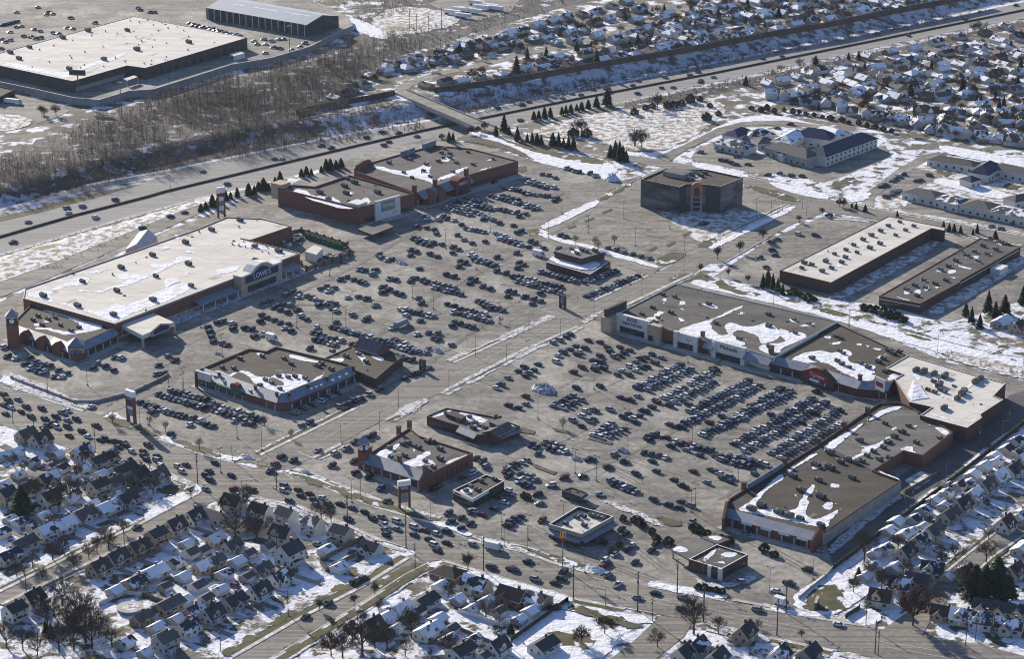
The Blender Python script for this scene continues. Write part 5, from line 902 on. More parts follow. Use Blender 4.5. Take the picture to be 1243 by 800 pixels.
B.units(T(1003, 250, [(485, 512), (535, 485), (600, 500), (550, 548), (590, 455), (660, 475), (690, 390), (740, 370), (785, 335), (850, 305), (900, 280), (975, 295), (1030, 268), (920, 340), (725, 455), (950, 245), (1000, 205), (1060, 225), (1100, 235)]), B.z, 0); B.snow([T(1003, 250, q) for q in ([(465, 520), (500, 505), (510, 530), (480, 540)], [(535, 510), (570, 505), (575, 535), (540, 540)], [(590, 490), (620, 485), (625, 510), (600, 520)], [(570, 450), (620, 455), (600, 468)], [(670, 385), (710, 385), (700, 402), (672, 400)], [(735, 395), (780, 385), (790, 405), (745, 415)], [(790, 355), (840, 370), (890, 380), (870, 388), (810, 372)], [(840, 295), (870, 300), (860, 318), (835, 310)], [(890, 300), (930, 305), (920, 322), (895, 318)], [(900, 338), (945, 345), (930, 354)], [(960, 290), (1000, 290), (985, 305)], [(1040, 215), (1075, 225), (1060, 240), (1040, 232)], [(890, 270), (920, 278), (905, 290)], [(650, 490), (690, 492), (670, 504)], [(760, 430), (790, 435), (770, 445)], [(410, 545), (460, 560), (530, 578), (470, 570)])], B.z, .25)
e = Edge((1067, 359), (1117, 368.5), 5.2); b = MB(); block(b, e, .03, .97, .05, .1, 1.0, 2.4, 'glass'); block(b, e, 0, 1, .07, .12, 3.4, 3.8, 'white_wall'); B.part(b, 'window'); e = Edge((1117, 368.5), (1239, 299), 5.2); b = MB(); block(b, e, .02, .98, .05, .1, 3.4, 3.8, 'white_wall'); B.part(b, 'wall_band')
for i in range(12): b = MB(); block(b, e, .04 + i * .078, .09 + i * .078, .05, .1, .4, 2.8, 'dark_wall'); B.part(b, 'loading_door')
b = MB(); c = G(1213, 325, 3); b.box((c.x, c.y, 0), (9, 6, 3.6), 'white_wall', A_ANG); B.part(b, 'rear_porch')
# far warehouse on the plateau and the metal shed
B = flat_building('far_warehouse', 'vast pale-roofed warehouse store on the plateau at upper left', 'warehouse', [(-32, 72.4), (88, 98), (154, 79), (176, 82), (300, 45), (162, 19)], 8.2, 'dark_wall', 'roof_white', .3, z0=PZ, cap='roof_white')
B.units(T(0, 0, [(115, 357), (62, 320), (178, 288), (380, 230), (535, 187), (772, 185), (832, 302), (632, 362), (420, 420), (1145, 257)]), B.z, 1, None, 1.2); B.units(T(0, 0, [(195, 408), (300, 377), (425, 340), (515, 315), (625, 282), (700, 352), (325, 278), (555, 215), (640, 190), (790, 125), (845, 135), (930, 150), (960, 187), (1010, 262), (925, 285), (860, 250), (825, 225), (240, 302), (440, 245), (490, 412), (875, 385), (1020, 170), (1115, 185), (980, 136), (895, 120), (1145, 222), (1010, 345), (1140, 303), (760, 375)]), B.z, 2, None, 1.1); B.snow([T(0, 0, q) for q in ([(0, 385), (110, 380), (250, 420), (370, 440), (440, 430), (540, 380), (680, 350), (780, 310), (770, 325), (690, 365), (560, 400), (480, 430), (420, 480), (300, 450), (150, 420), (0, 392)], [(160, 345), (250, 352), (240, 360), (170, 352)], [(840, 240), (890, 238), (880, 252)])], B.z, .6)
e = Edge((88, 98), (154, 79), 8.2 + PZ); b = MB(); block(b, e, .05, .95, .2, .3, PZ + .3, PZ + 3.2, 'grey_wall'); B.part(b, 'loading_dock'); e = Edge((176, 82), (300, 45), 8.2 + PZ); 
for i in range(12): b = MB(); block(b, e, .05 + i * .077, .1 + i * .077, .08, .12, PZ + .3, PZ + 4, 'glass'); B.part(b, 'loading_door')
S = Bld('metal_shed', 'long grey metal-roofed open shed behind the far pale-roofed warehouse', 'shed', G(330, 30, PZ)); ze, zr = PZ + 8.5, PZ + 12.5
f0, f1, k1, k0 = G(250, 9, ze), G(372, 30, ze), G(411, 19, ze), G(289, -2, ze); b = MB(); b.prism([(p.x, p.y) for p in (f0, f1, k1, k0)], PZ, ze - .1, 'dark_wall'); r1, r0 = (f1 + k1) / 2, (f0 + k0) / 2; r1.z = r0.z = zr; b.face([f1, k1, r1], 'dark_wall'); b.face([k0, f0, r0], 'dark_wall'); S.part(b, 'walls'); b = MB(); u = Vector((0, 0, .05)); b.face([f0 + u, f1 + u, r1 + u, r0 + u], 'metal_grey'); b.face([k1 + u, k0 + u, r0 + u, r1 + u], 'metal_grey'); S.part(b, 'roof'); b = MB()
for t0, t1, s in ((.18, .3, .62), (.36, .62, .66), (.66, .92, .7)):
    P1 = lambda t, q_: (f0.lerp(f1, t)).lerp(r0.lerp(r1, t), q_) + Vector((0, 0, .12)); b.face([P1(t0, s), P1(t1, s), P1(t1, s + .08), P1(t0, s + .08)], 'snow')
S.part(b, 'roof_snow'); 
for i in range(16): b = MB(); c = f0.lerp(f1, .02 + i * .064); b.box((c.x, c.y - .2, PZ), (.5, .5, 8.3), 'white_wall', B_ANG); S.part(b, 'column')
S = flat_building('brick_depot', 'small brick depot with a flat brown roof at the far left edge', 'depot', [(-40, 110), (-2, 118), (18, 108), (-20, 100)], 5, 'brick_dark', 'roof_brown'); S = flat_building('guard_cabin', 'small white flat-roofed cabin in front of the far warehouse', 'cabin', [(279, 65), (284, 67.5), (297, 64), (291, 61.5)], 3.4, 'white_wall', 'roof_white', .2, z0=PZ)
b = MB(); block(b, Edge((279, 65), (284, 67.5), 3.4 + PZ), .2, .8, .05, .1, PZ + .6, PZ + 2.2, 'glass'); S.part(b, 'window')
S = Bld('covered_dock', 'flat pale canopy over the loading area of the far warehouse', 'canopy', G(160, 97, PZ)); q = [G(x, y, PZ + 4.2) for x, y in [(150, 95), (154, 97.5), (167, 93), (163, 91)]]; b = MB(); b.prism([(p.x, p.y) for p in q], PZ + 3.8, PZ + 4.2, 'grey_wall', 'roof_white'); S.part(b, 'canopy_roof'); 
for p in q: b = MB(); b.box((p.x, p.y, PZ), (.4, .4, 3.8), 'white_wall'); S.part(b, 'post')
# care home and clinic: wings with hipped roofs
def hip(B, p, q, W, he, hr, wall, roof, he_px=True):
    a, c = G(p[0], p[1], he), G(q[0], q[1], he); d = c - a; L = d.length; d.normalize(); n = Vector((-d.y, d.x, 0)); w2 = W / 2
    C = [a - n * w2, c - n * w2, c + n * w2, a + n * w2]; r0, r1 = a + d * min(w2, L * .45), c - d * min(w2, L * .45); r0.z = r1.z = hr
    b = MB(); b.prism([(x.x, x.y) for x in C], 0, he, wall); w_ = B.part(b, 'wing'); b = MB(); ov = .6; O = [C[0] - d * ov - n * ov, C[1] + d * ov - n * ov, C[2] + d * ov + n * ov, C[3] - d * ov + n * ov]
    b.face([O[0], O[1], r1, r0], roof); b.face([O[2], O[3], r0, r1], roof); b.face([O[1], O[2], r1], roof); b.face([O[3], O[0], r0], roof); k = Vector((0, 0, .3))
    for i in range(4): b.face([O[i] - k, O[(i + 1) % 4] - k, O[(i + 1) % 4], O[i]], 'white_wall')
    B.part(b, 'roof', parent=w_); b = MB(); e = Edge(p, q, he)
    for side in (-1, 1):
        if (n * side).y > 0.2: continue
        cnt = max(2, int(L / 4.5))
        for fl in range(max(1, int(he / 3))):
            for i in range(cnt): pt = a + d * (L * (i + .5) / cnt) + n * side * (w2 + .03); b = MB(); b.box((pt.x, pt.y, .9 + fl * 3), (1.5, .1, 1.4), 'glass', e.ang); B.part(b, 'window', parent=w_)
B = Bld('care_home', 'sprawling white care home with navy hipped roofs around a courtyard', 'care home', G(970, 190, 0))
for p, q, W, he, hr, ro in [((990, 188), (1053, 165), 15, 6.2, 10.5, 'shingle_navy'), ((938, 176), (988, 190), 13, 5.8, 9.5, 'shingle_grey'), ((968, 161), (1012, 167), 14, 5.8, 10.5, 'shingle_navy'), ((948, 173), (972, 160), 13, 5.8, 9.5, 'shingle_snowy'), ((873, 171), (912, 179), 12, 4.2, 7.6, 'shingle_patchy'), ((886, 165), (905, 157), 11, 4.2, 7.4, 'shingle_navy'), ((907, 163), (936, 160), 12, 4.2, 7.4, 'shingle_patchy'), ((916, 172), (940, 170), 11, 4.2, 7, 'shingle_grey'), ((946, 186), (962, 184), 9, 4.5, 7.5, 'shingle_navy'), ((1006, 164), (1030, 160), 12, 5.8, 8.6, 'shingle_snowy')]: hip(B, p, q, W, he, hr, 'siding_grey' if ro == 'shingle_grey' else 'siding_white', ro)
B = Bld('clinic', 'low white clinic of long wings with grey hipped roofs at right edge', 'clinic', G(1180, 225, 0))
for p, q, W, he, hr, ro in [((1102, 230), (1142, 238), 13, 4.5, 7.0, 'shingle_grey'), ((1142, 238), (1172, 246), 14, 4.8, 7.6, 'shingle_patchy'), ((1172, 245), (1208, 252), 15, 4.8, 7.6, 'shingle_grey'), ((1208, 252), (1262, 264), 15, 4.8, 7.6, 'shingle_patchy'), ((1130, 191), (1186, 200), 11, 4, 6.5, 'shingle_grey'), ((1188, 211), (1206, 200), 12, 4.5, 9, 'shingle_navy'), ((1206, 201), (1258, 212), 12, 4.5, 7.5, 'shingle_grey'), ((1172, 219), (1184, 216), 9, 4, 6.5, 'shingle_navy'), ((1225, 243), (1258, 236), 10, 4, 6.5, 'shingle_grey')]: hip(B, p, q, W, he, hr, 'siding_white', ro)
sheet('snow_bank', blob(GP([(1128, 222), (1170, 232), (1212, 243), (1230, 238), (1200, 228), (1160, 220), (1140, 215)]), .8), 'snow', .2, world=True); sheet('snow_bank', blob(GP([(1136, 176), (1160, 178), (1256, 198), (1256, 206), (1200, 196), (1150, 188)]), .8), 'snow', .2, world=True)
# bridge over the freeway
B = Bld('road_bridge', 'concrete road bridge crossing the freeway', 'bridge', G(545, 133, 0)); a, c = G(485, 110.5, .5), G(601, 160, .3); d = (c - a); L = d.length; an = math.atan2(d.y, d.x); m = (a + c) / 2
b = MB(); b.box((m.x, m.y, -.9), (L, 11.5, 1.3), 'concrete', an, 'lot_pale'); B.part(b, 'deck'); n = Vector((-d.y, d.x, 0)).normalized()
for s in (-1, 1):
    b = MB(); k = m + n * s * 5.6; b.box((k.x, k.y, .4), (L, .35, 1.1), 'concrete', an); B.part(b, 'parapet'); b = MB(); k = m + n * s * 5.0; b.box((k.x, k.y, -2.0), (L * .96, .6, 1.1), 'grey_wall', an); B.part(b, 'girder')
for t in (.17, .5, .83):
    b = MB(); k = a.lerp(c, t); b.box((k.x, k.y, FZ), (1.1, 10, 3.2), 'grey_wall', an); B.part(b, 'pier')
# noise walls
def wall_line(name, label, pts, z, h, th, m, step=40):
    b = MB(); P = GP(pts, z)
    for p, q in zip(P, P[1:]): dd = q - p; b.box(((p.x + q.x) / 2, (p.y + q.y) / 2, z - .6), (dd.length + th * .8, th, h + .6), m, math.atan2(dd.y, dd.x))
    for p, q in zip(P, P[1:]):
        dd = q - p; nn = max(1, int(dd.length / 8))
        for i in range(nn): k = p + dd * i / nn; b.box((k.x, k.y, z - .6), (th * 2, th * 2, h + .9), m, math.atan2(dd.y, dd.x))
    return prop(b.build(name), label, 'wall')
wall_line('noise_wall', 'brown freeway noise wall left of the bridge end', [(360, 139), (400, 130), (440, 123), (479, 115.5)], 0, 3.6, .4, 'noise_wall')
wall_line('noise_wall', 'long reddish-brown noise wall along the far freeway bank right of the bridge', [(528, 112.5), (580, 105), (640, 96.5), (740, 78.5), (800, 68.5), (860, 58), (930, 44.5), (1003, 32.5), (1070, 18.5), (1143, 5), (1190, -5)], 0, 3.8, .4, 'noise_wall')
wall_line('lane_fence', 'tall dark fence along the service lane behind the strip shops', [(1012, 692), (1066, 652), (1120, 612), (1180, 566), (1250, 510)], 0, 2.2, .25, 'hedge')
wall_line('property_wall', 'low concrete wall along the right side of the corner lot', [(970, 728), (984, 716), (1002, 702), (1012, 690)], 0, 1.4, .3, 'concrete')
wall_line('lot_wall', 'low dark retaining wall around the left corner parking lot', [(14, 460), (40, 470), (90, 489), (116, 489), (160, 478), (192, 463), (204, 456)], 0, 1.3, .5, 'grey_wall')
# ---------------------------------------------------------------- houses
HC = {}
def house_parts(kind, wall, roof, seed):
    """meshes of one house kind: {part: [(mesh, parent)]}; ridge along x, street front on -y"""
    key = (kind, wall, roof)
    if key in HC: return HC[key]
    L, W, he, hr = {'cape': (9.6, 8.0, 3.2, 7.2), 'cottage': (10.5, 7.4, 3.0, 6.2), 'two': (9.0, 7.6, 5.4, 8.2), 'ranch': (12.5, 8.6, 3.0, 5.3), 'hip': (11.0, 9.0, 3.0, 5.6), 'garage': (6.6, 6.2, 2.5, 4.2)}[kind]
    x, y = L / 2, W / 2; ws, rf = 'siding_' + wall, roof; P = []
    b = MB(); b.prism([(-x, -y), (x, -y), (x, y), (-x, y)], 0, he, ws)
    if kind != 'hip':
        b.face([(x, -y, he), (x, y, he), (x, 0, hr)], ws); b.face([(-x, y, he), (-x, -y, he), (-x, 0, hr)], ws)
    P.append(('walls', b.mesh('walls'), None))
    b = MB(); ov, th = .45, .22; k = (hr - he) / y; dz = k * ov
    if kind == 'hip':
        O = [(-x - ov, -y - ov, he), (x + ov, -y - ov, he), (x + ov, y + ov, he), (-x - ov, y + ov, he)]; r0, r1 = (-x + y * .8, 0, hr), (x - y * .8, 0, hr)
        b.face([O[0], O[1], r1, r0], rf); b.face([O[2], O[3], r0, r1], rf); b.face([O[1], O[2], r1], rf); b.face([O[3], O[0], r0], rf)
        for i in range(4): p, q = O[i], O[(i + 1) % 4]; b.face([(p[0], p[1], p[2] - th), (q[0], q[1], q[2] - th), q, p], 'fence_white')
    else:
        for s in (-1, 1):
            A0, A1, R0, R1 = (-x - ov, s * (y + ov), he - dz + .1), (x + ov, s * (y + ov), he - dz + .1), (-x - ov, 0, hr + .1), (x + ov, 0, hr + .1)
            f = [A0, A1, R1, R0]; b.face(f if s < 0 else f[::-1], rf); lo_ = lambda p: (p[0], p[1], p[2] - th)
            b.face([lo_(A0), lo_(A1), A1, A0] if s < 0 else [A0, A1, lo_(A1), lo_(A0)], 'fence_white')
            for e0, e1 in ((A0, R0), (A1, R1)): b.face([e0, e1, lo_(e1), lo_(e0)], 'fence_white')
            b.face([lo_(A0), lo_(A1), lo_(R1), lo_(R0)], 'fence_white')
    P.append(('roof', b.mesh('roof'), None)); ri = len(P) - 1
    if kind != 'garage':
        b = MB(); cx = x * .45; b.box((cx, .9, hr - 1.6), (.8, .8, 2.5), 'brick_dark'); b.box((cx, .9, hr + .9), (1.0, 1.0, .15), 'concrete'); P.append(('chimney', b.mesh('chimney'), ri))
    if kind in ('cape', 'cottage'):                       # front dormer or cross gable
        b = MB(); w2 = 1.9 if kind == 'cape' else 2.4; yd = -y - (0 if kind == 'cape' else 1.4); hz = he + (1.9 if kind == 'cape' else 0); hp = min(hr - .2, hz + 1.9)
        z0 = he - .2 if kind == 'cape' else 0; xo = -x * .25
        b.face([(xo - w2, yd, z0), (xo + w2, yd, z0), (xo + w2, yd, hz), (xo, yd, hp), (xo - w2, yd, hz)], ws); b.face([(xo - w2, 0, z0), (xo - w2, yd, z0), (xo - w2, yd, hz), (xo - w2, 0, hz)], ws); b.face([(xo + w2, yd, z0), (xo + w2, 0, z0), (xo + w2, 0, hz), (xo + w2, yd, hz)], ws)
        P.append(('dormer', b.mesh('dormer'), None)); di = len(P) - 1; b = MB()
        for s in (-1, 1):
            f = [(xo + s * (w2 + .3), yd - .3, hz - .25), (xo, yd - .3, hp + .12), (xo, 0, hp + .12), (xo + s * (w2 + .3), 0, hz - .25)]; b.face(f if s > 0 else f[::-1], rf)
        P.append(('dormer_roof', b.mesh('dormer_roof'), di)); b = MB(); b.box((xo, yd - .02, hz - 1.4), (1.5, .1, 1.2), 'glass'); P.append(('window', b.mesh('window'), di))
    if kind in ('ranch', 'two'):                          # porch
        b = MB(); b.box((-x * .3, -y - .9, 2.5), (3.4, 1.9, .18), 'fence_white', 0, rf)
        for s in (-1, 1): b.box((-x * .3 + s * 1.5, -y - 1.7, 0), (.15, .15, 2.5), 'fence_white')
        P.append(('porch', b.mesh('porch'), None))
    def win(px, py, z, along, w_=1.1, h=1.3, nm='window'):
        b = MB(); b.box((px, py, z), (w_, .12, h) if along else (.12, w_, h), 'glass' if nm == 'window' else 'fence_white'); P.append((nm, b.mesh(nm), 0))
    if kind == 'garage': win(0, -y - .04, .1, True, 4.6, 2.1, 'garage_door')
    else:
        win(x * .55, -y - .04, 1.1, True, 1.6); win(-x * .75, -y - .04, 1.1, True); win(-x * .1, -y - .04, .15, True, 1.0, 2.0, 'door'); win(-x - .04, -y * .45, 1.1, False); win(-x - .04, y * .4, 1.1, False)
        if kind in ('cape', 'two'): win(-x - .04, 0, he + .6 if kind == 'cape' else 3.7, False)
        if kind == 'two': win(x * .5, -y - .04, 3.7, True); win(-x * .5, -y - .04, 3.7, True)
    HC[key] = P; return P
HN = 0
WN = {'white': 'white', 'cream': 'cream', 'grey': 'grey', 'tan': 'tan', 'blue': 'pale blue', 'brick': 'brick'}
RN = {'shingle_dark': 'dark-roofed', 'shingle_navy': 'navy-roofed', 'shingle_grey': 'grey-roofed', 'shingle_brown': 'brown-roofed', 'shingle_snowy': 'snow-roofed', 'shingle_patchy': 'patchy-snow-roofed'}
KN = {'cape': 'one-and-a-half-storey house', 'cottage': 'cross-gabled house', 'two': 'two-storey house', 'ranch': 'low gabled house', 'hip': 'low hip-roofed house', 'garage': 'gabled garage'}
def house(px, kind, wall, roof, ang, where, group, full=True, scale=1.0):
    p = G(px[0], px[1], 1.5); p.z = 0.0
    o = empty('garage' if kind == 'garage' else 'house', p, ang); o.scale = (scale * .87 * rh.uniform(.93, 1.07), scale * .87, scale * .87 * rh.uniform(.92, 1.08)); made = []
    for nm, me, par in house_parts(kind, wall, roof, 0):
        if not full and nm in ('window', 'door', 'garage_door', 'porch', 'dormer_roof', 'dormer', 'chimney') and not (nm in ('dormer', 'dormer_roof') or nm == 'chimney'): made.append(None); continue
        made.append(link(nm, me, made[par] if par is not None and made[par] else o))
    later(o, f'{WN[wall]} {RN[roof]} {KN[kind]}', where, 'garage' if kind == 'garage' else 'house', group); return o
rh = random.Random(11)
def pick(s): return rh.choice(s)
HK = ['cape', 'cape', 'cottage', 'two', 'ranch']
def hset(pts, ang, where, group, kinds=None, walls=('white', 'white', 'cream', 'white', 'grey', 'tan'), roofs=('shingle_dark', 'shingle_dark', 'shingle_grey', 'shingle_patchy', 'shingle_patchy', 'shingle_snowy', 'shingle_grey'), full=True, sc_=1.0):
    for p in pts: house(p, (kinds and pick(kinds)) or pick(HK), pick(walls), pick(roofs), ang + rh.uniform(-.05, .05), where, group, full, sc_)
AS = R(53.5)
hset([(201, 784), (228, 764), (258, 749), (284, 732), (315, 721), (340, 703)], AS, 'above the lower side street', 'houses on the lower side street', ['cape', 'two', 'cottage'], roofs=('shingle_dark', 'shingle_dark', 'shingle_patchy', 'shingle_grey', 'shingle_patchy'))
hset([(352, 680)], AS, 'at the lower side street\'s end', 'houses on the lower side street', ['two'], ('white',), ('shingle_dark',), sc_=1.2)
hset([(120, 693), (142, 681), (168, 668), (190, 656), (213, 643), (236, 631), (18, 747), (40, 730)], AS, 'below the upper side street', 'houses on the upper side street', ['cape', 'two', 'cape'], roofs=('shingle_dark', 'shingle_dark', 'shingle_dark'))
hset([(240, 712), (222, 731), (288, 683), (272, 698), (232, 672), (212, 684), (186, 697), (166, 707), (190, 763), (205, 737), (152, 781), (140, 718)], AS, 'in yards between the lower left streets', 'back-yard garages', ['garage', 'garage', 'ranch'], ('white', 'grey', 'cream', 'tan'), ('shingle_snowy', 'shingle_snowy', 'shingle_grey', 'shingle_patchy'))
hset([(348, 632), (380, 642), (415, 653), (450, 667), (316, 622), (283, 613), (262, 629), (312, 642), (342, 652), (290, 640)], R(-36), 'facing the main road', 'houses on the main road', ['cape', 'two', 'cottage', 'ranch'], ('white', 'white', 'cream'), ('shingle_dark', 'shingle_brown', 'shingle_patchy', 'shingle_grey'))
hset([(412, 690), (396, 668)], AS, 'in the walled yard near the main road', 'back-yard garages', ['garage'], ('white',), ('shingle_snowy',))
hset([(154, 609), (130, 618), (102, 627), (78, 640), (56, 651), (28, 662), (10, 677)], AS, 'above the upper side street', 'houses on the upper side street', ['cape', 'cottage', 'two', 'ranch'], roofs=('shingle_patchy', 'shingle_dark', 'shingle_snowy', 'shingle_grey'))
hset([(58, 584), (120, 596), (136, 588), (34, 595), (192, 581), (150, 572), (122, 559), (100, 551), (50, 538), (32, 530), (8, 608), (60, 612), (168, 584)], AS, 'between main road and upper side street', 'houses by the main road at left', ['cape', 'ranch', 'cottage', 'two'], ('white', 'grey', 'tan', 'cream'), ('shingle_grey', 'shingle_brown', 'shingle_patchy', 'shingle_dark'))
hset([(100, 568), (74, 569), (122, 577), (52, 628), (2, 647), (20, 549), (6, 553), (84, 606), (24, 634), (68, 597), (20, 612)], AS, 'in yards near the big conifer', 'back-yard garages', ['garage'], ('white', 'grey', 'cream'), ('shingle_snowy', 'shingle_snowy', 'shingle_patchy'))
hset([(544, 698), (578, 714), (622, 727), (648, 729)], R(-34), 'below the main road at bottom centre', 'houses at bottom centre', ['ranch', 'hip', 'cottage'], ('tan', 'cream', 'brick'), ('shingle_brown', 'shingle_grey', 'shingle_patchy'), sc_=1.15)
hset([(516, 731), (488, 745), (470, 753), (604, 790), (520, 768), (452, 764), (660, 786), (560, 792)], AS, 'in the bottom centre blocks', 'houses at bottom centre', ['cape', 'ranch'], ('white', 'tan', 'white'), ('shingle_dark', 'shingle_dark', 'shingle_snowy'))
hset([(644, 743), (535, 712), (532, 752), (514, 768), (545, 778)], AS, 'in the bottom centre back yards', 'back-yard garages', ['garage'], ('white',), ('shingle_snowy',))
hset([(904, 772), (846, 788), (982, 796), (946, 799), (830, 796), (870, 802)], R(58), 'along the bottom edge', 'houses along the bottom edge', ['cape', 'cottage'], ('white', 'tan', 'cream'), ('shingle_dark', 'shingle_patchy', 'shingle_dark'))
hset([(1229, 572), (1212, 582), (1197, 594), (1182, 605), (1167, 617), (1152, 628), (1132, 647), (1116, 660), (1099, 675), (1243, 562)], AS, 'behind the strip shops', 'houses behind the strip shops', ['cape', 'cape', 'cottage'], ('white', 'cream', 'grey'), ('shingle_dark', 'shingle_dark', 'shingle_patchy', 'shingle_snowy', 'shingle_grey'))
hset([(1195, 567), (1181, 577), (1164, 590), (1135, 608), (1122, 620), (1234, 536), (1222, 546), (1207, 555), (1148, 600), (1079, 645), (1098, 650), (1088, 634), (1060, 690), (1086, 690), (1074, 668), (1110, 632)], AS, 'beside the dark lane fence', 'garages by the lane fence', ['garage'], ('white', 'grey', 'cream'), ('shingle_snowy', 'shingle_snowy', 'shingle_patchy'))
hset([(1069, 730), (1145, 747), (1168, 752), (1191, 757), (1225, 763), (1196, 738), (1218, 742), (1240, 744), (1114, 706), (1092, 714), (1132, 696)], R(-22), 'at bottom right', 'houses at bottom right', ['cape', 'cottage', 'cape'], ('white', 'tan', 'cream'), ('shingle_brown', 'shingle_patchy', 'shingle_dark'))
hset([(1231, 697), (1243, 668), (1220, 640), (1240, 628), (1216, 392), (1236, 400)], AS, 'at the right edge', 'houses at the right edge', ['cape', 'ranch'], ('white', 'tan', 'grey'), ('shingle_snowy', 'shingle_patchy', 'shingle_brown'))
# far neighbourhoods: rows along their streets
def hrow(x0, y0, x1, y1, n, ang, where, group, roofs=('shingle_snowy', 'shingle_snowy', 'shingle_patchy', 'shingle_patchy', 'shingle_grey', 'shingle_brown'), kinds=('ranch', 'hip', 'cottage', 'ranch'), walls=('white', 'tan', 'grey', 'grey', 'brick', 'cream'), jit=1.0):
    for i in range(n):
        t = (i + .5) / n; house((x0 + (x1 - x0) * t + rh.uniform(-2, 2) * jit, y0 + (y1 - y0) * t + rh.uniform(-1.2, 1.2) * jit), pick(kinds), pick(walls), pick(roofs), ang + pick((0, 0, math.pi / 2)) + rh.uniform(-.06, .06), where, group, False, rh.uniform(.85, 1.08))
TM = 'in the far suburb beyond the freeway, top centre'; gT = 'far houses beyond the freeway'
hrow(440, 94, 636, 50, 10, R(45), 'above the bridge-end street', gT); hrow(476, 79, 640, 36, 8, R(45), 'behind the bridge-end street row', gT); hrow(400, 122, 446, 100, 4, R(45), 'by the short brown noise wall', gT)
hrow(636, 49, 786, 9, 8, R(48), 'in top centre\'s upper row', gT); hrow(626, 38, 770, 0, 8, R(48), 'in top centre\'s topmost row', gT); hrow(505, 104, 640, 88, 6, R(42), 'right of the bridge end', gT)
hrow(640, 88, 862, 52, 11, R(40), 'above the noise wall, top centre', gT); hrow(650, 76, 840, 43, 8, R(40), 'second behind the noise wall, top centre', gT, ('shingle_snowy', 'shingle_patchy', 'shingle_grey', 'shingle_brown')); hrow(744, 46, 866, 16, 7, R(42), 'below the top centre street', gT); hrow(796, 40, 860, 26, 4, R(42), 'between top centre streets', gT)
hrow(832, 55, 1140, -1, 15, R(38), 'above the noise wall, top right', gT); hrow(840, 45, 1080, 1, 11, R(38), 'second behind the wall, top right', gT); hrow(836, 33, 1000, 2, 8, R(38), 'third behind the wall, top right', gT, ('shingle_snowy', 'shingle_patchy', 'shingle_grey')); hrow(832, 18, 930, 2, 5, R(38), 'in the top row, top right', gT)
gR = 'houses between the freeway and the care home'
hrow(1004, 93, 1246, 42, 11, R(37), 'on the near-freeway street, top right', gR); hrow(1010, 78, 1236, 30, 8, R(37), 'closest to the freeway, top right', gR); hrow(926, 104, 1004, 84, 5, R(37), 'right of the snowy field', gR)
hrow(1040, 106, 1246, 62, 9, R(37), 'second row below freeway, right', gR, ('shingle_snowy', 'shingle_patchy', 'shingle_brown')); hrow(1006, 117, 1246, 86, 10, R(30), 'third row below freeway, right', gR, ('shingle_patchy', 'shingle_grey', 'shingle_brown', 'shingle_snowy')); hrow(1003, 126, 1246, 106, 9, R(20), 'fourth row below freeway, right', gR, ('shingle_patchy', 'shingle_grey', 'shingle_brown', 'shingle_snowy'))
hrow(930, 116, 1010, 127, 6, R(0), 'above the care home bank', gR, ('shingle_patchy', 'shingle_dark', 'shingle_snowy'), ('two', 'two', 'cape'), ('white', 'grey', 'white')); hrow(1012, 132, 1120, 152, 7, R(-5), 'right of the care home bank', gR, ('shingle_patchy', 'shingle_grey', 'shingle_snowy'), ('two', 'cape'), ('white', 'grey', 'white')); hrow(1110, 136, 1250, 150, 9, R(-10), 'in the upper row above the clinic', gR, ('shingle_patchy', 'shingle_grey', 'shingle_brown'), ('two', 'cape', 'ranch'), ('white', 'tan', 'grey')); hrow(1120, 156, 1250, 176, 8, R(-15), 'just above the clinic', gR, ('shingle_patchy', 'shingle_snowy', 'shingle_grey'), ('two', 'cape'), ('white', 'grey', 'white'))

hset([(188, 742), (172, 752), (214, 752), (236, 744), (250, 726), (268, 716), (300, 700), (318, 692), (200, 712), (222, 700), (246, 690), (262, 682), (196, 772), (176, 792), (246, 668), (262, 656), (282, 664), (302, 672), (326, 664), (226, 660)], AS, 'in yards between the lower left streets', 'back-yard garages', ['garage', 'garage', 'cottage'], ('white', 'grey', 'tan', 'cream'), ('shingle_snowy', 'shingle_snowy', 'shingle_patchy', 'shingle_grey'), sc_=.85)
hset([(40, 560), (70, 552), (88, 578), (108, 586), (136, 572), (166, 596), (180, 594), (46, 586), (90, 600), (112, 612), (140, 602), (40, 640), (12, 630), (38, 616), (4, 588), (22, 576), (64, 566), (134, 550), (154, 562)], AS, 'in yards near the big conifer', 'back-yard garages', ['garage'], ('white', 'grey', 'cream'), ('shingle_snowy', 'shingle_snowy', 'shingle_patchy', 'shingle_grey'), sc_=.85)
hset([(1210, 560), (1176, 586), (1150, 590), (1120, 640), (1106, 646), (1146, 614), (1234, 550), (1062, 672), (1050, 700), (1120, 690), (1150, 700), (1172, 690), (1204, 700), (1216, 712)], AS, 'beside the dark lane fence', 'garages by the lane fence', ['garage'], ('white', 'grey', 'cream'), ('shingle_snowy', 'shingle_snowy', 'shingle_patchy'), sc_=.85)
hset([(496, 754), (508, 742), (556, 728), (590, 730), (606, 742), (572, 740), (480, 764), (548, 764), (576, 776), (630, 752), (470, 742), (588, 796)], AS, 'in the bottom centre back yards', 'back-yard garages', ['garage'], ('white', 'grey'), ('shingle_snowy', 'shingle_grey', 'shingle_patchy'), sc_=.85)
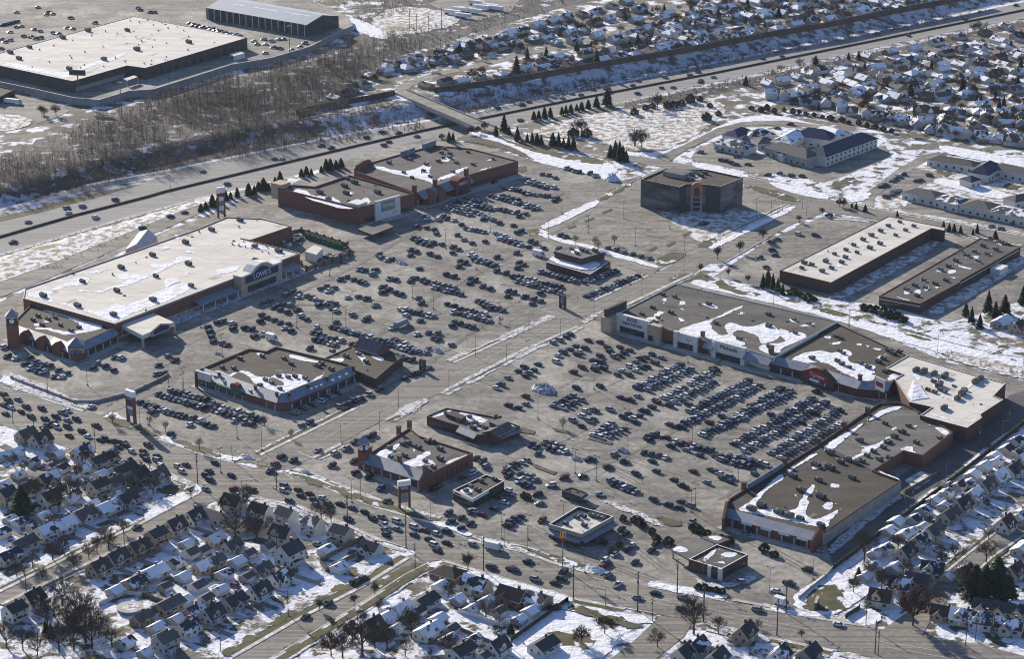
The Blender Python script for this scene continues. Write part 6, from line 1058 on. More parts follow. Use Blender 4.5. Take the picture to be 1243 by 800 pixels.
# the rest of the far housing: too many and too small to tell apart, one mass
fb = MB(); rf = random.Random(77)
def far_mass(poly, n, ang, sd):
    for (x, y) in rnd_in(poly, n, sd, 4.0):
        kind = rf.choice(('ranch', 'garage', 'hip', 'garage', 'cottage')); parts = house_parts(kind, rf.choice(('white', 'grey', 'tan', 'cream')), rf.choice(('shingle_snowy', 'shingle_snowy', 'shingle_snowy', 'shingle_patchy', 'shingle_grey')), 0); p = G(x, y, 1.5); p.z = 0
        Mx = Matrix.Translation(p) @ Matrix.Rotation(ang + rf.choice((0, math.pi / 2)) + rf.uniform(-.08, .08), 4, 'Z') @ Matrix.Scale(rf.uniform(.75, .98), 4)
        for nm, me, par in parts:
            if nm not in ('walls', 'roof', 'dormer', 'dormer_roof'): continue
            k = len(fb.v); fb.v.extend([tuple(Mx @ v.co) for v in me.vertices])
            for pl_ in me.polygons: fb.f.append(tuple(k + i for i in pl_.vertices)); fb.m.append(fb.mi(me.materials[pl_.material_index].name))
far_mass([(834, 56), (1150, -2), (1060, -10), (834, -8)], 70, R(38), 31); far_mass([(640, 86), (860, 52), (866, 6), (650, 40)], 45, R(45), 32); far_mass([(950, 106), (1246, 42), (1246, 110), (1010, 126)], 70, R(34), 33); far_mass([(1110, 140), (1246, 112), (1246, 176), (1130, 160)], 28, R(0), 34); far_mass([(450, 96), (640, 52), (640, 34), (476, 76)], 22, R(45), 35)
prop(fb.build('distant_houses'), kind='stuff')
# ---------------------------------------------------------------- trees
rt = random.Random(5)
def bare_tree(seed, h, spread, twigm, n_limb=9, tw=5, twig_r=.05):
    r = random.Random(seed); tr, cr = MB(), MB(); th = h * .30
    tr.tube((0, 0, 0), (0, 0, th), h * .026, h * .020, 'bark', 6); tips = []
    def grow(p, d, L, rad, dep):
        q = p + d * L
        if dep < 2: tr.tube(p, q, rad, rad * .6, 'bark', 4)
        else:
            s = d.orthogonal().normalized() * rad; s2 = d.cross(s).normalized() * rad
            cr.face([p - s, p + s, q + s * .5, q - s * .5], twigm); cr.face([p - s2, p + s2, q + s2 * .5, q - s2 * .5], twigm)
        if dep >= 4: return
        k = (4, 4, 4, tw)[dep]
        for i in range(k):
            a = r.uniform(.35, .95) if i else r.uniform(.1, .35); ax = d.orthogonal(); ax.rotate(Matrix.Rotation(r.uniform(0, 6.283), 3, d)); nd = d.copy(); nd.rotate(Matrix.Rotation(a, 3, ax)); nd = (nd + Vector((0, 0, .18))).normalized()
            t = r.uniform(.45, 1.0) if i else 1.0; grow(p + d * L * t, nd, L * r.uniform(.55, .85), max(twig_r * .55, rad * .55), dep + 1)
    for i in range(n_limb):
        a = 6.283 * (i + r.uniform(-.3, .3)) / n_limb; up = r.uniform(.55, 1.6); d = Vector((math.cos(a) * spread, math.sin(a) * spread, up)).normalized()
        grow(Vector((0, 0, th * r.uniform(.7, 1.0))), d, h * r.uniform(.2, .29), h * .010, 1)
    grow(Vector((0, 0, th)), Vector((r.uniform(-.1, .1), r.uniform(-.1, .1), 1)).normalized(), h * .28, h * .013, 1)
    return tr.mesh('trunk'), cr.mesh('crown')
def conifer(seed, h, rad, m, pw=.85):
    r = random.Random(seed); tr, cr = MB(), MB(); tr.tube((0, 0, 0), (0, 0, h * .9), h * .022, h * .004, 'bark', 6); n = int(h * 26)
    for i in range(n):
        t = (i + r.random()) / n; z = h * (.06 + .92 * t); R_ = rad * (1 - t) ** pw * r.uniform(.55, 1.12) + .12; a = r.uniform(0, 6.283); d = Vector((math.cos(a), math.sin(a), 0)); s = Vector((-d.y, d.x, 0)); w_ = .22 + R_ * .24
        p = Vector((0, 0, z + R_ * .22)); q = d * R_ + Vector((0, 0, z - R_ * .12)); m1 = d * R_ * .55 + Vector((0, 0, z + R_ * .12))
        cr.face([p, m1 - s * w_, q, m1 + s * w_], m); k = m1 + Vector((0, 0, -.5 - .1 * R_)); cr.face([p, k, q], m)
    return tr.mesh('trunk'), cr.mesh('crown')
def shrub(seed, h, rad, m):
    r = random.Random(seed); tr, cr = MB(), MB(); tr.tube((0, 0, 0), (0, 0, h * .5), .08, .05, 'bark', 5)
    for i in range(170):
        a, u = r.uniform(0, 6.283), r.uniform(0, 1); z = h * u; R_ = rad * math.sqrt(max(.05, 1 - (2 * u - .8) ** 2)) * r.uniform(.5, 1.05); c = Vector((math.cos(a) * R_, math.sin(a) * R_, z)); n = Vector((r.uniform(-1, 1), r.uniform(-1, 1), r.uniform(-.2, 1))).normalized(); s = n.orthogonal().normalized() * r.uniform(.25, .5); s2 = n.cross(s)
        cr.face([c - s, c - s2, c + s, c + s2], m)
    return tr.mesh('trunk'), cr.mesh('crown')
TR = {'bare': [bare_tree(1, 12, .9, 'twig', 11, 7, .065), bare_tree(2, 12, 1.1, 'twig_pale', 11, 7, .065), bare_tree(3, 12, .8, 'twig', 11, 7, .065)], 'dense': [bare_tree(4, 12, 1.0, 'twig_dark', 11, 8, .05), bare_tree(9, 12, .9, 'twig', 11, 8, .045)], 'red': [bare_tree(6, 11, 1.1, 'twig_red', 12, 7, .11)], 'upright': [bare_tree(7, 9, .45, 'twig', 12, 6, .07)], 'thin': [bare_tree(8, 8, .8, 'twig_pale', 7, 4, .04)],
      'pine': [conifer(1, 11, 3.0, 'needles'), conifer(2, 11, 3.6, 'needles', .7), conifer(7, 10, 3.2, 'needles_green', .75)], 'spruce': [conifer(4, 11, 4.6, 'needles_green', .6), conifer(3, 11, 4.0, 'needles', .6)], 'shrub': [shrub(1, 2.6, 1.6, 'needles'), shrub(2, 2.2, 1.8, 'needles_green')], 'brownbush': [shrub(3, 2.4, 1.8, 'twig_dark')]}
TH = {'bare': 12, 'dense': 12, 'red': 11, 'upright': 9, 'thin': 8, 'pine': 11, 'spruce': 11, 'shrub': 2.5, 'brownbush': 2.4}
TNM = {'bare': ('bare_tree', 'bare brown tree', 'tree'), 'dense': ('bare_tree', 'large dark bare tree', 'tree'), 'red': ('rusty_tree', 'rusty-brown leafed tree', 'tree'), 'upright': ('bare_tree', 'narrow upright bare tree', 'tree'), 'thin': ('young_tree', 'small thin bare tree', 'tree'), 'pine': ('conifer', 'dark conifer', 'tree'), 'spruce': ('conifer', 'broad dark green conifer', 'tree'), 'shrub': ('evergreen_shrub', 'dark evergreen shrub', 'shrub'), 'brownbush': ('bare_shrub', 'brown bare shrub', 'shrub')}
def tree(px, kind, h, where, group, z=None):
    p = G(px[0], px[1], z or 0.0)
    if z is None: p.z = height(p.x, p.y)
    nm, ph, cat = TNM[kind]; o = empty(nm, p, rt.uniform(0, 6.283)); s = h / TH[kind]; o.scale = (s * rt.uniform(.9, 1.12), s * rt.uniform(.9, 1.12), s * rt.uniform(.92, 1.08)); t, c = rt.choice(TR[kind]); link('trunk', t, o); link('crown', c, o); later(o, ph, where, cat, group); return o
def trees(pts, kind, h, where, group, z=None):
    for p in pts: tree(p, kind, (p[2] * rt.uniform(.92, 1.08) if len(p) > 2 else h * rt.uniform(.68, 1.18)), where, group, z)
W1 = 'on the lawn strip below the bridge'; trees([(602, 165), (612, 160, 13), (618, 163), (628, 171, 11), (640, 172), (646, 174), (652, 175), (657, 175)], 'pine', 8, W1, 'conifers near the bridge'); trees([(671, 177), (678, 178), (684, 179), (690, 181), (696, 182)], 'pine', 9, 'on the grass bank right of bridge', 'conifers near the bridge')
trees([(741, 191), (752, 196), (756, 194), (760, 197), (747, 192)], 'pine', 12, 'in the clump near the office block', 'conifers near the office block'); trees([(545, 172), (550, 171)], 'pine', 7, 'behind the brick discount store', 'conifers near the bridge')
trees([(244, 257), (250, 254), (258, 251), (266, 247), (274, 243), (280, 241), (288, 239), (302, 237), (309, 236), (314, 231), (320, 230), (326, 231), (334, 224), (340, 221), (366, 215, 5), (372, 213, 7), (378, 212, 4.5), (390, 209), (396, 207), (401, 207), (408, 205), (414, 203)], 'spruce', 6.8, 'in the row behind the brick anchor store', 'conifers along the frontage road')
trees([(648, 146), (654, 145), (661, 144), (668, 142), (682, 139), (687, 138), (693, 137), (700, 134), (706, 133), (714, 131), (724, 130), (737, 128, 11)], 'spruce', 7.5, 'in the row on the near freeway bank', 'conifers on the freeway bank')
trees([(627, 93, 17), (724, 79, 14), (774, 55, 10), (663, 71, 10), (640, 72, 10), (558, 66, 9), (872, 21, 9), (945, 20, 9), (990, 78, 8), (1105, 117, 13), (1042, 72, 8), (1168, 112, 11), (1212, 138, 11), (1190, 128, 10), (1218, 134, 10), (700, 62, 8), (806, 18, 9), (1076, 108, 8), (905, 103, 7), (1030, 72, 6)], 'pine', 10, 'among the far suburban houses', 'conifers in the suburbs')
trees([(1199, 380, 14), (1219, 382, 13), (1241, 370, 11), (1179, 392, 9), (1189, 399, 8), (1172, 384, 8), (1208, 385, 9)], 'pine', 12, 'below the warehouses at right edge', 'conifers by the warehouses'); trees([(926, 350, 9), (932, 347, 10), (938, 351, 9), (944, 354, 8), (950, 357, 6)], 'pine', 9, 'at the white-roofed warehouse\'s corner', 'conifers by the warehouses')
trees([(1048, 376), (1056, 378), (1063, 380), (1072, 384), (1080, 386), (1088, 387), (1096, 391), (962, 358), (972, 361), (980, 364), (988, 366)], 'shrub', 4.2, 'in the hedge row below the two warehouses', 'evergreen shrubs by the warehouses'); trees([(1145, 279), (1152, 281), (1158, 281), (1166, 283), (1181, 285), (1186, 283), (1034, 252), (1039, 254), (1050, 257), (1089, 263), (1208, 290)], 'pine', 5, 'along the road above the warehouses', 'small conifers by the clinic road')
trees([(1183, 727, 15), (1195, 724, 14), (1209, 721, 15), (1223, 729, 11), (1176, 716, 12)], 'spruce', 14, 'in the big dark clump at bottom right', 'conifers at bottom right'); trees([(27, 626, 15)], 'spruce', 14, 'among the houses at lower left', None); trees([(258, 737, 5), (62, 776, 7), (56, 770, 6)], 'pine', 6, 'in the lower left back yards', 'conifers at lower left'); trees([(620, 770, 4.5)], 'spruce', 4.5, 'in the bottom centre back yard', None); trees([(1042, 702, 5)], 'spruce', 5, 'beside the grassy corner lawn', None)
LL = 'among the lower left houses'; gl = 'bare trees at lower left'
trees([(66, 749, 11), (104, 781, 17), (84, 770, 12), (120, 772, 12), (46, 799, 10), (76, 735, 13), (98, 752, 13), (28, 790, 11), (112, 788, 15), (90, 790, 14), (58, 762, 12), (136, 786, 11), (72, 792, 13), (8, 786, 11), (92, 762, 12), (50, 745, 9)], 'dense', 14, LL, gl); trees([(90, 692, 9), (64, 680, 9), (108, 679, 8), (132, 668, 9), (86, 612, 14), (128, 655, 8), (104, 560, 8), (60, 560, 6), (162, 594, 9), (30, 574, 7), (52, 705, 7), (20, 700, 7), (118, 672, 8), (150, 648, 7), (40, 690, 8), (76, 672, 8), (186, 600, 9), (160, 606, 7), (110, 598, 9), (72, 622, 9), (44, 606, 9), (94, 582, 9), (140, 560, 8), (16, 566, 7), (176, 588, 8), (62, 640, 8), (232, 606, 7)], 'bare', 9, 'along the streets at lower left', gl)
trees([(286, 654, 16), (312, 658, 14)], 'dense', 14, 'behind the main road houses', 'bare trees near the main road'); trees([(390, 631, 9), (402, 636, 9), (300, 606, 8), (170, 575, 7), (296, 618, 9), (270, 620, 7)], 'bare', 9, 'beside the main road at left', 'bare trees near the main road')
trees([(440, 797, 17), (470, 791, 13), (416, 799, 13), (492, 797, 9)], 'dense', 14, 'in the thicket at bottom centre left', 'bare trees at bottom centre'); trees([(402, 797, 11), (428, 780, 9), (455, 788, 9)], 'red', 10, 'in the thicket at bottom centre left', 'bare trees at bottom centre'); trees([(590, 752, 10), (546, 798, 12), (500, 776, 14), (545, 725, 8)], 'bare', 11, 'in the bottom centre yards', 'bare trees at bottom centre'); trees([(568, 694, 8), (455, 722, 5), (430, 736, 5), (460, 744, 6), (404, 765, 5), (388, 742, 5)], 'upright', 7, 'along the lower side street', 'upright trees at bottom centre')
trees([(842, 770, 16), (872, 770, 8), (798, 786, 8), (973, 775, 4), (920, 764, 4)], 'bare', 10, 'below the main road right of centre', 'bare trees at bottom right'); trees([(706, 782, 8), (734, 770, 8)], 'red', 8, 'in the snowy yard below the main road', 'rusty trees at the bottom'); trees([(1108, 760, 14)], 'red', 13, 'beside the bottom right junction', None); trees([(1049, 682, 15), (1127, 738, 12), (1171, 723, 14), (1160, 681, 9), (1197, 683, 11), (1070, 715, 9), (1100, 700, 8), (1143, 688, 8), (1200, 655, 7), (1056, 700, 8), (1090, 668, 7), (1036, 720, 8)], 'bare', 11, 'among the houses at lower right', 'bare trees at lower right')
trees([(182, 517), (201, 525), (242, 547), (353, 533), (321, 517), (136, 512), (137, 516), (603, 524), (683, 521), (758, 373), (794, 373), (699, 297), (722, 300), (746, 296), (726, 304), (608, 393)], 'thin', 6, 'on a parking lot island', 'young trees in the parking lots')
trees([(850, 331), (871, 315), (898, 307), (926, 292), (998, 261), (970, 270), (884, 336), (908, 344)], 'upright', 6.5, 'left of the white-roofed warehouse', 'street trees by the warehouses'); trees([(771, 177, 15), (779, 179, 13), (798, 132, 12), (700, 162, 10), (706, 163, 11), (770, 178, 8)], 'bare', 12, 'in the snowy field', 'bare trees in the field'); trees([(810, 131), (818, 130), (827, 128), (792, 131), (784, 133), (770, 139), (696, 165), (712, 166), (838, 124), (850, 122), (862, 130), (872, 140), (858, 146)], 'brownbush', 4.5, 'at the edge of the snowy field', 'shrubs around the snowy field')
trees([(1019, 251, 6), (1024, 252, 6)], 'red', 6, 'beside the road above the white-roofed warehouse', 'rusty trees by the warehouses'); trees([(948, 88, 7), (970, 80, 8), (990, 74, 7), (938, 92, 5)], 'dense', 7, 'on the near freeway bank at upper right', 'trees on the freeway bank'); trees([(1190, 40, 11), (1182, 40, 10), (1170, 64, 8), (1160, 74, 7)], 'bare', 9, 'beside the freeway at top right', 'trees on the freeway bank'); trees([(68, 140, 9), (54, 142, 8), (50, 138, 7)], 'bare', 8, 'below the retaining wall at far left', 'trees by the far yard'); trees([(573, 98, 10), (585, 92, 8)], 'red', 9, 'near the bridge-end street', 'rusty trees in the far suburb')
trees([(588, 158, 6), (580, 162, 6), (572, 163, 6), (536, 168, 5)], 'red', 6, 'between the freeway and the brick discount store', 'rusty trees by the bridge')
# yard trees of the far neighbourhoods
gf = 'bare trees in the far suburbs'
for poly, n, wh, sd in (([(440, 108), (636, 62), (640, 40), (470, 84)], 36, 'among the houses above the bridge', 2), ([(636, 90), (862, 56), (868, 8), (660, 20), (640, 60)], 75, 'among the top centre houses', 3), ([(834, 54), (1138, 2), (1060, -4), (836, 4)], 80, 'above the top right noise wall', 4), ([(930, 118), (1010, 90), (1246, 44), (1246, 180), (1120, 170), (1010, 138)], 120, 'among the houses right of the care home', 6)):
    for p in rnd_in(poly, n, sd, 5): tree(p, rt.choice(('bare', 'bare', 'bare', 'dense', 'dense', 'red', 'pine')), rt.uniform(4, 8.5), wh, gf)
trees([(931, 133), (912, 133), (924, 135), (940, 137), (952, 135), (962, 137), (970, 138), (978, 140), (988, 141), (998, 143), (1008, 145), (1022, 147), (1030, 150), (1042, 151), (1052, 154), (1062, 156), (1072, 158), (1082, 161)], 'shrub', 3.2, 'in the shrub line above the care home', 'shrubs above the care home')
trees([(668 + 8 * i, 741 - .2 * i) for i in range(2)] + [(732, 661), (744, 672), (752, 664), (791, 648), (797, 658), (811, 661), (636, 604), (641, 606), (779, 640), (770, 634), (756, 632), (776, 636)], 'brownbush', 3, 'around the burger restaurant', 'shrubs around the burger restaurant'); trees([(840 + 9 * i, 644 + 3.2 * i) for i in range(6)] + [(848 + 7 * i, 716 + 1.2 * i) for i in range(5)] + [(928, 670), (940, 676)], 'shrub', 2.8, 'around the corner bank', 'shrubs around the corner bank')
# woods and brush: masses nobody could count
def scatter_mass(name, polys, n, hmin, hmax, seed, twigm, trunk=True, zf=None, wid=.35):
    b = MB(); r = random.Random(seed)
    for poly, share in polys:
        P = GP(poly)
        for (x, y) in rnd_in([(p.x, p.y) for p in P], int(n * share), seed, 0.0):
            z = height(x, y); h = r.uniform(hmin, hmax)
            if trunk:
                g_ = mnoise.noise(Vector((x * .022, y * .022, 3))); tw_ = twigm if mnoise.noise(Vector((x * .03, y * .03, 9))) < .12 else 'twig_dark'
                if g_ > .22 and r.random() < .8: continue
                h *= 1 + .45 * mnoise.noise(Vector((x * .05, y * .05, 6)))
            else: tw_ = twigm
            if trunk: b.tube((x, y, z), (x + r.uniform(-.4, .4), y + r.uniform(-.4, .4), z + h * .8), h * .010, h * .004, 'twig_dark', 3)
            for k in range(int(26 + h * 4.4)):
                a = r.uniform(0, 6.283); t = r.uniform(.28 if trunk else 0, 1.0); L = h * r.uniform(.07, .17) * (1.25 - t * .6); p0 = Vector((x, y, z + h * t * .92)) + Vector((math.cos(a), math.sin(a), 0)) * r.uniform(0, h * .2); d = Vector((math.cos(a), math.sin(a), r.uniform(-.2, 1.3))).normalized(); s = d.cross(Vector((0, 0, 1))).normalized() * (wid * .5 * r.uniform(.3, 1)); q = p0 + d * L
                b.face([p0 - s * .6, p0 + s * .6, q + s, q - s], tw_ if r.random() < .85 else ('twig_red' if r.random() < .3 else 'twig_dark'))
    o = b.build(name); prop(o, kind='stuff'); return o
scatter_mass('woodland', [([(-15, 236), (60, 226), (150, 210), (240, 192), (330, 174), (420, 154), (420, 132), (330, 122), (250, 118), (180, 128), (120, 148), (60, 178), (-15, 205)], .62), ([(180, 126), (240, 108), (330, 86), (410, 66), (440, 76), (430, 120), (340, 128), (250, 132)], .30), ([(380, 70), (430, 48), (520, 50), (470, 84), (420, 104)], .08)], 4300, 5, 10.5, 21, 'twig_wood', wid=.2)
scatter_mass('bank_brush', [([(400, 138), (480, 122), (520, 142), (440, 157), (380, 166)], .2), ([(528, 116), (640, 100), (740, 84), (740, 92), (640, 112), (560, 130)], .35), ([(740, 82), (1003, 36), (1180, 4), (1180, 10), (1003, 44), (740, 93)], .3), ([(740, 130), (942, 87), (1180, 37), (1243, 24), (1243, 28), (1180, 43), (950, 94), (800, 126)], .25), ([(440, 42), (520, 30), (560, 30), (640, 2), (700, -12), (740, -14), (640, 22), (560, 52), (480, 70)], .3), ([(380, -10), (560, -14), (520, 6), (440, 28), (425, 14)], .25)], 1300, 1.5, 4.2, 22, 'brush', False, wid=.5)
scatter_mass('field_brush', [([(760, 140), (840, 126), (885, 132), (870, 146), (830, 160), (770, 172)], .4), ([(640, 160), (720, 160), (735, 170), (650, 168)], .2), ([(0, 306), (240, 238), (230, 234), (0, 300)], 0), ([(40, 330), (140, 286), (180, 272), (180, 276), (60, 330)], .2), ([(1140, 425), (1243, 456), (1243, 462), (1150, 436)], .2)], 130, .8, 2.6, 23, 'brush', False, wid=.45)

YB = [(px + rt.uniform(-9, 9), py + rt.uniform(-5, 6)) for px, py in [(201, 784), (228, 764), (258, 749), (284, 732), (315, 721), (340, 703), (120, 693), (168, 668), (213, 643), (154, 609), (102, 627), (56, 651), (348, 632), (415, 653), (544, 698), (622, 727), (516, 731), (488, 745), (1229, 572), (1197, 594), (1167, 617), (1132, 647), (1069, 730), (1145, 747), (1191, 757), (904, 772)]]
trees(YB, 'brownbush', 2.2, 'beside one of the nearest houses', 'yard shrubs')
b = MB()
def drive(px, ang, L0, L1, off, m, w_=2.8):
    p = G(px[0], px[1]); d = Vector((math.sin(ang), -math.cos(ang), 0)); s = Vector((math.cos(ang), math.sin(ang), 0)); q0, q1 = p + s * off + d * L0, p + s * off + d * L1
    b.face([(q0 - s * w_ / 2)[:2] + (.085,), (q1 - s * w_ / 2)[:2] + (.085,), (q1 + s * w_ / 2)[:2] + (.085,), (q0 + s * w_ / 2)[:2] + (.085,)], m)
for pts, sg in (([(201, 784), (228, 764), (258, 749), (284, 732), (315, 721), (340, 703)], 1), ([(120, 693), (142, 681), (168, 668), (190, 656), (213, 643), (236, 631)], -1), ([(154, 609), (130, 618), (102, 627), (78, 640), (56, 651), (28, 662)], 1), ([(1229, 572), (1212, 582), (1197, 594), (1182, 605), (1167, 617), (1152, 628), (1132, 647), (1116, 660), (1099, 675)], 1)):
    for p in pts: drive(p, AS, -16 if sg > 0 else -13, 17 if sg > 0 else 16, 5.6, rt.choice(('lot_asphalt', 'concrete', 'dirty_snow', 'lot_asphalt')))
prop(b.build('driveway'), kind='structure')
# ---------------------------------------------------------------- vehicles
rc = random.Random(17)
CKIND = {'sedan': (4.7, 1.8, .95, 1.45, (-1.75, -1.0, .55, 1.35)), 'hatchback': (4.2, 1.75, .95, 1.5, (-2.0, -1.6, .5, 1.3)), 'suv': (4.8, 1.92, 1.08, 1.78, (-2.3, -1.95, .55, 1.25)), 'minivan': (5.0, 1.95, 1.08, 1.75, (-2.4, -2.0, .9, 1.7)), 'pickup': (5.6, 1.98, 1.1, 1.85, (-.65, -.4, .75, 1.35))}
CM = {}
def car_mesh(kind, color):
    if (kind, color) in CM: return CM[kind, color]
    L, W, hb, ht, (g0, r0, r1, g1) = CKIND[kind]; p = 'paint_' + color; x, y = L / 2, W / 2; b = MB()
    S = [(-x, .35, .72), (-x + .12, .3, hb - .05), (-x + .55, .28, hb), (x - 1.2, .28, hb - .02), (x - .35, .28, hb - .16), (x, .32, .62)]
    if kind == 'pickup': S[1] = (-x + .05, .3, hb - .02); S[2] = (-x + .1, .28, hb)
    def yw(xx): return y * (1 - .10 * (abs(xx) / x) ** 4)
    sec = [(s[0], s[1], s[2], yw(s[0])) for s in S]
    for a, c in zip(sec, sec[1:]):
        b.face([(a[0], -a[3] * .94, a[2]), (c[0], -c[3] * .94, c[2]), (c[0], c[3] * .94, c[2]), (a[0], a[3] * .94, a[2])], p)
        for s in (-1, 1):
            am, cm_ = a[1] + (a[2] - a[1]) * .6, c[1] + (c[2] - c[1]) * .6
            f = [(a[0], s * a[3], a[1]), (c[0], s * c[3], c[1]), (c[0], s * c[3], cm_), (a[0], s * a[3], am)]; b.face(f if s < 0 else f[::-1], p); f = [(a[0], s * a[3], am), (c[0], s * c[3], cm_), (c[0], s * c[3] * .94, c[2]), (a[0], s * a[3] * .94, a[2])]; b.face(f if s < 0 else f[::-1], p)
    for k in (0, -1):
        a = sec[k]; b.face([(a[0], -a[3], a[1]), (a[0], a[3], a[1]), (a[0], a[3] * .94, a[2]), (a[0], -a[3] * .94, a[2])][::1 if k else -1], p)
    yr = y * .74; b.face([(r0, -yr, ht), (r1, -yr, ht), (r1, yr, ht), (r0, yr, ht)], p)
    if kind == 'pickup': b.face([(-x + .15, -y * .78, hb + .01), (g0 - .05, -y * .78, hb + .01), (g0 - .05, y * .78, hb + .01), (-x + .15, y * .78, hb + .01)], 'tyre')
    for wx in (-x + .85, x - .9):
        for s in (-1, 1): b.tube((wx, s * (y - .2), .33), (wx, s * (y + .01), .33), .34, .34, 'tyre', 10)
    body = b.mesh('car_body'); g = MB(); yb = y * .92; zb = hb - .01
    B4, T4 = [(g0, -yb, zb), (g1, -yb, zb - .03), (g1, yb, zb - .03), (g0, yb, zb)], [(r0, -yr, ht - .03), (r1, -yr, ht - .03), (r1, yr, ht - .03), (r0, yr, ht - .03)]
    for i in range(4): j = (i + 1) % 4; g.face([B4[i], B4[j], T4[j], T4[i]], 'car_glass')
    CM[kind, color] = (body, g.mesh('window_band')); return CM[kind, color]
CARS = []
WTS = (['black'] * 10 + ['charcoal'] * 10 + ['silver'] * 12 + ['white'] * 10 + ['red'] + ['blue'] * 4 + ['tan'])
def car_at(px, py, ang, where, color=None, z=0.0, kind=None, far=False):
    p = G(px, py, z + .7); p.z = z + .16
    CARS.append((p, ang, where, color or rc.choice(WTS), kind or rc.choice(['sedan'] * 5 + ['suv'] * 4 + ['hatchback'] * 2 + ['minivan', 'pickup']), far))
CODE = {'w': 'white', 's': 'silver', 'r': 'red', 'd': 'black', 'b': 'blue'}
def singles(ox, oy, pts, ang, where, z=0.0, flip=True, jit=.05, far=False):
    for q in pts: car_at(ox + q[0] / 5, oy + q[1] / 5, ang + (math.pi if flip and rc.random() < .5 else 0) + rc.uniform(-jit, jit), where, (CODE.get(q[2]) if not (q[2] == 'w' and rc.random() < .35) else 'silver') if len(q) > 2 else rc.choice(WTS[:20] + ['blue', 'blue', 'silver', 'red']), z, None, far)
ROWS = []
def row(ox, oy, x0, y0, x1, y1, n, where, z=0.0, fill=1.0, colors=None):
    a, c = G(ox + x0 / 5, oy + y0 / 5, .7), G(ox + x1 / 5, oy + y1 / 5, .7); d = c - a; ang = math.atan2(d.y, d.x) + math.pi / 2
    n = min(n, int(d.length / 2.75) + 1); ROWS.append((a, d, n))
    for i in range(n):
        if rc.random() > fill: continue
        p = a + d * (i / max(1, n - 1)); p.z = z + .16; CARS.append((p + Vector((rc.uniform(-.25, .25), rc.uniform(-.3, .3), 0)), ang + (math.pi if rc.random() < .5 else 0) + rc.uniform(-.03, .03), where, rc.choice(colors or WTS), rc.choice(['sedan'] * 5 + ['suv'] * 4 + ['hatchback'] * 2 + ['minivan', 'pickup']), False))
# packed rows of the right-hand lot
def rows(ox, oy, lst):
    for x0, y0, x1, y1, n, wh in lst: row(ox, oy, x0, y0, x1, y1, n, wh)
rows(600, 400, [(865, 355, 1130, 215, 12, 'in the upper line, first packed double row'), (925, 365, 1190, 240, 12, 'in the lower line, first packed double row'), (360, 465, 470, 400, 5, 'in the small double row below the snow pile'), (410, 475, 530, 430, 5, 'in the small double row below the snow pile'), (600, 640, 720, 575, 6, 'in the short double row left of the lot centre'), (650, 655, 790, 605, 6, 'in the short double row left of the lot centre')])
rows(780, 400, [(130, 415, 250, 355, 6, 'in the upper line, second packed double row'), (290, 330, 440, 240, 8, 'in the upper line, second packed double row'), (210, 420, 430, 320, 11, 'in the lower line, second packed double row'), (290, 500, 640, 308, 18, 'in the upper line, third packed double row'), (260, 570, 705, 340, 23, 'in the lower line, third packed double row'), (470, 590, 840, 358, 18, 'in the upper line, fourth packed double row'), (360, 640, 890, 390, 25, 'in the lower line, fourth packed double row'), (555, 695, 1035, 420, 24, 'in the upper line, fifth packed double row'), (620, 735, 1110, 442, 24, 'in the lower line, fifth packed double row'), (785, 752, 1190, 490, 20, 'in the upper line beside the strip shops'), (840, 780, 1200, 575, 18, 'in the lower line beside the strip shops'),
    (200, 682, 420, 735, 8, 'in the cross row below the packed double rows'), (520, 775, 660, 800, 5, 'in the cross row below the packed double rows'), (10, 745, 140, 775, 5, 'in the short cross row at the lot centre')])
LC = 'scattered in the middle of the right-hand lot'
singles(780, 400, [(160, 575), (200, 590), (240, 592), (285, 460), (485, 530), (405, 565), (785, 520), (970, 565), (900, 370, 's'), (1060, 380), (1045, 508), (480, 772), (440, 770), (265, 730, 's'), (345, 762), (145, 655), (170, 707), (85, 435), (160, 460), (200, 440, 'w'), (60, 470), (20, 497)], B_ANG, LC)
singles(600, 400, [(440, 45), (465, 30), (400, 65, 's'), (360, 80, 's'), (570, 65), (640, 75, 'r'), (690, 110), (705, 135), (730, 165, 'w'), (765, 108, 'r'), (822, 125, 'r'), (790, 140), (765, 158), (495, 100), (460, 120), (555, 115), (515, 132, 'w'), (505, 150), (420, 138), (390, 157, 'w'), (378, 195, 'w'), (600, 188), (645, 162), (655, 200), (615, 216, 'w'), (612, 242), (662, 236), (535, 230), (480, 258)], B_ANG, 'scattered below the pale-fronted store block')
singles(600, 400, [(860, 195, 's'), (890, 178), (920, 165, 'w'), (960, 150), (1015, 170), (975, 202), (930, 226), (825, 225, 'w'), (862, 250, 'w'), (895, 230), (750, 275), (775, 250, 'w'), (820, 276)], B_ANG, 'in the cluster at the head of the first packed row')
singles(600, 400, [(265, 210), (185, 230), (145, 252), (240, 245), (210, 264, 's'), (190, 282), (85, 293, 's'), (40, 333), (15, 355, 'w'), (500, 355), (645, 345), (190, 405, 'r'), (85, 460), (145, 474), (192, 452, 's')], B_ANG, 'near the large snow pile')
singles(600, 400, [(590, 488, 's'), (555, 495, 'w'), (607, 491), (530, 525, 'w'), (577, 555, 'w'), (602, 545), (480, 553, 'w'), (530, 587), (705, 487, 's'), (765, 410), (822, 427), (872, 405, 'w'), (985, 440), (955, 470), (900, 492), (820, 512), (785, 532), (840, 540, 'w'), (880, 522), (852, 562), (1060, 457), (1095, 437, 'w')], B_ANG, LC)
singles(600, 400, [(310, 685, 's'), (340, 697), (375, 705, 'w'), (330, 717), (362, 732), (400, 715), (430, 742, 'w'), (408, 732, 'w'), (225, 697), (258, 712), (265, 755), (730, 757, 's'), (930, 652), (960, 635, 'w'), (942, 668), (980, 640)], A_ANG, 'between the dark restaurant and the lot centre')
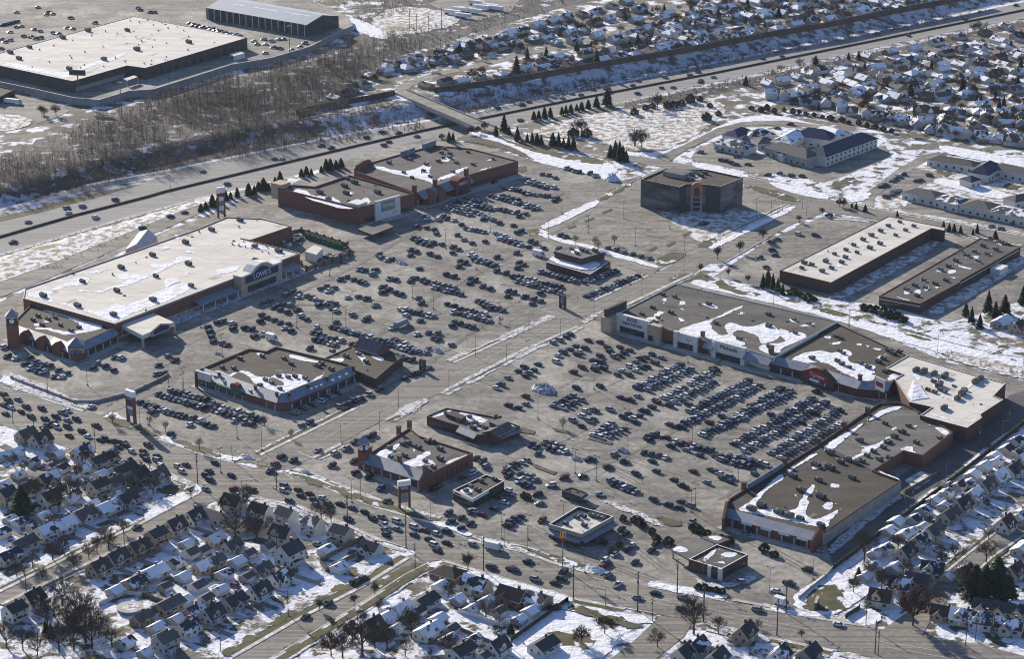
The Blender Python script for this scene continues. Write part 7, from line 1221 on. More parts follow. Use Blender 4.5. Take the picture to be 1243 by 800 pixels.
singles(720, 460, [(360, 500), (90, 533), (185, 500), (262, 578), (382, 560), (490, 612), (545, 650), (610, 562, 'r'), (690, 628, 's'), (370, 735), (455, 765), (535, 745), (525, 782), (590, 768, 's'), (40, 700, 'w')], B_ANG, 'alone in the open lower part of the right-hand lot')
rows(720, 460, [(110, 615, 240, 668, 5, 'in the small double row by the kiosk'), (130, 637, 262, 687, 5, 'in the small double row by the kiosk'), (850, 505, 1000, 512, 6, 'in the cross row next to the glazed screen'), (860, 472, 1010, 510, 6, 'in the cross row next to the glazed screen'), (868, 515, 950, 532, 4, 'in the cross row next to the glazed screen')])
singles(720, 460, [(720, 553), (770, 575, 'w'), (740, 562), (795, 605), (835, 598, 's'), (830, 622), (985, 580), (740, 470), (772, 490, 'w'), (800, 497), (1055, 525, 'w')], B_ANG, 'near the glazed screen of the strip shops')
# left-hand lot
LL_ = 'in front of the tan-roofed store'
singles(240, 300, [(60, 480), (75, 512), (85, 542), (95, 570), (150, 580, 's'), (177, 592), (120, 455), (152, 450), (210, 462, 'w'), (215, 495), (285, 488), (325, 497), (345, 540), (400, 528, 'w'), (390, 340), (435, 325), (460, 365), (490, 352), (525, 345), (560, 350), (500, 377), (545, 392, 'r'), (605, 380), (630, 415, 'w'), (662, 436), (390, 410), (422, 425), (380, 447), (465, 440), (500, 456), (545, 465), (525, 490, 'w'), (567, 506)], A_ANG, LL_)
singles(240, 300, [(540, 288), (575, 270), (605, 275, 's'), (610, 300, 'w'), (660, 295), (692, 306), (745, 250), (780, 235), (795, 265, 'w'), (830, 245), (715, 315, 'w'), (740, 332), (772, 345), (800, 338), (830, 345), (815, 370), (840, 385, 'w'), (735, 352), (910, 303, 'w'), (975, 298), (1025, 312), (865, 195), (905, 180), (945, 195), (985, 206), (1015, 215, 'w'), (980, 135, 's'), (1012, 140), (1060, 162, 'w'), (1085, 135), (1165, 190, 's'), (1120, 242), (1160, 256), (1120, 272), (1080, 353, 'w'), (940, 408, 'w'), (1020, 440), (720, 485, 'w'), (840, 455), (1180, 488, 's')], A_ANG, 'to the right of the tan-roofed store entrance')
rows(240, 300, [(815, 482, 1190, 590, 14, 'in the long row above the small bank'), (870, 500, 1010, 535, 5, 'in the long row above the small bank'), (700, 518, 860, 570, 6, 'in the double row above the angled shops'), (715, 558, 835, 592, 5, 'in the double row above the angled shops')]); singles(240, 300, [(870, 560, 's'), (680, 615), (935, 585, 'r'), (970, 588)], A_ANG, 'near the small bank')
LM = 'in the middle of the left-hand lot'
singles(440, 290, [(100, 95), (110, 112, 'w'), (180, 120), (150, 126, 'w'), (295, 65), (327, 75), (290, 97), (410, 88), (455, 104), (550, 48), (582, 62), (547, 82), (590, 133), (622, 145), (585, 166), (345, 178), (510, 213), (555, 228), (655, 238), (682, 250), (650, 267), (730, 288), (775, 301), (300, 238), (290, 256), (327, 236), (365, 250), (390, 259), (515, 393), (560, 406), (550, 445, 'w'), (340, 358), (357, 390), (265, 465, 'w'), (350, 495), (130, 293), (162, 305), (120, 325), (205, 325), (237, 335), (25, 360), (80, 403, 'w'), (30, 480), (75, 188), (60, 215, 'w'), (170, 240, 'w'), (202, 246), (10, 265)], A_ANG, LM)
singles(440, 290, [(545, 525), (560, 500), (592, 510), (635, 525), (667, 536), (400, 568), (432, 600), (455, 575), (460, 610), (540, 640), (330, 578, 'w'), (180, 540, 'w'), (740, 405), (780, 421), (885, 318), (917, 326), (880, 347), (985, 350), (1040, 365), (1080, 376), (1030, 391), (1080, 328), (935, 85), (815, 110), (815, 195), (870, 208), (950, 145), (977, 155), (940, 175), (400, 665, 's'), (390, 690, 's')], A_ANG, 'in the lower half of the left-hand lot')
rows(440, 290, [(430, 270, 560, 295, 6, LM), (430, 292, 600, 337, 7, LM), (600, 425, 740, 460, 7, 'in the double row near the centre road'), (600, 452, 770, 497, 7, 'in the double row near the centre road'), (230, 425, 430, 470, 8, LM), (700, 375, 850, 435, 7, 'in the double row near the centre road'), (660, 95, 800, 155, 6, LM), (680, 122, 790, 160, 5, LM), (910, 225, 1200, 290, 12, 'in the long row left of the family restaurant'), (940, 255, 1010, 275, 3, 'in the long row left of the family restaurant'), (1050, 287, 1200, 327, 7, 'in the long row left of the family restaurant'), (190, 608, 340, 680, 8, 'in the double row right of the small bank'), (180, 640, 300, 682, 6, 'in the double row right of the small bank'), (200, 705, 300, 735, 5, 'in the double row right of the small bank')])
LMx = 'in front of the brick discount store'
rows(500, 180, [(680, 180, 820, 225, 6, LMx), (700, 207, 810, 237, 4, LMx), (940, 120, 1010, 142, 4, LMx), (560, 235, 700, 265, 7, LMx), (680, 268, 830, 287, 6, LMx), (480, 285, 650, 335, 8, LMx), (550, 285, 640, 312, 4, LMx), (690, 335, 760, 362, 4, LMx), (690, 352, 740, 367, 2, LMx), (270, 320, 480, 370, 9, LMx), (340, 302, 470, 352, 5, LMx), (510, 365, 620, 387, 5, LMx), (190, 355, 350, 402, 8, LMx), (230, 345, 340, 367, 5, LMx), (390, 385, 490, 432, 5, LMx), (330, 485, 440, 507, 6, LMx), (510, 515, 650, 577, 7, LMx), (530, 547, 660, 587, 5, LMx), (10, 545, 110, 572, 5, LMx), (40, 567, 100, 587, 3, LMx)])
singles(500, 180, [(860, 236, 'w'), (790, 155), (830, 160, 'r'), (870, 175, 'w'), (1080, 150), (1115, 165, 's'), (880, 300), (865, 315), (500, 205), (640, 385), (692, 396), (650, 411), (430, 430), (530, 450), (160, 430, 'w'), (190, 413), (212, 426), (255, 435, 'w'), (300, 460), (275, 525), (315, 552), (365, 573), (445, 563), (615, 465), (80, 410), (92, 426, 'w'), (30, 475), (90, 480), (135, 490), (150, 516), (640, 508), (662, 500), (720, 563), (747, 575), (710, 597), (800, 603), (130, 570), (182, 580)], A_ANG, LMx)
rows(600, 260, [(280, 350, 490, 407, 10, 'directly in front of the family restaurant'), (540, 412, 740, 345, 9, 'at the right side of the family restaurant'), (560, 500, 865, 372, 17, 'in the long row beside the family restaurant'), (690, 205, 940, 265, 6, 'at the edge of the office lot')]); singles(600, 260, [(400, 128), (432, 136), (390, 210)], A_ANG, 'at the edge of the office lot'); singles(720, 160, [(660, 560), (690, 552)], A_ANG, 'in the shadow of the office block')
# angled shops' lot
OC = 'in the lot below the angled shops'
rows(140, 460, [(340, 70, 550, 125, 10, OC), (262, 92, 540, 172, 14, OC), (590, 153, 800, 218, 10, OC), (600, 188, 762, 237, 8, OC), (722, 250, 782, 262, 3, OC), (818, 222, 882, 245, 3, OC), (280, 183, 370, 215, 6, OC)])
singles(140, 460, [(850, 242), (830, 272), (150, 138), (190, 155), (222, 160), (245, 170), (210, 190, 'w'), (232, 200), (400, 220), (417, 228), (470, 240), (450, 278, 'w'), (520, 253, 'w'), (550, 270), (590, 285), (335, 330), (1130, 280, 'w'), (1180, 265)], A_ANG, OC)
rows(210, 400, [(740, 505, 1000, 385, 6, 'in the shade at the right side of the angled shops'), (1010, 470, 1190, 395, 5, 'by the kerb right of the angled shops')]); singles(380, 380, [(190, 560), (225, 545), (280, 520, 'w'), (340, 492, 'w'), (400, 465), (560, 395), (600, 372), (640, 365), (700, 330, 'w')], A_ANG, 'by the kerb right of the angled shops')
CS = 'in the lot of the corner shops with the clock tower'
singles(0, 380, [(25, 205, 'w'), (45, 263), (95, 275, 'w'), (180, 270), (150, 308), (182, 335, 'w'), (215, 300, 's'), (242, 310), (265, 315, 'w'), (302, 318), (230, 350), (260, 357, 'w'), (355, 345), (330, 385), (372, 387, 'w'), (405, 365), (735, 270, 'w'), (590, 303, 'w'), (567, 330), (640, 320), (690, 345), (695, 268), (1020, 258, 'w'), (1060, 285), (960, 315), (945, 370, 's'), (990, 368), (555, 568, 'w')], A_ANG, CS)
# traffic
MR1 = 'in the traffic queue on the main road at left'
singles(0, 380, [(25, 495), (50, 530), (110, 525, 'w'), (30, 560), (70, 575, 'w'), (160, 570), (130, 600), (35, 612), (255, 580), (190, 630), (275, 645), (340, 630), (380, 605, 's'), (412, 592, 'w'), (410, 652), (465, 645), (345, 692, 'w'), (290, 680), (330, 665), (410, 690), (265, 697), (420, 745, 'r'), (500, 720), (535, 750, 'w'), (585, 685, 'r'), (610, 770), (640, 765), (690, 780), (755, 790)], R(-38), MR1, flip=False)
MR2 = 'on the main road near the big junction'
singles(140, 460, [(10, 383), (20, 412), (65, 405), (100, 440, 'w'), (170, 440, 'r'), (190, 490), (172, 465), (200, 403), (255, 468), (255, 495, 'w'), (280, 530, 'w'), (380, 530, 'w'), (405, 562, 'w'), (430, 522, 'r'), (605, 510), (570, 560), (552, 587), (577, 615), (705, 587), (550, 670, 's')], R(-37), MR2, flip=False); singles(140, 460, [(720, 668, 'r'), (830, 675), (1000, 470), (970, 517), (940, 560), (1080, 495)], R(52), 'crossing at the big junction')
MR3 = 'in the main road queue below the brick shops'
singles(340, 540, [(60, 345), (28, 250, 's'), (22, 278, 'w'), (112, 275, 'r'), (128, 310), (180, 298), (205, 333), (260, 323, 'w'), (222, 366), (295, 362), (365, 360), (440, 385), (515, 410), (415, 452), (565, 450), (620, 440, 's'), (710, 465, 'w'), (635, 488, 'w'), (640, 515, 'w'), (645, 547), (710, 512, 'w'), (815, 500, 'w'), (880, 520, 'r'), (815, 547), (905, 575), (950, 540, 'w'), (1017, 530), (935, 608, 'w'), (955, 642), (1012, 597)], R(-36), MR3, flip=False)
singles(340, 540, [(1155, 475), (1100, 505), (1100, 440), (1022, 415), (1035, 467), (1160, 402, 's'), (650, 340), (610, 265), (540, 195), (400, 25, 'w'), (335, 50, 'w'), (315, 125), (450, 100), (460, 168)], A_ANG, 'in the lot around the brick shops'); singles(340, 540, [(230, 35, 's'), (80, 95), (10, 70)], A_ANG, 'on the centre road by the brick shops')
singles(420, 480, [(160, 240), (140, 252), (60, 280), (10, 320, 'w'), (790, 380), (830, 400), (850, 430, 's'), (740, 430, 'w'), (772, 470, 'w'), (705, 500), (530, 570), (560, 555)], A_ANG, 'parked beside the brick shops'); rows(420, 480, [(980, 440, 1100, 395, 5, 'between the takeaway and the lot centre')]); singles(420, 480, [(1060, 475), (1090, 485), (1120, 495), (1152, 510), (1050, 520, 'w'), (1080, 537), (1110, 545), (985, 490), (970, 460, 'r')], A_ANG, 'between the takeaway and the lot centre'); singles(420, 480, [(985, 575, 'w'), (990, 598, 'w'), (930, 622), (960, 650, 'w'), (770, 700, 'w'), (830, 725), (900, 690)], B_ANG, 'in the shade right of the takeaway')
BR = 'around the burger restaurant'
singles(620, 560, [(700, 435), (672, 410), (735, 510, 'w'), (710, 532), (630, 565, 'w'), (570, 600, 'w'), (560, 640), (590, 690, 's'), (755, 612), (855, 540), (880, 500), (650, 750, 'w'), (1100, 370, 'w'), (105, 608), (320, 672), (190, 358, 'r'), (575, 620)], A_ANG, BR); rows(620, 560, [(-25, 390, 55, 335, 4, 'in the small row left of the burger restaurant')])
singles(560, 480, [(460, 598), (475, 655), (545, 545, 'w'), (620, 497), (735, 490), (890, 433), (985, 397), (840, 600, 'w'), (780, 387)], R(20), 'around the tiny kiosk')
MR4 = 'on the main road at right'
singles(620, 560, [(150, 718, 'w'), (270, 740), (310, 715), (20, 660)], R(-25), MR4, flip=False); singles(640, 640, [(670, 430, 's'), (780, 402), (950, 430, 'w'), (940, 497)], R(-22), MR4, flip=False); singles(420, 640, [(1105, 210), (885, 245), (1010, 255), (770, 105, 's')], R(-26), MR4, flip=False); singles(840, 640, [(400, 502, 'w'), (890, 592, 'w')], R(-20), MR4, flip=False); singles(840, 640, [(510, 388, 'w'), (590, 342), (700, 257), (330, 40, 's'), (770, 142, 's'), (285, 332, 's')], R(-30), 'around the corner bank')
singles(420, 640, [(105, 310), (50, 332, 's')], A_ANG, 'parked on the lower side street'); singles(200, 640, [(855, 545), (990, 465), (1150, 332)], A_ANG, 'parked on the lower side street'); singles(200, 560, [(925, 503, 'w'), (1020, 515), (430, 760, 'r')], R(-36), 'in a driveway of the main road houses'); singles(0, 500, [(255, 330), (830, 700)], A_ANG, 'parked among the lower left houses')
# freeway, far
singles(0, 240, [(170, 145), (405, 60, 's'), (415, 90, 'w'), (500, 50), (80, 268), (580, 118, 'w'), (700, 10)], R(44), 'on the freeway at left', FZ, False); singles(0, 240, [(865, 182), (1035, 112), (1120, 87)], R(40), 'on the frontage road', 0, False)
singles(200, 100, [(230, 538, 'w'), (665, 462), (710, 460, 'w'), (950, 382), (1010, 395), (380, 615)], R(42), 'on the freeway', FZ, False); singles(320, 140, [(720, 100), (820, 106), (625, 132), (760, 158), (930, 125), (730, 178), (775, 200), (970, 168), (625, 245)], R(40), 'on the freeway', FZ, False)
singles(400, 0, [(1020, 652), (1165, 635), (1160, 728)], R(38), 'on the freeway', FZ, False); singles(620, 0, [(70, 632), (110, 615), (60, 728), (260, 585, 'w'), (310, 590, 'w'), (370, 565, 's'), (425, 572), (500, 540), (585, 535), (597, 555), (740, 515), (775, 488), (935, 465, 's'), (1055, 430), (1135, 432), (1085, 455), (770, 565), (915, 530), (985, 528), (1150, 495)], R(37), 'on the freeway', FZ, False)
singles(830, 0, [(40, 455), (85, 432), (150, 400, 's'), (180, 465, 's'), (330, 362, 's'), (478, 352), (598, 340), (1175, 205), (105, 485)], R(38), 'on the freeway', FZ, False); singles(1003, 0, [(310, 203), (655, 125, 'w'), (845, 113), (500, 213), (935, 68, 's'), (1150, 28), (630, 393)], R(38), 'on the freeway', FZ, False)
singles(0, 0, [(60, 190, 's'), (205, 175), (245, 185), (325, 195, 's'), (355, 200), (405, 165), (440, 170), (190, 220), (215, 230), (245, 225), (145, 215), (60, 240, 's'), (30, 250), (10, 235), (10, 290), (130, 155), (100, 160), (430, 105), (230, 40), (100, 70), (575, 135), (840, 45), (850, 55), (910, 70), (935, 72), (320, 80), (280, 85), (300, 70)] + [(10 + 12 * i, 150 - 3 * i) for i in range(9)], R(30), 'at the far warehouse', PZ); singles(200, 0, [(150 + 28 * i, 138 + 7 * i) for i in range(12)] + [(170 + 26 * i, 150 + 7 * i) for i in range(10)] + [(540, 245, 's'), (560, 265), (600, 235, 'w'), (610, 265, 'w'), (650, 245, 'w'), (690, 235, 's'), (720, 235), (610, 318), (660, 285), (700, 290), (770, 298), (820, 280), (850, 258)], R(20), 'at the far warehouse', PZ)
singles(830, 130, [(100, 270, 's'), (215, 265, 'w'), (320, 298), (230, 320), (265, 325), (290, 335), (318, 345), (390, 345), (645, 100), (570, 125), (510, 410), (580, 400), (655, 415), (715, 415), (880, 655), (800, 775), (120, 705)], R(-10), 'around the care home', 0); singles(1003, 130, [(465, 405), (440, 420, 's'), (420, 435), (395, 445, 's'), (545, 445), (570, 440), (625, 410), (330, 480), (360, 470), (410, 515), (440, 505), (360, 540), (395, 530), (1000, 720, 's'), (1060, 735), (1140, 705), (1180, 690)], R(20), 'at the clinic', 0); singles(830, 130, [(700, 770, 'w')], R(-20), 'at the clinic'); singles(820, 0, [], 0, ''); singles(866, 260, [(370, 245), (355, 215), (350, 165), (385, 150), (320, 320), (280, 260)], R(20), 'in the lot left of the white-roofed warehouse')
b = MB()                                              # painted stall lines of the rows
for a, d, n in ROWS:
    u = d.normalized(); v = Vector((-u.y, u.x, 0)); st = d.length / max(1, n - 1)
    for i in range(-3 if n > 11 else -7, n + (4 if n > 11 else 8)):
        c = a + u * (st * (i - .5)); p, q = c - v * 2.7, c + v * 2.7; k = u * .085
        b.face([(p - k)[:2] + (.118,), (p + k)[:2] + (.118,), (q + k)[:2] + (.118,), (q - k)[:2] + (.118,)], 'roadpaint')
prop(b.build('parking_markings'), kind='structure')
# the 300 that show largest are cars of their own, the rest one mass of far traffic
CARS.sort(key=lambda c: c[0].y * CP + (CAMZ - c[0].z) * SP)
GRPC = 'cars parked and driving around the shopping centre'
for p, ang, wh, colr, kind, far in CARS[:300]:
    bm_, wm_ = car_mesh(kind, colr); o = link('car', bm_, None, p, ang); link('window_band', wm_, o); later(o, f'{colr} {kind}', wh, 'car', GRPC)
if CARS[300:]:
    b = MB()
    for p, ang, wh, colr, kind, far in CARS[300:]:
        Mx = Matrix.Translation(p) @ Matrix.Rotation(ang, 4, 'Z')
        for me in car_mesh(kind, colr):
            n = len(b.v); vs = [tuple(Mx @ v.co) for v in me.vertices]; b.v.extend(vs)
            for pl_ in me.polygons: b.f.append(tuple(n + i for i in pl_.vertices)); b.m.append(b.mi(me.materials[pl_.material_index].name))
    prop(b.build('distant_cars'), kind='stuff')
def box_truck(px, ang, label, L=6.5, cargo='sign_white', z=0.0):
    p = G(px[0], px[1], z + 1); p.z = z + .15; o = empty('box_truck', p, ang); prop(o, label, 'truck'); b = MB(); b.box((-.9, 0, .75), (L, 2.4, 2.6), cargo); link('cargo_box', b.mesh('cargo_box'), o); b = MB(); x = L / 2 - .9
    b.box((x + .95, 0, .5), (1.8, 2.1, 1.1), 'paint_white'); b.face([(x + .1, -1, 1.6), (x + 1.2, -1, 1.6), (x + .9, -.9, 2.5), (x + .1, -.9, 2.5)], 'paint_white'); b.face([(x + .1, 1, 1.6), (x + .1, .9, 2.5), (x + .9, .9, 2.5), (x + 1.2, 1, 1.6)], 'paint_white'); b.face([(x + .1, -.9, 2.5), (x + .9, -.9, 2.5), (x + .9, .9, 2.5), (x + .1, .9, 2.5)], 'paint_white'); link('cab', b.mesh('cab'), o); b = MB(); b.face([(x + 1.22, -.95, 1.62), (x + 1.22, .95, 1.62), (x + .93, .85, 2.45), (x + .93, -.85, 2.45)], 'car_glass'); link('windscreen', b.mesh('windscreen'), o)
    for wx in (-L / 2 + .3, x + .9):
        for s in (-1, 1): b = MB(); b.tube((wx, s * .85, .45), (wx, s * 1.15, .45), .46, .46, 'tyre', 10); link('wheel', b.mesh('wheel'), o)
box_truck((599.5, 665), R(-26), 'white box truck on the main road'); box_truck((330, 411), R(-38), 'white box truck parked above the angled shops', 5); box_truck((654, 309), R(-38), 'white box truck left of the family restaurant', 6); box_truck((488, 394), A_ANG, 'silver box truck amid the left-hand lot', 8.5, 'paint_silver'); box_truck((16, 124), R(-20), 'white lorry in the yard at far left', 11)
box_truck((949, 733), R(-38), 'white delivery truck by the corner lawn', 4.5)
for i, (x, y) in enumerate(T(400, 0, [(745, 75), (810, 95), (800, 60), (835, 60), (875, 68), (920, 45), (895, 18), (975, 38), (1005, 50)])):
    p = G(x, y, 1.5); p.z = .15; o = empty('trailer', p, R(-28)); later(o, 'white freight trailer', 'in the far yard at top', 'trailer', 'trailers in the far yard'); b = MB(); b.box((0, 0, 1.0), (14, 2.5, 2.7), 'sign_white'); link('cargo_box', b.mesh('cargo_box'), o); b = MB()
    for wx in (-5.5, -4.2): b.tube((wx, -1.2, .5), (wx, 1.2, .5), .5, .5, 'tyre', 8)
    link('wheel_set', b.mesh('wheel_set'), o)

# ---------------------------------------------------------------- poles, signs, small things
PM = {}
def pole_mesh(kind):
    if kind in PM: return PM[kind]
    b, h = MB(), MB()
    if kind == 'lot':
        b.box((0, 0, 0), (.7, .7, .8), 'concrete'); b.tube((0, 0, .8), (0, 0, 11.5), .13, .09, 'pole_metal', 6); b.tube((-1.1, 0, 11.4), (1.1, 0, 11.4), .06, .06, 'pole_metal', 4)
        h.box((1.2, 0, 11.2), (.9, .5, .28), 'unit_dark')
    elif kind == 'street':
        b.tube((0, 0, 0), (0, 0, 9.5), .13, .08, 'pole_metal', 6); b.tube((0, 0, 9.4), (0, -2.2, 9.9), .05, .04, 'pole_metal', 4); h.box((0, -2.4, 9.8), (.35, .9, .2), 'unit_dark')
    elif kind == 'wide':
        b.tube((0, 0, 0), (0, 0, 12), .15, .10, 'pole_metal', 6)
        for s in (-1, 1): b.tube((0, 0, 11.8), (s * 6, 0, 13), .08, .06, 'pole_metal', 4)
        h.box((6.2, 0, 12.9), (1.2, .5, .3), 'unit_metal')
    elif kind == 'tall':
        b.tube((0, 0, 0), (0, 0, 26), .34, .16, 'pole_metal', 8)
        h.box((1.2, 0, 25.4), (.9, .9, .4), 'unit_metal')
    else:
        b.tube((0, 0, 0), (0, 0, 12.5), .20, .13, 'pole_wood', 6)
        h.box((0, .16, 11.8), (2.6, .14, .16), 'pole_wood'); b.tube((.35, .25, 8.6), (.35, .25, 9.7), .28, .28, 'unit_metal', 6)
    PM[kind] = (b.mesh('pole'), h.mesh({'lot': 'lamp_head', 'street': 'lamp_head', 'wide': 'lamp_head', 'tall': 'lamp_head', 'wood': 'crossarm'}[kind])); return PM[kind]
def poles(pts, kind, ang, where, group, z=0.0, sc_=1.0):
    a, c = pole_mesh(kind); nm, ph, cat = {'lot': ('light_pole', 'twin-headed light pole', 'light pole'), 'street': ('street_lamp', 'street lamp', 'street lamp'), 'wide': ('light_pole', 'light pole with two long arms', 'light pole'), 'tall': ('light_mast', 'tall light mast', 'light mast'), 'wood': ('utility_pole', 'wooden utility pole', 'utility pole')}[kind]
    for p in pts:
        o = empty(nm, G(p[0], p[1], z), ang); s = sc_ * (p[2] if len(p) > 2 else 1); o.scale = (s, s, s); link('pole', a, o); 
        for k in range({'lot': 2, 'street': 1, 'wide': 2, 'tall': 6, 'wood': 2}[kind]):
            q = link('lamp_head' if kind != 'wood' else 'crossarm', c, o)
            if kind == 'wood': q.location = (0, 0, -1.2 * k)
            else: q.rotation_euler = (0, 0, k * (math.pi / 3 if kind == 'tall' else math.pi))
        later(o, ph, where, cat, group)
gL = 'light poles of the parking lots'
poles([(721, 473), (653, 509), (762, 549), (844, 618), (724, 584), (896, 584), (957, 531), (835, 440), (698, 575), (1003, 533), (840, 545), (684, 640)], 'lot', B_ANG, 'in the right-hand parking lot', gL); poles([(501, 362), (578, 327), (606, 393), (420, 398), (360, 398), (400, 335), (270, 433), (244, 398), (682, 259), (595, 282), (480, 280), (541, 302), (526, 375), (404, 398)], 'lot', A_ANG, 'in the left-hand parking lot', gL); poles([(577, 433)], 'wide', A_ANG, 'beside the left edge of the centre road', gL)
poles([(714, 283), (757, 265), (771, 298), (813, 278), (666, 289), (918, 262), (889, 277)], 'lot', A_ANG, 'in the office block lot', gL, 0, .9); poles([(642, 403), (615, 440), (680, 408), (721, 384), (779, 358), (545, 473), (461, 523), (414, 538), (484, 496), (830, 331), (831, 305)], 'street', A_ANG, 'along the centre road', 'street lamps on the centre road')
poles([(106, 468), (58, 476), (222, 482), (223, 474), (268, 574), (318, 547), (170, 516), (205, 470), (288, 532), (180, 516)], 'lot', A_ANG, 'in the lots beside the main road at left', gL); poles([(427, 610), (438, 606), (523, 633), (612, 664), (609, 654), (710, 696), (934, 720), (987, 704), (1001, 678), (640, 668), (641, 655), (839, 622), (853, 709)], 'lot', R(-30), 'along the far edge of the main road', gL, 0, .95)
poles([(182, 569, 1.0), (240, 588, 1.15), (336, 596, 1), (422, 642, 1.2), (493, 666, 1.2), (587, 694, 1.2), (696, 728, 1.15), (774, 742, 1.3), (822, 722, 1.2), (854, 756, 1.2), (943, 772, 1.2), (954, 745, 1.1), (1062, 794, 1.1), (1066, 796, .8), (42, 531, .9), (16, 515, .9), (116, 550, .9), (504, 691, .9), (1172, 785, 1)], 'wood', R(60), 'along the main road', 'wooden utility poles')
poles([(151, 662), (336, 668), (32, 719), (350, 748), (268, 792), (1220, 640), (1128, 632), (1108, 618), (1098, 625), (1189, 545), (1225, 522), (606, 776), (792, 755), (1051, 760), (1184, 778), (1206, 770), (1238, 588)], 'wood', R(145), 'beside the houses and back lanes', 'wooden utility poles', 0, .85); poles([(939, 371), (1031, 397), (846, 372), (1138, 427), (1241, 457), (1216, 535), (1148, 585), (974, 253), (979, 262), (950, 257), (936, 262), (899, 220), (1030, 397)], 'street', A_ANG, 'along the lanes around the dark-roofed block', 'street lamps on the lanes', 0, 1.0)
poles([(207, 234), (391, 175), (509, 155), (645, 120), (1000, 56), (935, 68), (1196, 13), (1100, 34)], 'street', R(130), 'on the freeway', 'street lamps on the freeway', FZ, 1.25); poles([(148, 144), (352, 72)], 'tall', 0, 'at the edge of the far warehouse wood', 'tall masts', 0, .95); poles([(520, 40), (536, 34), (497, 36), (506, 42)], 'wood', R(40), 'in the far snowy field at top', 'wooden utility poles', 0, 1.3)
# traffic signals: span mast with arm and heads
def signal(px, ang, label):
    o = empty('traffic_signal', G(px[0], px[1], 0), ang); prop(o, label, 'traffic light'); b = MB(); b.tube((0, 0, 0), (0, 0, 7.2), .16, .11, 'pole_metal', 6); b.tube((0, 0, 6.6), (9, 0, 7.0), .09, .06, 'pole_metal', 5); link('mast', b.mesh('mast'), o)
    for x in (4, 8.6): b = MB(); b.box((x, 0, 5.9), (.4, .4, 1.1), 'sign_yellow'); link('signal_head', b.mesh('signal_head'), o)
signal((294, 602), R(10), 'traffic signal at the near left side of the big junction'); signal((334, 583), R(150), 'traffic signal at the right side of the big junction'); signal((735, 736), R(160), 'traffic signal with long arm by the burger restaurant driveway'); signal((282, 560), R(-60), 'traffic signal at the upper corner of the big junction'); signal((683, 372), R(-30), 'traffic signal at the centre road side entrance')
# pylon signs
def pylon(px, name, label, h, w_, ang, body, panels, top=None, legs=True):
    c = G(px[0], px[1], 0); o = empty(name, c, ang); prop(o, label, 'sign'); b = MB()
    for s in (-1, 1): b.box((s * (w_ / 2 - .35), 0, 0), (.7, 1.5, h * .82), body)
    link('post', b.mesh('post'), o); b = MB(); b.box((0, 0, h * .22), (w_ - 1.4, .9, h * .6), 'dark_wall'); link('cabinet', b.mesh('cabinet'), o)
    for z0, z1, m in panels: b = MB(); b.box((0, -.5, h * z0), (w_ - 1.7, .12, h * (z1 - z0) - .15), m); b.box((0, .5, h * z0), (w_ - 1.7, .12, h * (z1 - z0) - .15), m); link('sign_panel', b.mesh('sign_panel'), o)
    if top: b = MB(); b.box((0, 0, h * .82), (w_ + .5, 1.7, h * .18), top); link('header', b.mesh('header'), o)
    return o
pylon((160, 513), 'pylon_sign', 'tall red and blue pylon sign by the main road at left', 15.5, 5.2, R(-40), 'brick', [(.24, .42, 'metal_blue'), (.42, .52, 'sign_white'), (.52, .62, 'sign_red'), (.62, .72, 'sign_blue'), (.72, .82, 'metal_blue')], 'sign_white')
pylon((491, 617), 'pylon_sign', 'tall white-topped brown pylon sign below the brick shops', 12.5, 5.0, R(20), 'brick_dark', [(.24, .36, 'grey_wall'), (.36, .47, 'metal_blue'), (.47, .58, 'grey_wall'), (.58, .69, 'sign_red'), (.69, .8, 'grey_wall')], 'sign_white')
pylon((269, 264), 'pylon_sign', 'red and white pylon sign by the freeway behind the tan-roofed store', 18, 4.6, R(30), 'brick', [(.24, .4, 'sign_white'), (.4, .56, 'metal_blue'), (.56, .7, 'sign_white'), (.7, .82, 'sign_red')], 'sign_white'); pylon((683, 374), 'pylon_sign', 'dark pylon sign at the centre road side entrance', 8.5, 3.6, R(-40), 'dark_wall', [(.3, .55, 'grey_wall'), (.55, .8, 'metal_blue')]); pylon((513, 450), 'pylon_sign', 'small dark pylon sign beside the small bank', 7, 3.0, R(-40), 'dark_wall', [(.3, .55, 'grey_wall'), (.55, .8, 'metal_blue')])
o = empty('arches_sign', G(683, 690, 0), R(-15)); prop(o, 'yellow arches sign on a tall pole before the burger restaurant', 'sign'); b = MB(); b.tube((0, 0, 0), (0, 0, 13), .22, .18, 'pole_metal', 6); link('pole', b.mesh('pole'), o); b = MB(); b.box((0, 0, 11.6), (2.6, .4, 1.3), 'sign_red'); link('sign_panel', b.mesh('sign_panel'), o); b = MB()
for s in (-1, 1):
    pr = [(s * (.58 + .55 * math.cos(a)), 13.0 + 2.9 * math.sin(a)) for a in [math.pi * i / 8 for i in range(9)]]
    for (x0, z0), (x1, z1) in zip(pr, pr[1:]): b.tube((x0, 0, z0), (x1, 0, z1), .2, .2, 'sign_yellow', 6)
link('arches', b.mesh('arches'), o)
o = empty('billboard', G(96, 123, 0), R(-8)); prop(o, 'wide dark billboard on a single pole before the far warehouse', 'billboard'); b = MB(); b.tube((0, 0, 0), (0, 0, 19), .45, .4, 'pole_metal', 8); link('pole', b.mesh('pole'), o); b = MB(); b.box((0, 0, 18), (11, 1.0, 3.6), 'dark_wall'); link('sign_panel', b.mesh('sign_panel'), o)
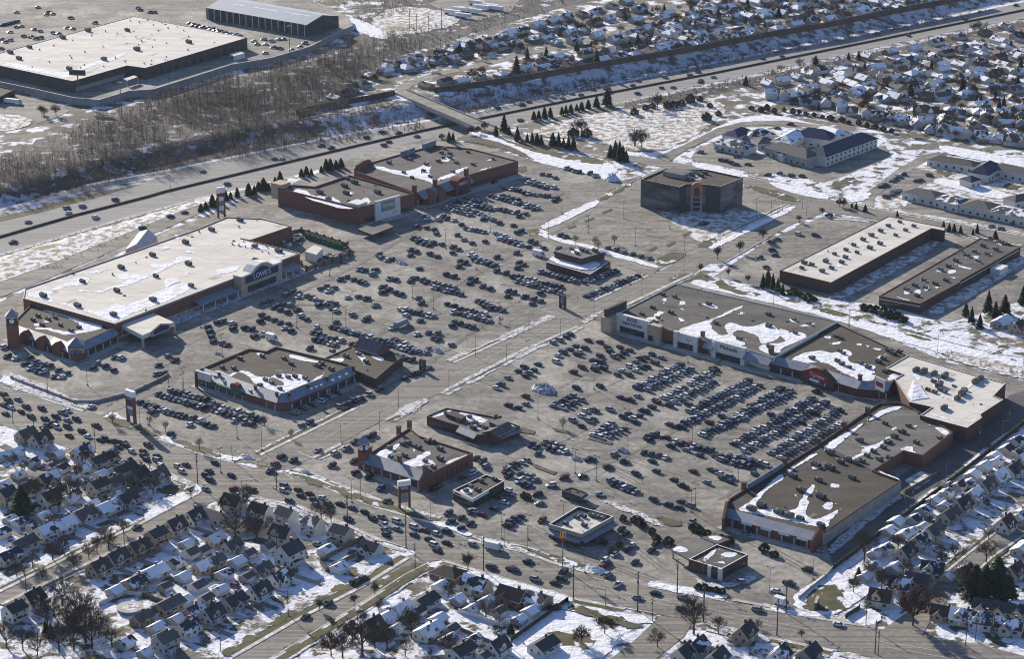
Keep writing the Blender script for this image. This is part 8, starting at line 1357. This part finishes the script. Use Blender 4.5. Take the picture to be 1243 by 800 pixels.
o = empty('tilted_sign', G(1067, 490, 0), R(-60)); prop(o, 'white framed sign board with red band standing on the strip wall', 'sign'); b = MB(); b.box((0, 0, 0), (.5, .5, 7), 'pole_metal'); link('post', b.mesh('post'), o); b = MB(); b.box((0, 0, 6.5), (6.2, .5, 6), 'sign_white'); link('board', b.mesh('board'), o); b = MB(); b.box((0, -.3, 8.3), (5.0, .1, 2.2), 'sign_red'); link('sign_band', b.mesh('sign_band'), o)
o = empty('yard_sign', G(991, 738, 0), R(75)); prop(o, 'dark monument sign on the grassy corner lawn', 'sign'); b = MB(); b.box((0, 0, 0), (6, .8, 3.2), 'dark_wall'); link('panel', b.mesh('panel'), o); b = MB(); b.box((0, 0, 3.2), (6.4, 1.1, .3), 'concrete'); link('cap', b.mesh('cap'), o)
# snow heaps
def heap(px, W, D, H, label, m='dirty_snow', seed=1):
    c = G(px[0], px[1], 0); b = MB(); n, k = 26, 8; V_ = []
    for j in range(k + 1):
        for i in range(n):
            a = 6.283 * i / n; t = j / k; q = Vector((math.cos(a) * 2 + seed * 7, math.sin(a) * 2, t * 2)); r = t * (1 + .35 * mnoise.noise(q)); h_ = H * .8 * (1 - t ** 2.6) * (1 + .75 * mnoise.noise(q * 2.1 + Vector((5, 5, 5)))); V_.append((r * W / 2 * math.cos(a), r * D / 2 * math.sin(a), max(0, h_) if j < k else -.1))
    F_ = [(j * n + i, j * n + (i + 1) % n, (j + 1) * n + (i + 1) % n, (j + 1) * n + i) for j in range(k) for i in range(n)]
    me = bpy.data.meshes.new('snow_heap'); me.from_pydata(V_, [], [f[::-1] for f in F_]); me.materials.append(MATS[m]); me.update(); o = link('snow_heap', me, None, c, B_ANG); prop(o, label, 'snow heap')
heap((660, 474), 13, 10, 3.4, 'largest ploughed snow heap in the right-hand lot', seed=2); heap((755, 548), 7, 3.5, 2.0, 'ploughed snow heap at a light pole in the right-hand lot', seed=3); heap((698, 558), 8, 3, 1.6, 'low snow heap right of the dark restaurant', seed=4); heap((530, 427), 8, 4, 1.8, 'snow heap right of the small bank', seed=5); heap((742, 218), 9, 9, 4, 'tall white snow heap at the lot corner below the pines', 'snow', 6); heap((487, 320), 9, 4, 1.6, 'snow heap at the end of the left-hand lot row', seed=7); heap((725, 706 - 12), 10, 4, 2.0, 'snow heap by the burger restaurant driveway', 'snow', 8); heap((264, 430), 6, 3, 1.2, 'snow heap above the angled shops', seed=9); heap((372, 575), 9, 3, 1.3, 'lumpy snow heap at the corner of the big junction', seed=10); heap((300, 556), 10, 4, 1.2, 'lumpy snow heap at the upper corner of the big junction', seed=11)
# yard fences, pool, wagon lot
def fence(pts, h, m, label):
    b = MB(); P = GP(pts)
    for p, q in zip(P, P[1:]): d = q - p; b.box(((p.x + q.x) / 2, (p.y + q.y) / 2, 0), (d.length, .12, h), m, math.atan2(d.y, d.x))
    prop(b.build('yard_fence'), label, 'fence')
fence([(388, 684), (440, 655), (446, 662), (440, 672), (396, 694), (388, 684)], 1.8, 'fence_wood', 'dark wooden fence around the walled yard by the main road'); fence([(556, 744), (610, 762), (616, 756)], 1.8, 'fence_white', 'pale fence across the bottom centre back yards'); fence([(620, 780), (690, 730), (690, 736)], 2.0, 'hedge', 'dark hedge-like fence beside the open snowy yard'); fence([(170, 722), (212, 738)], 1.6, 'fence_wood', 'wooden fence behind the round pool'); fence([(120, 736), (150, 722), (172, 724)], 1.6, 'fence_white', 'pale fence left of the round pool'); fence([(1026, 752), (1042, 742), (1044, 738)], 2.2, 'dark_wall', 'dark board fence beside the corner lawn house'); fence([(520, 780), (580, 800)], 1.6, 'fence_wood', 'wooden fence along the bottom edge'); fence([(530, 754), (600, 784)], 1.6, 'fence_wood', 'wooden fence behind the bottom centre garages'); fence([(256, 640), (290, 676), (320, 700)], 1.5, 'fence_wood', 'wooden fence between main road yards and side street yards')
fence([(150, 690), (196, 670)], 1.5, 'fence_wood', 'wooden fence behind the upper side street houses'); fence([(1098, 600), (1140, 576)], 1.8, 'fence_wood', 'wooden fence beside the tan yard of the service lane')
o = empty('round_pool', G(158, 741, 0)); prop(o, 'round above-ground pool under a pale cover in a snowy yard', 'pool'); b = MB(); b.tube((0, 0, 0), (0, 0, 1.3), 4.9, 4.9, 'metal_blue', 28); link('wall', b.mesh('wall'), o); b = MB(); b.tube((0, 0, 1.28), (0, 0, 1.4), 5.1, 5.1, 'concrete', 28); b.tube((.8, -.4, 1.4), (.8, -.4, 1.44), 3.2, 3.0, 'dirty_snow', 20); link('cover', b.mesh('cover'), o)
write_labels()
HAZE = MB(); HAZE.box((0, 1500, -15), (2400, 4200, 470), 'haze')
if HAZE_D > 0: prop(HAZE.build('haze'), kind='stuff')
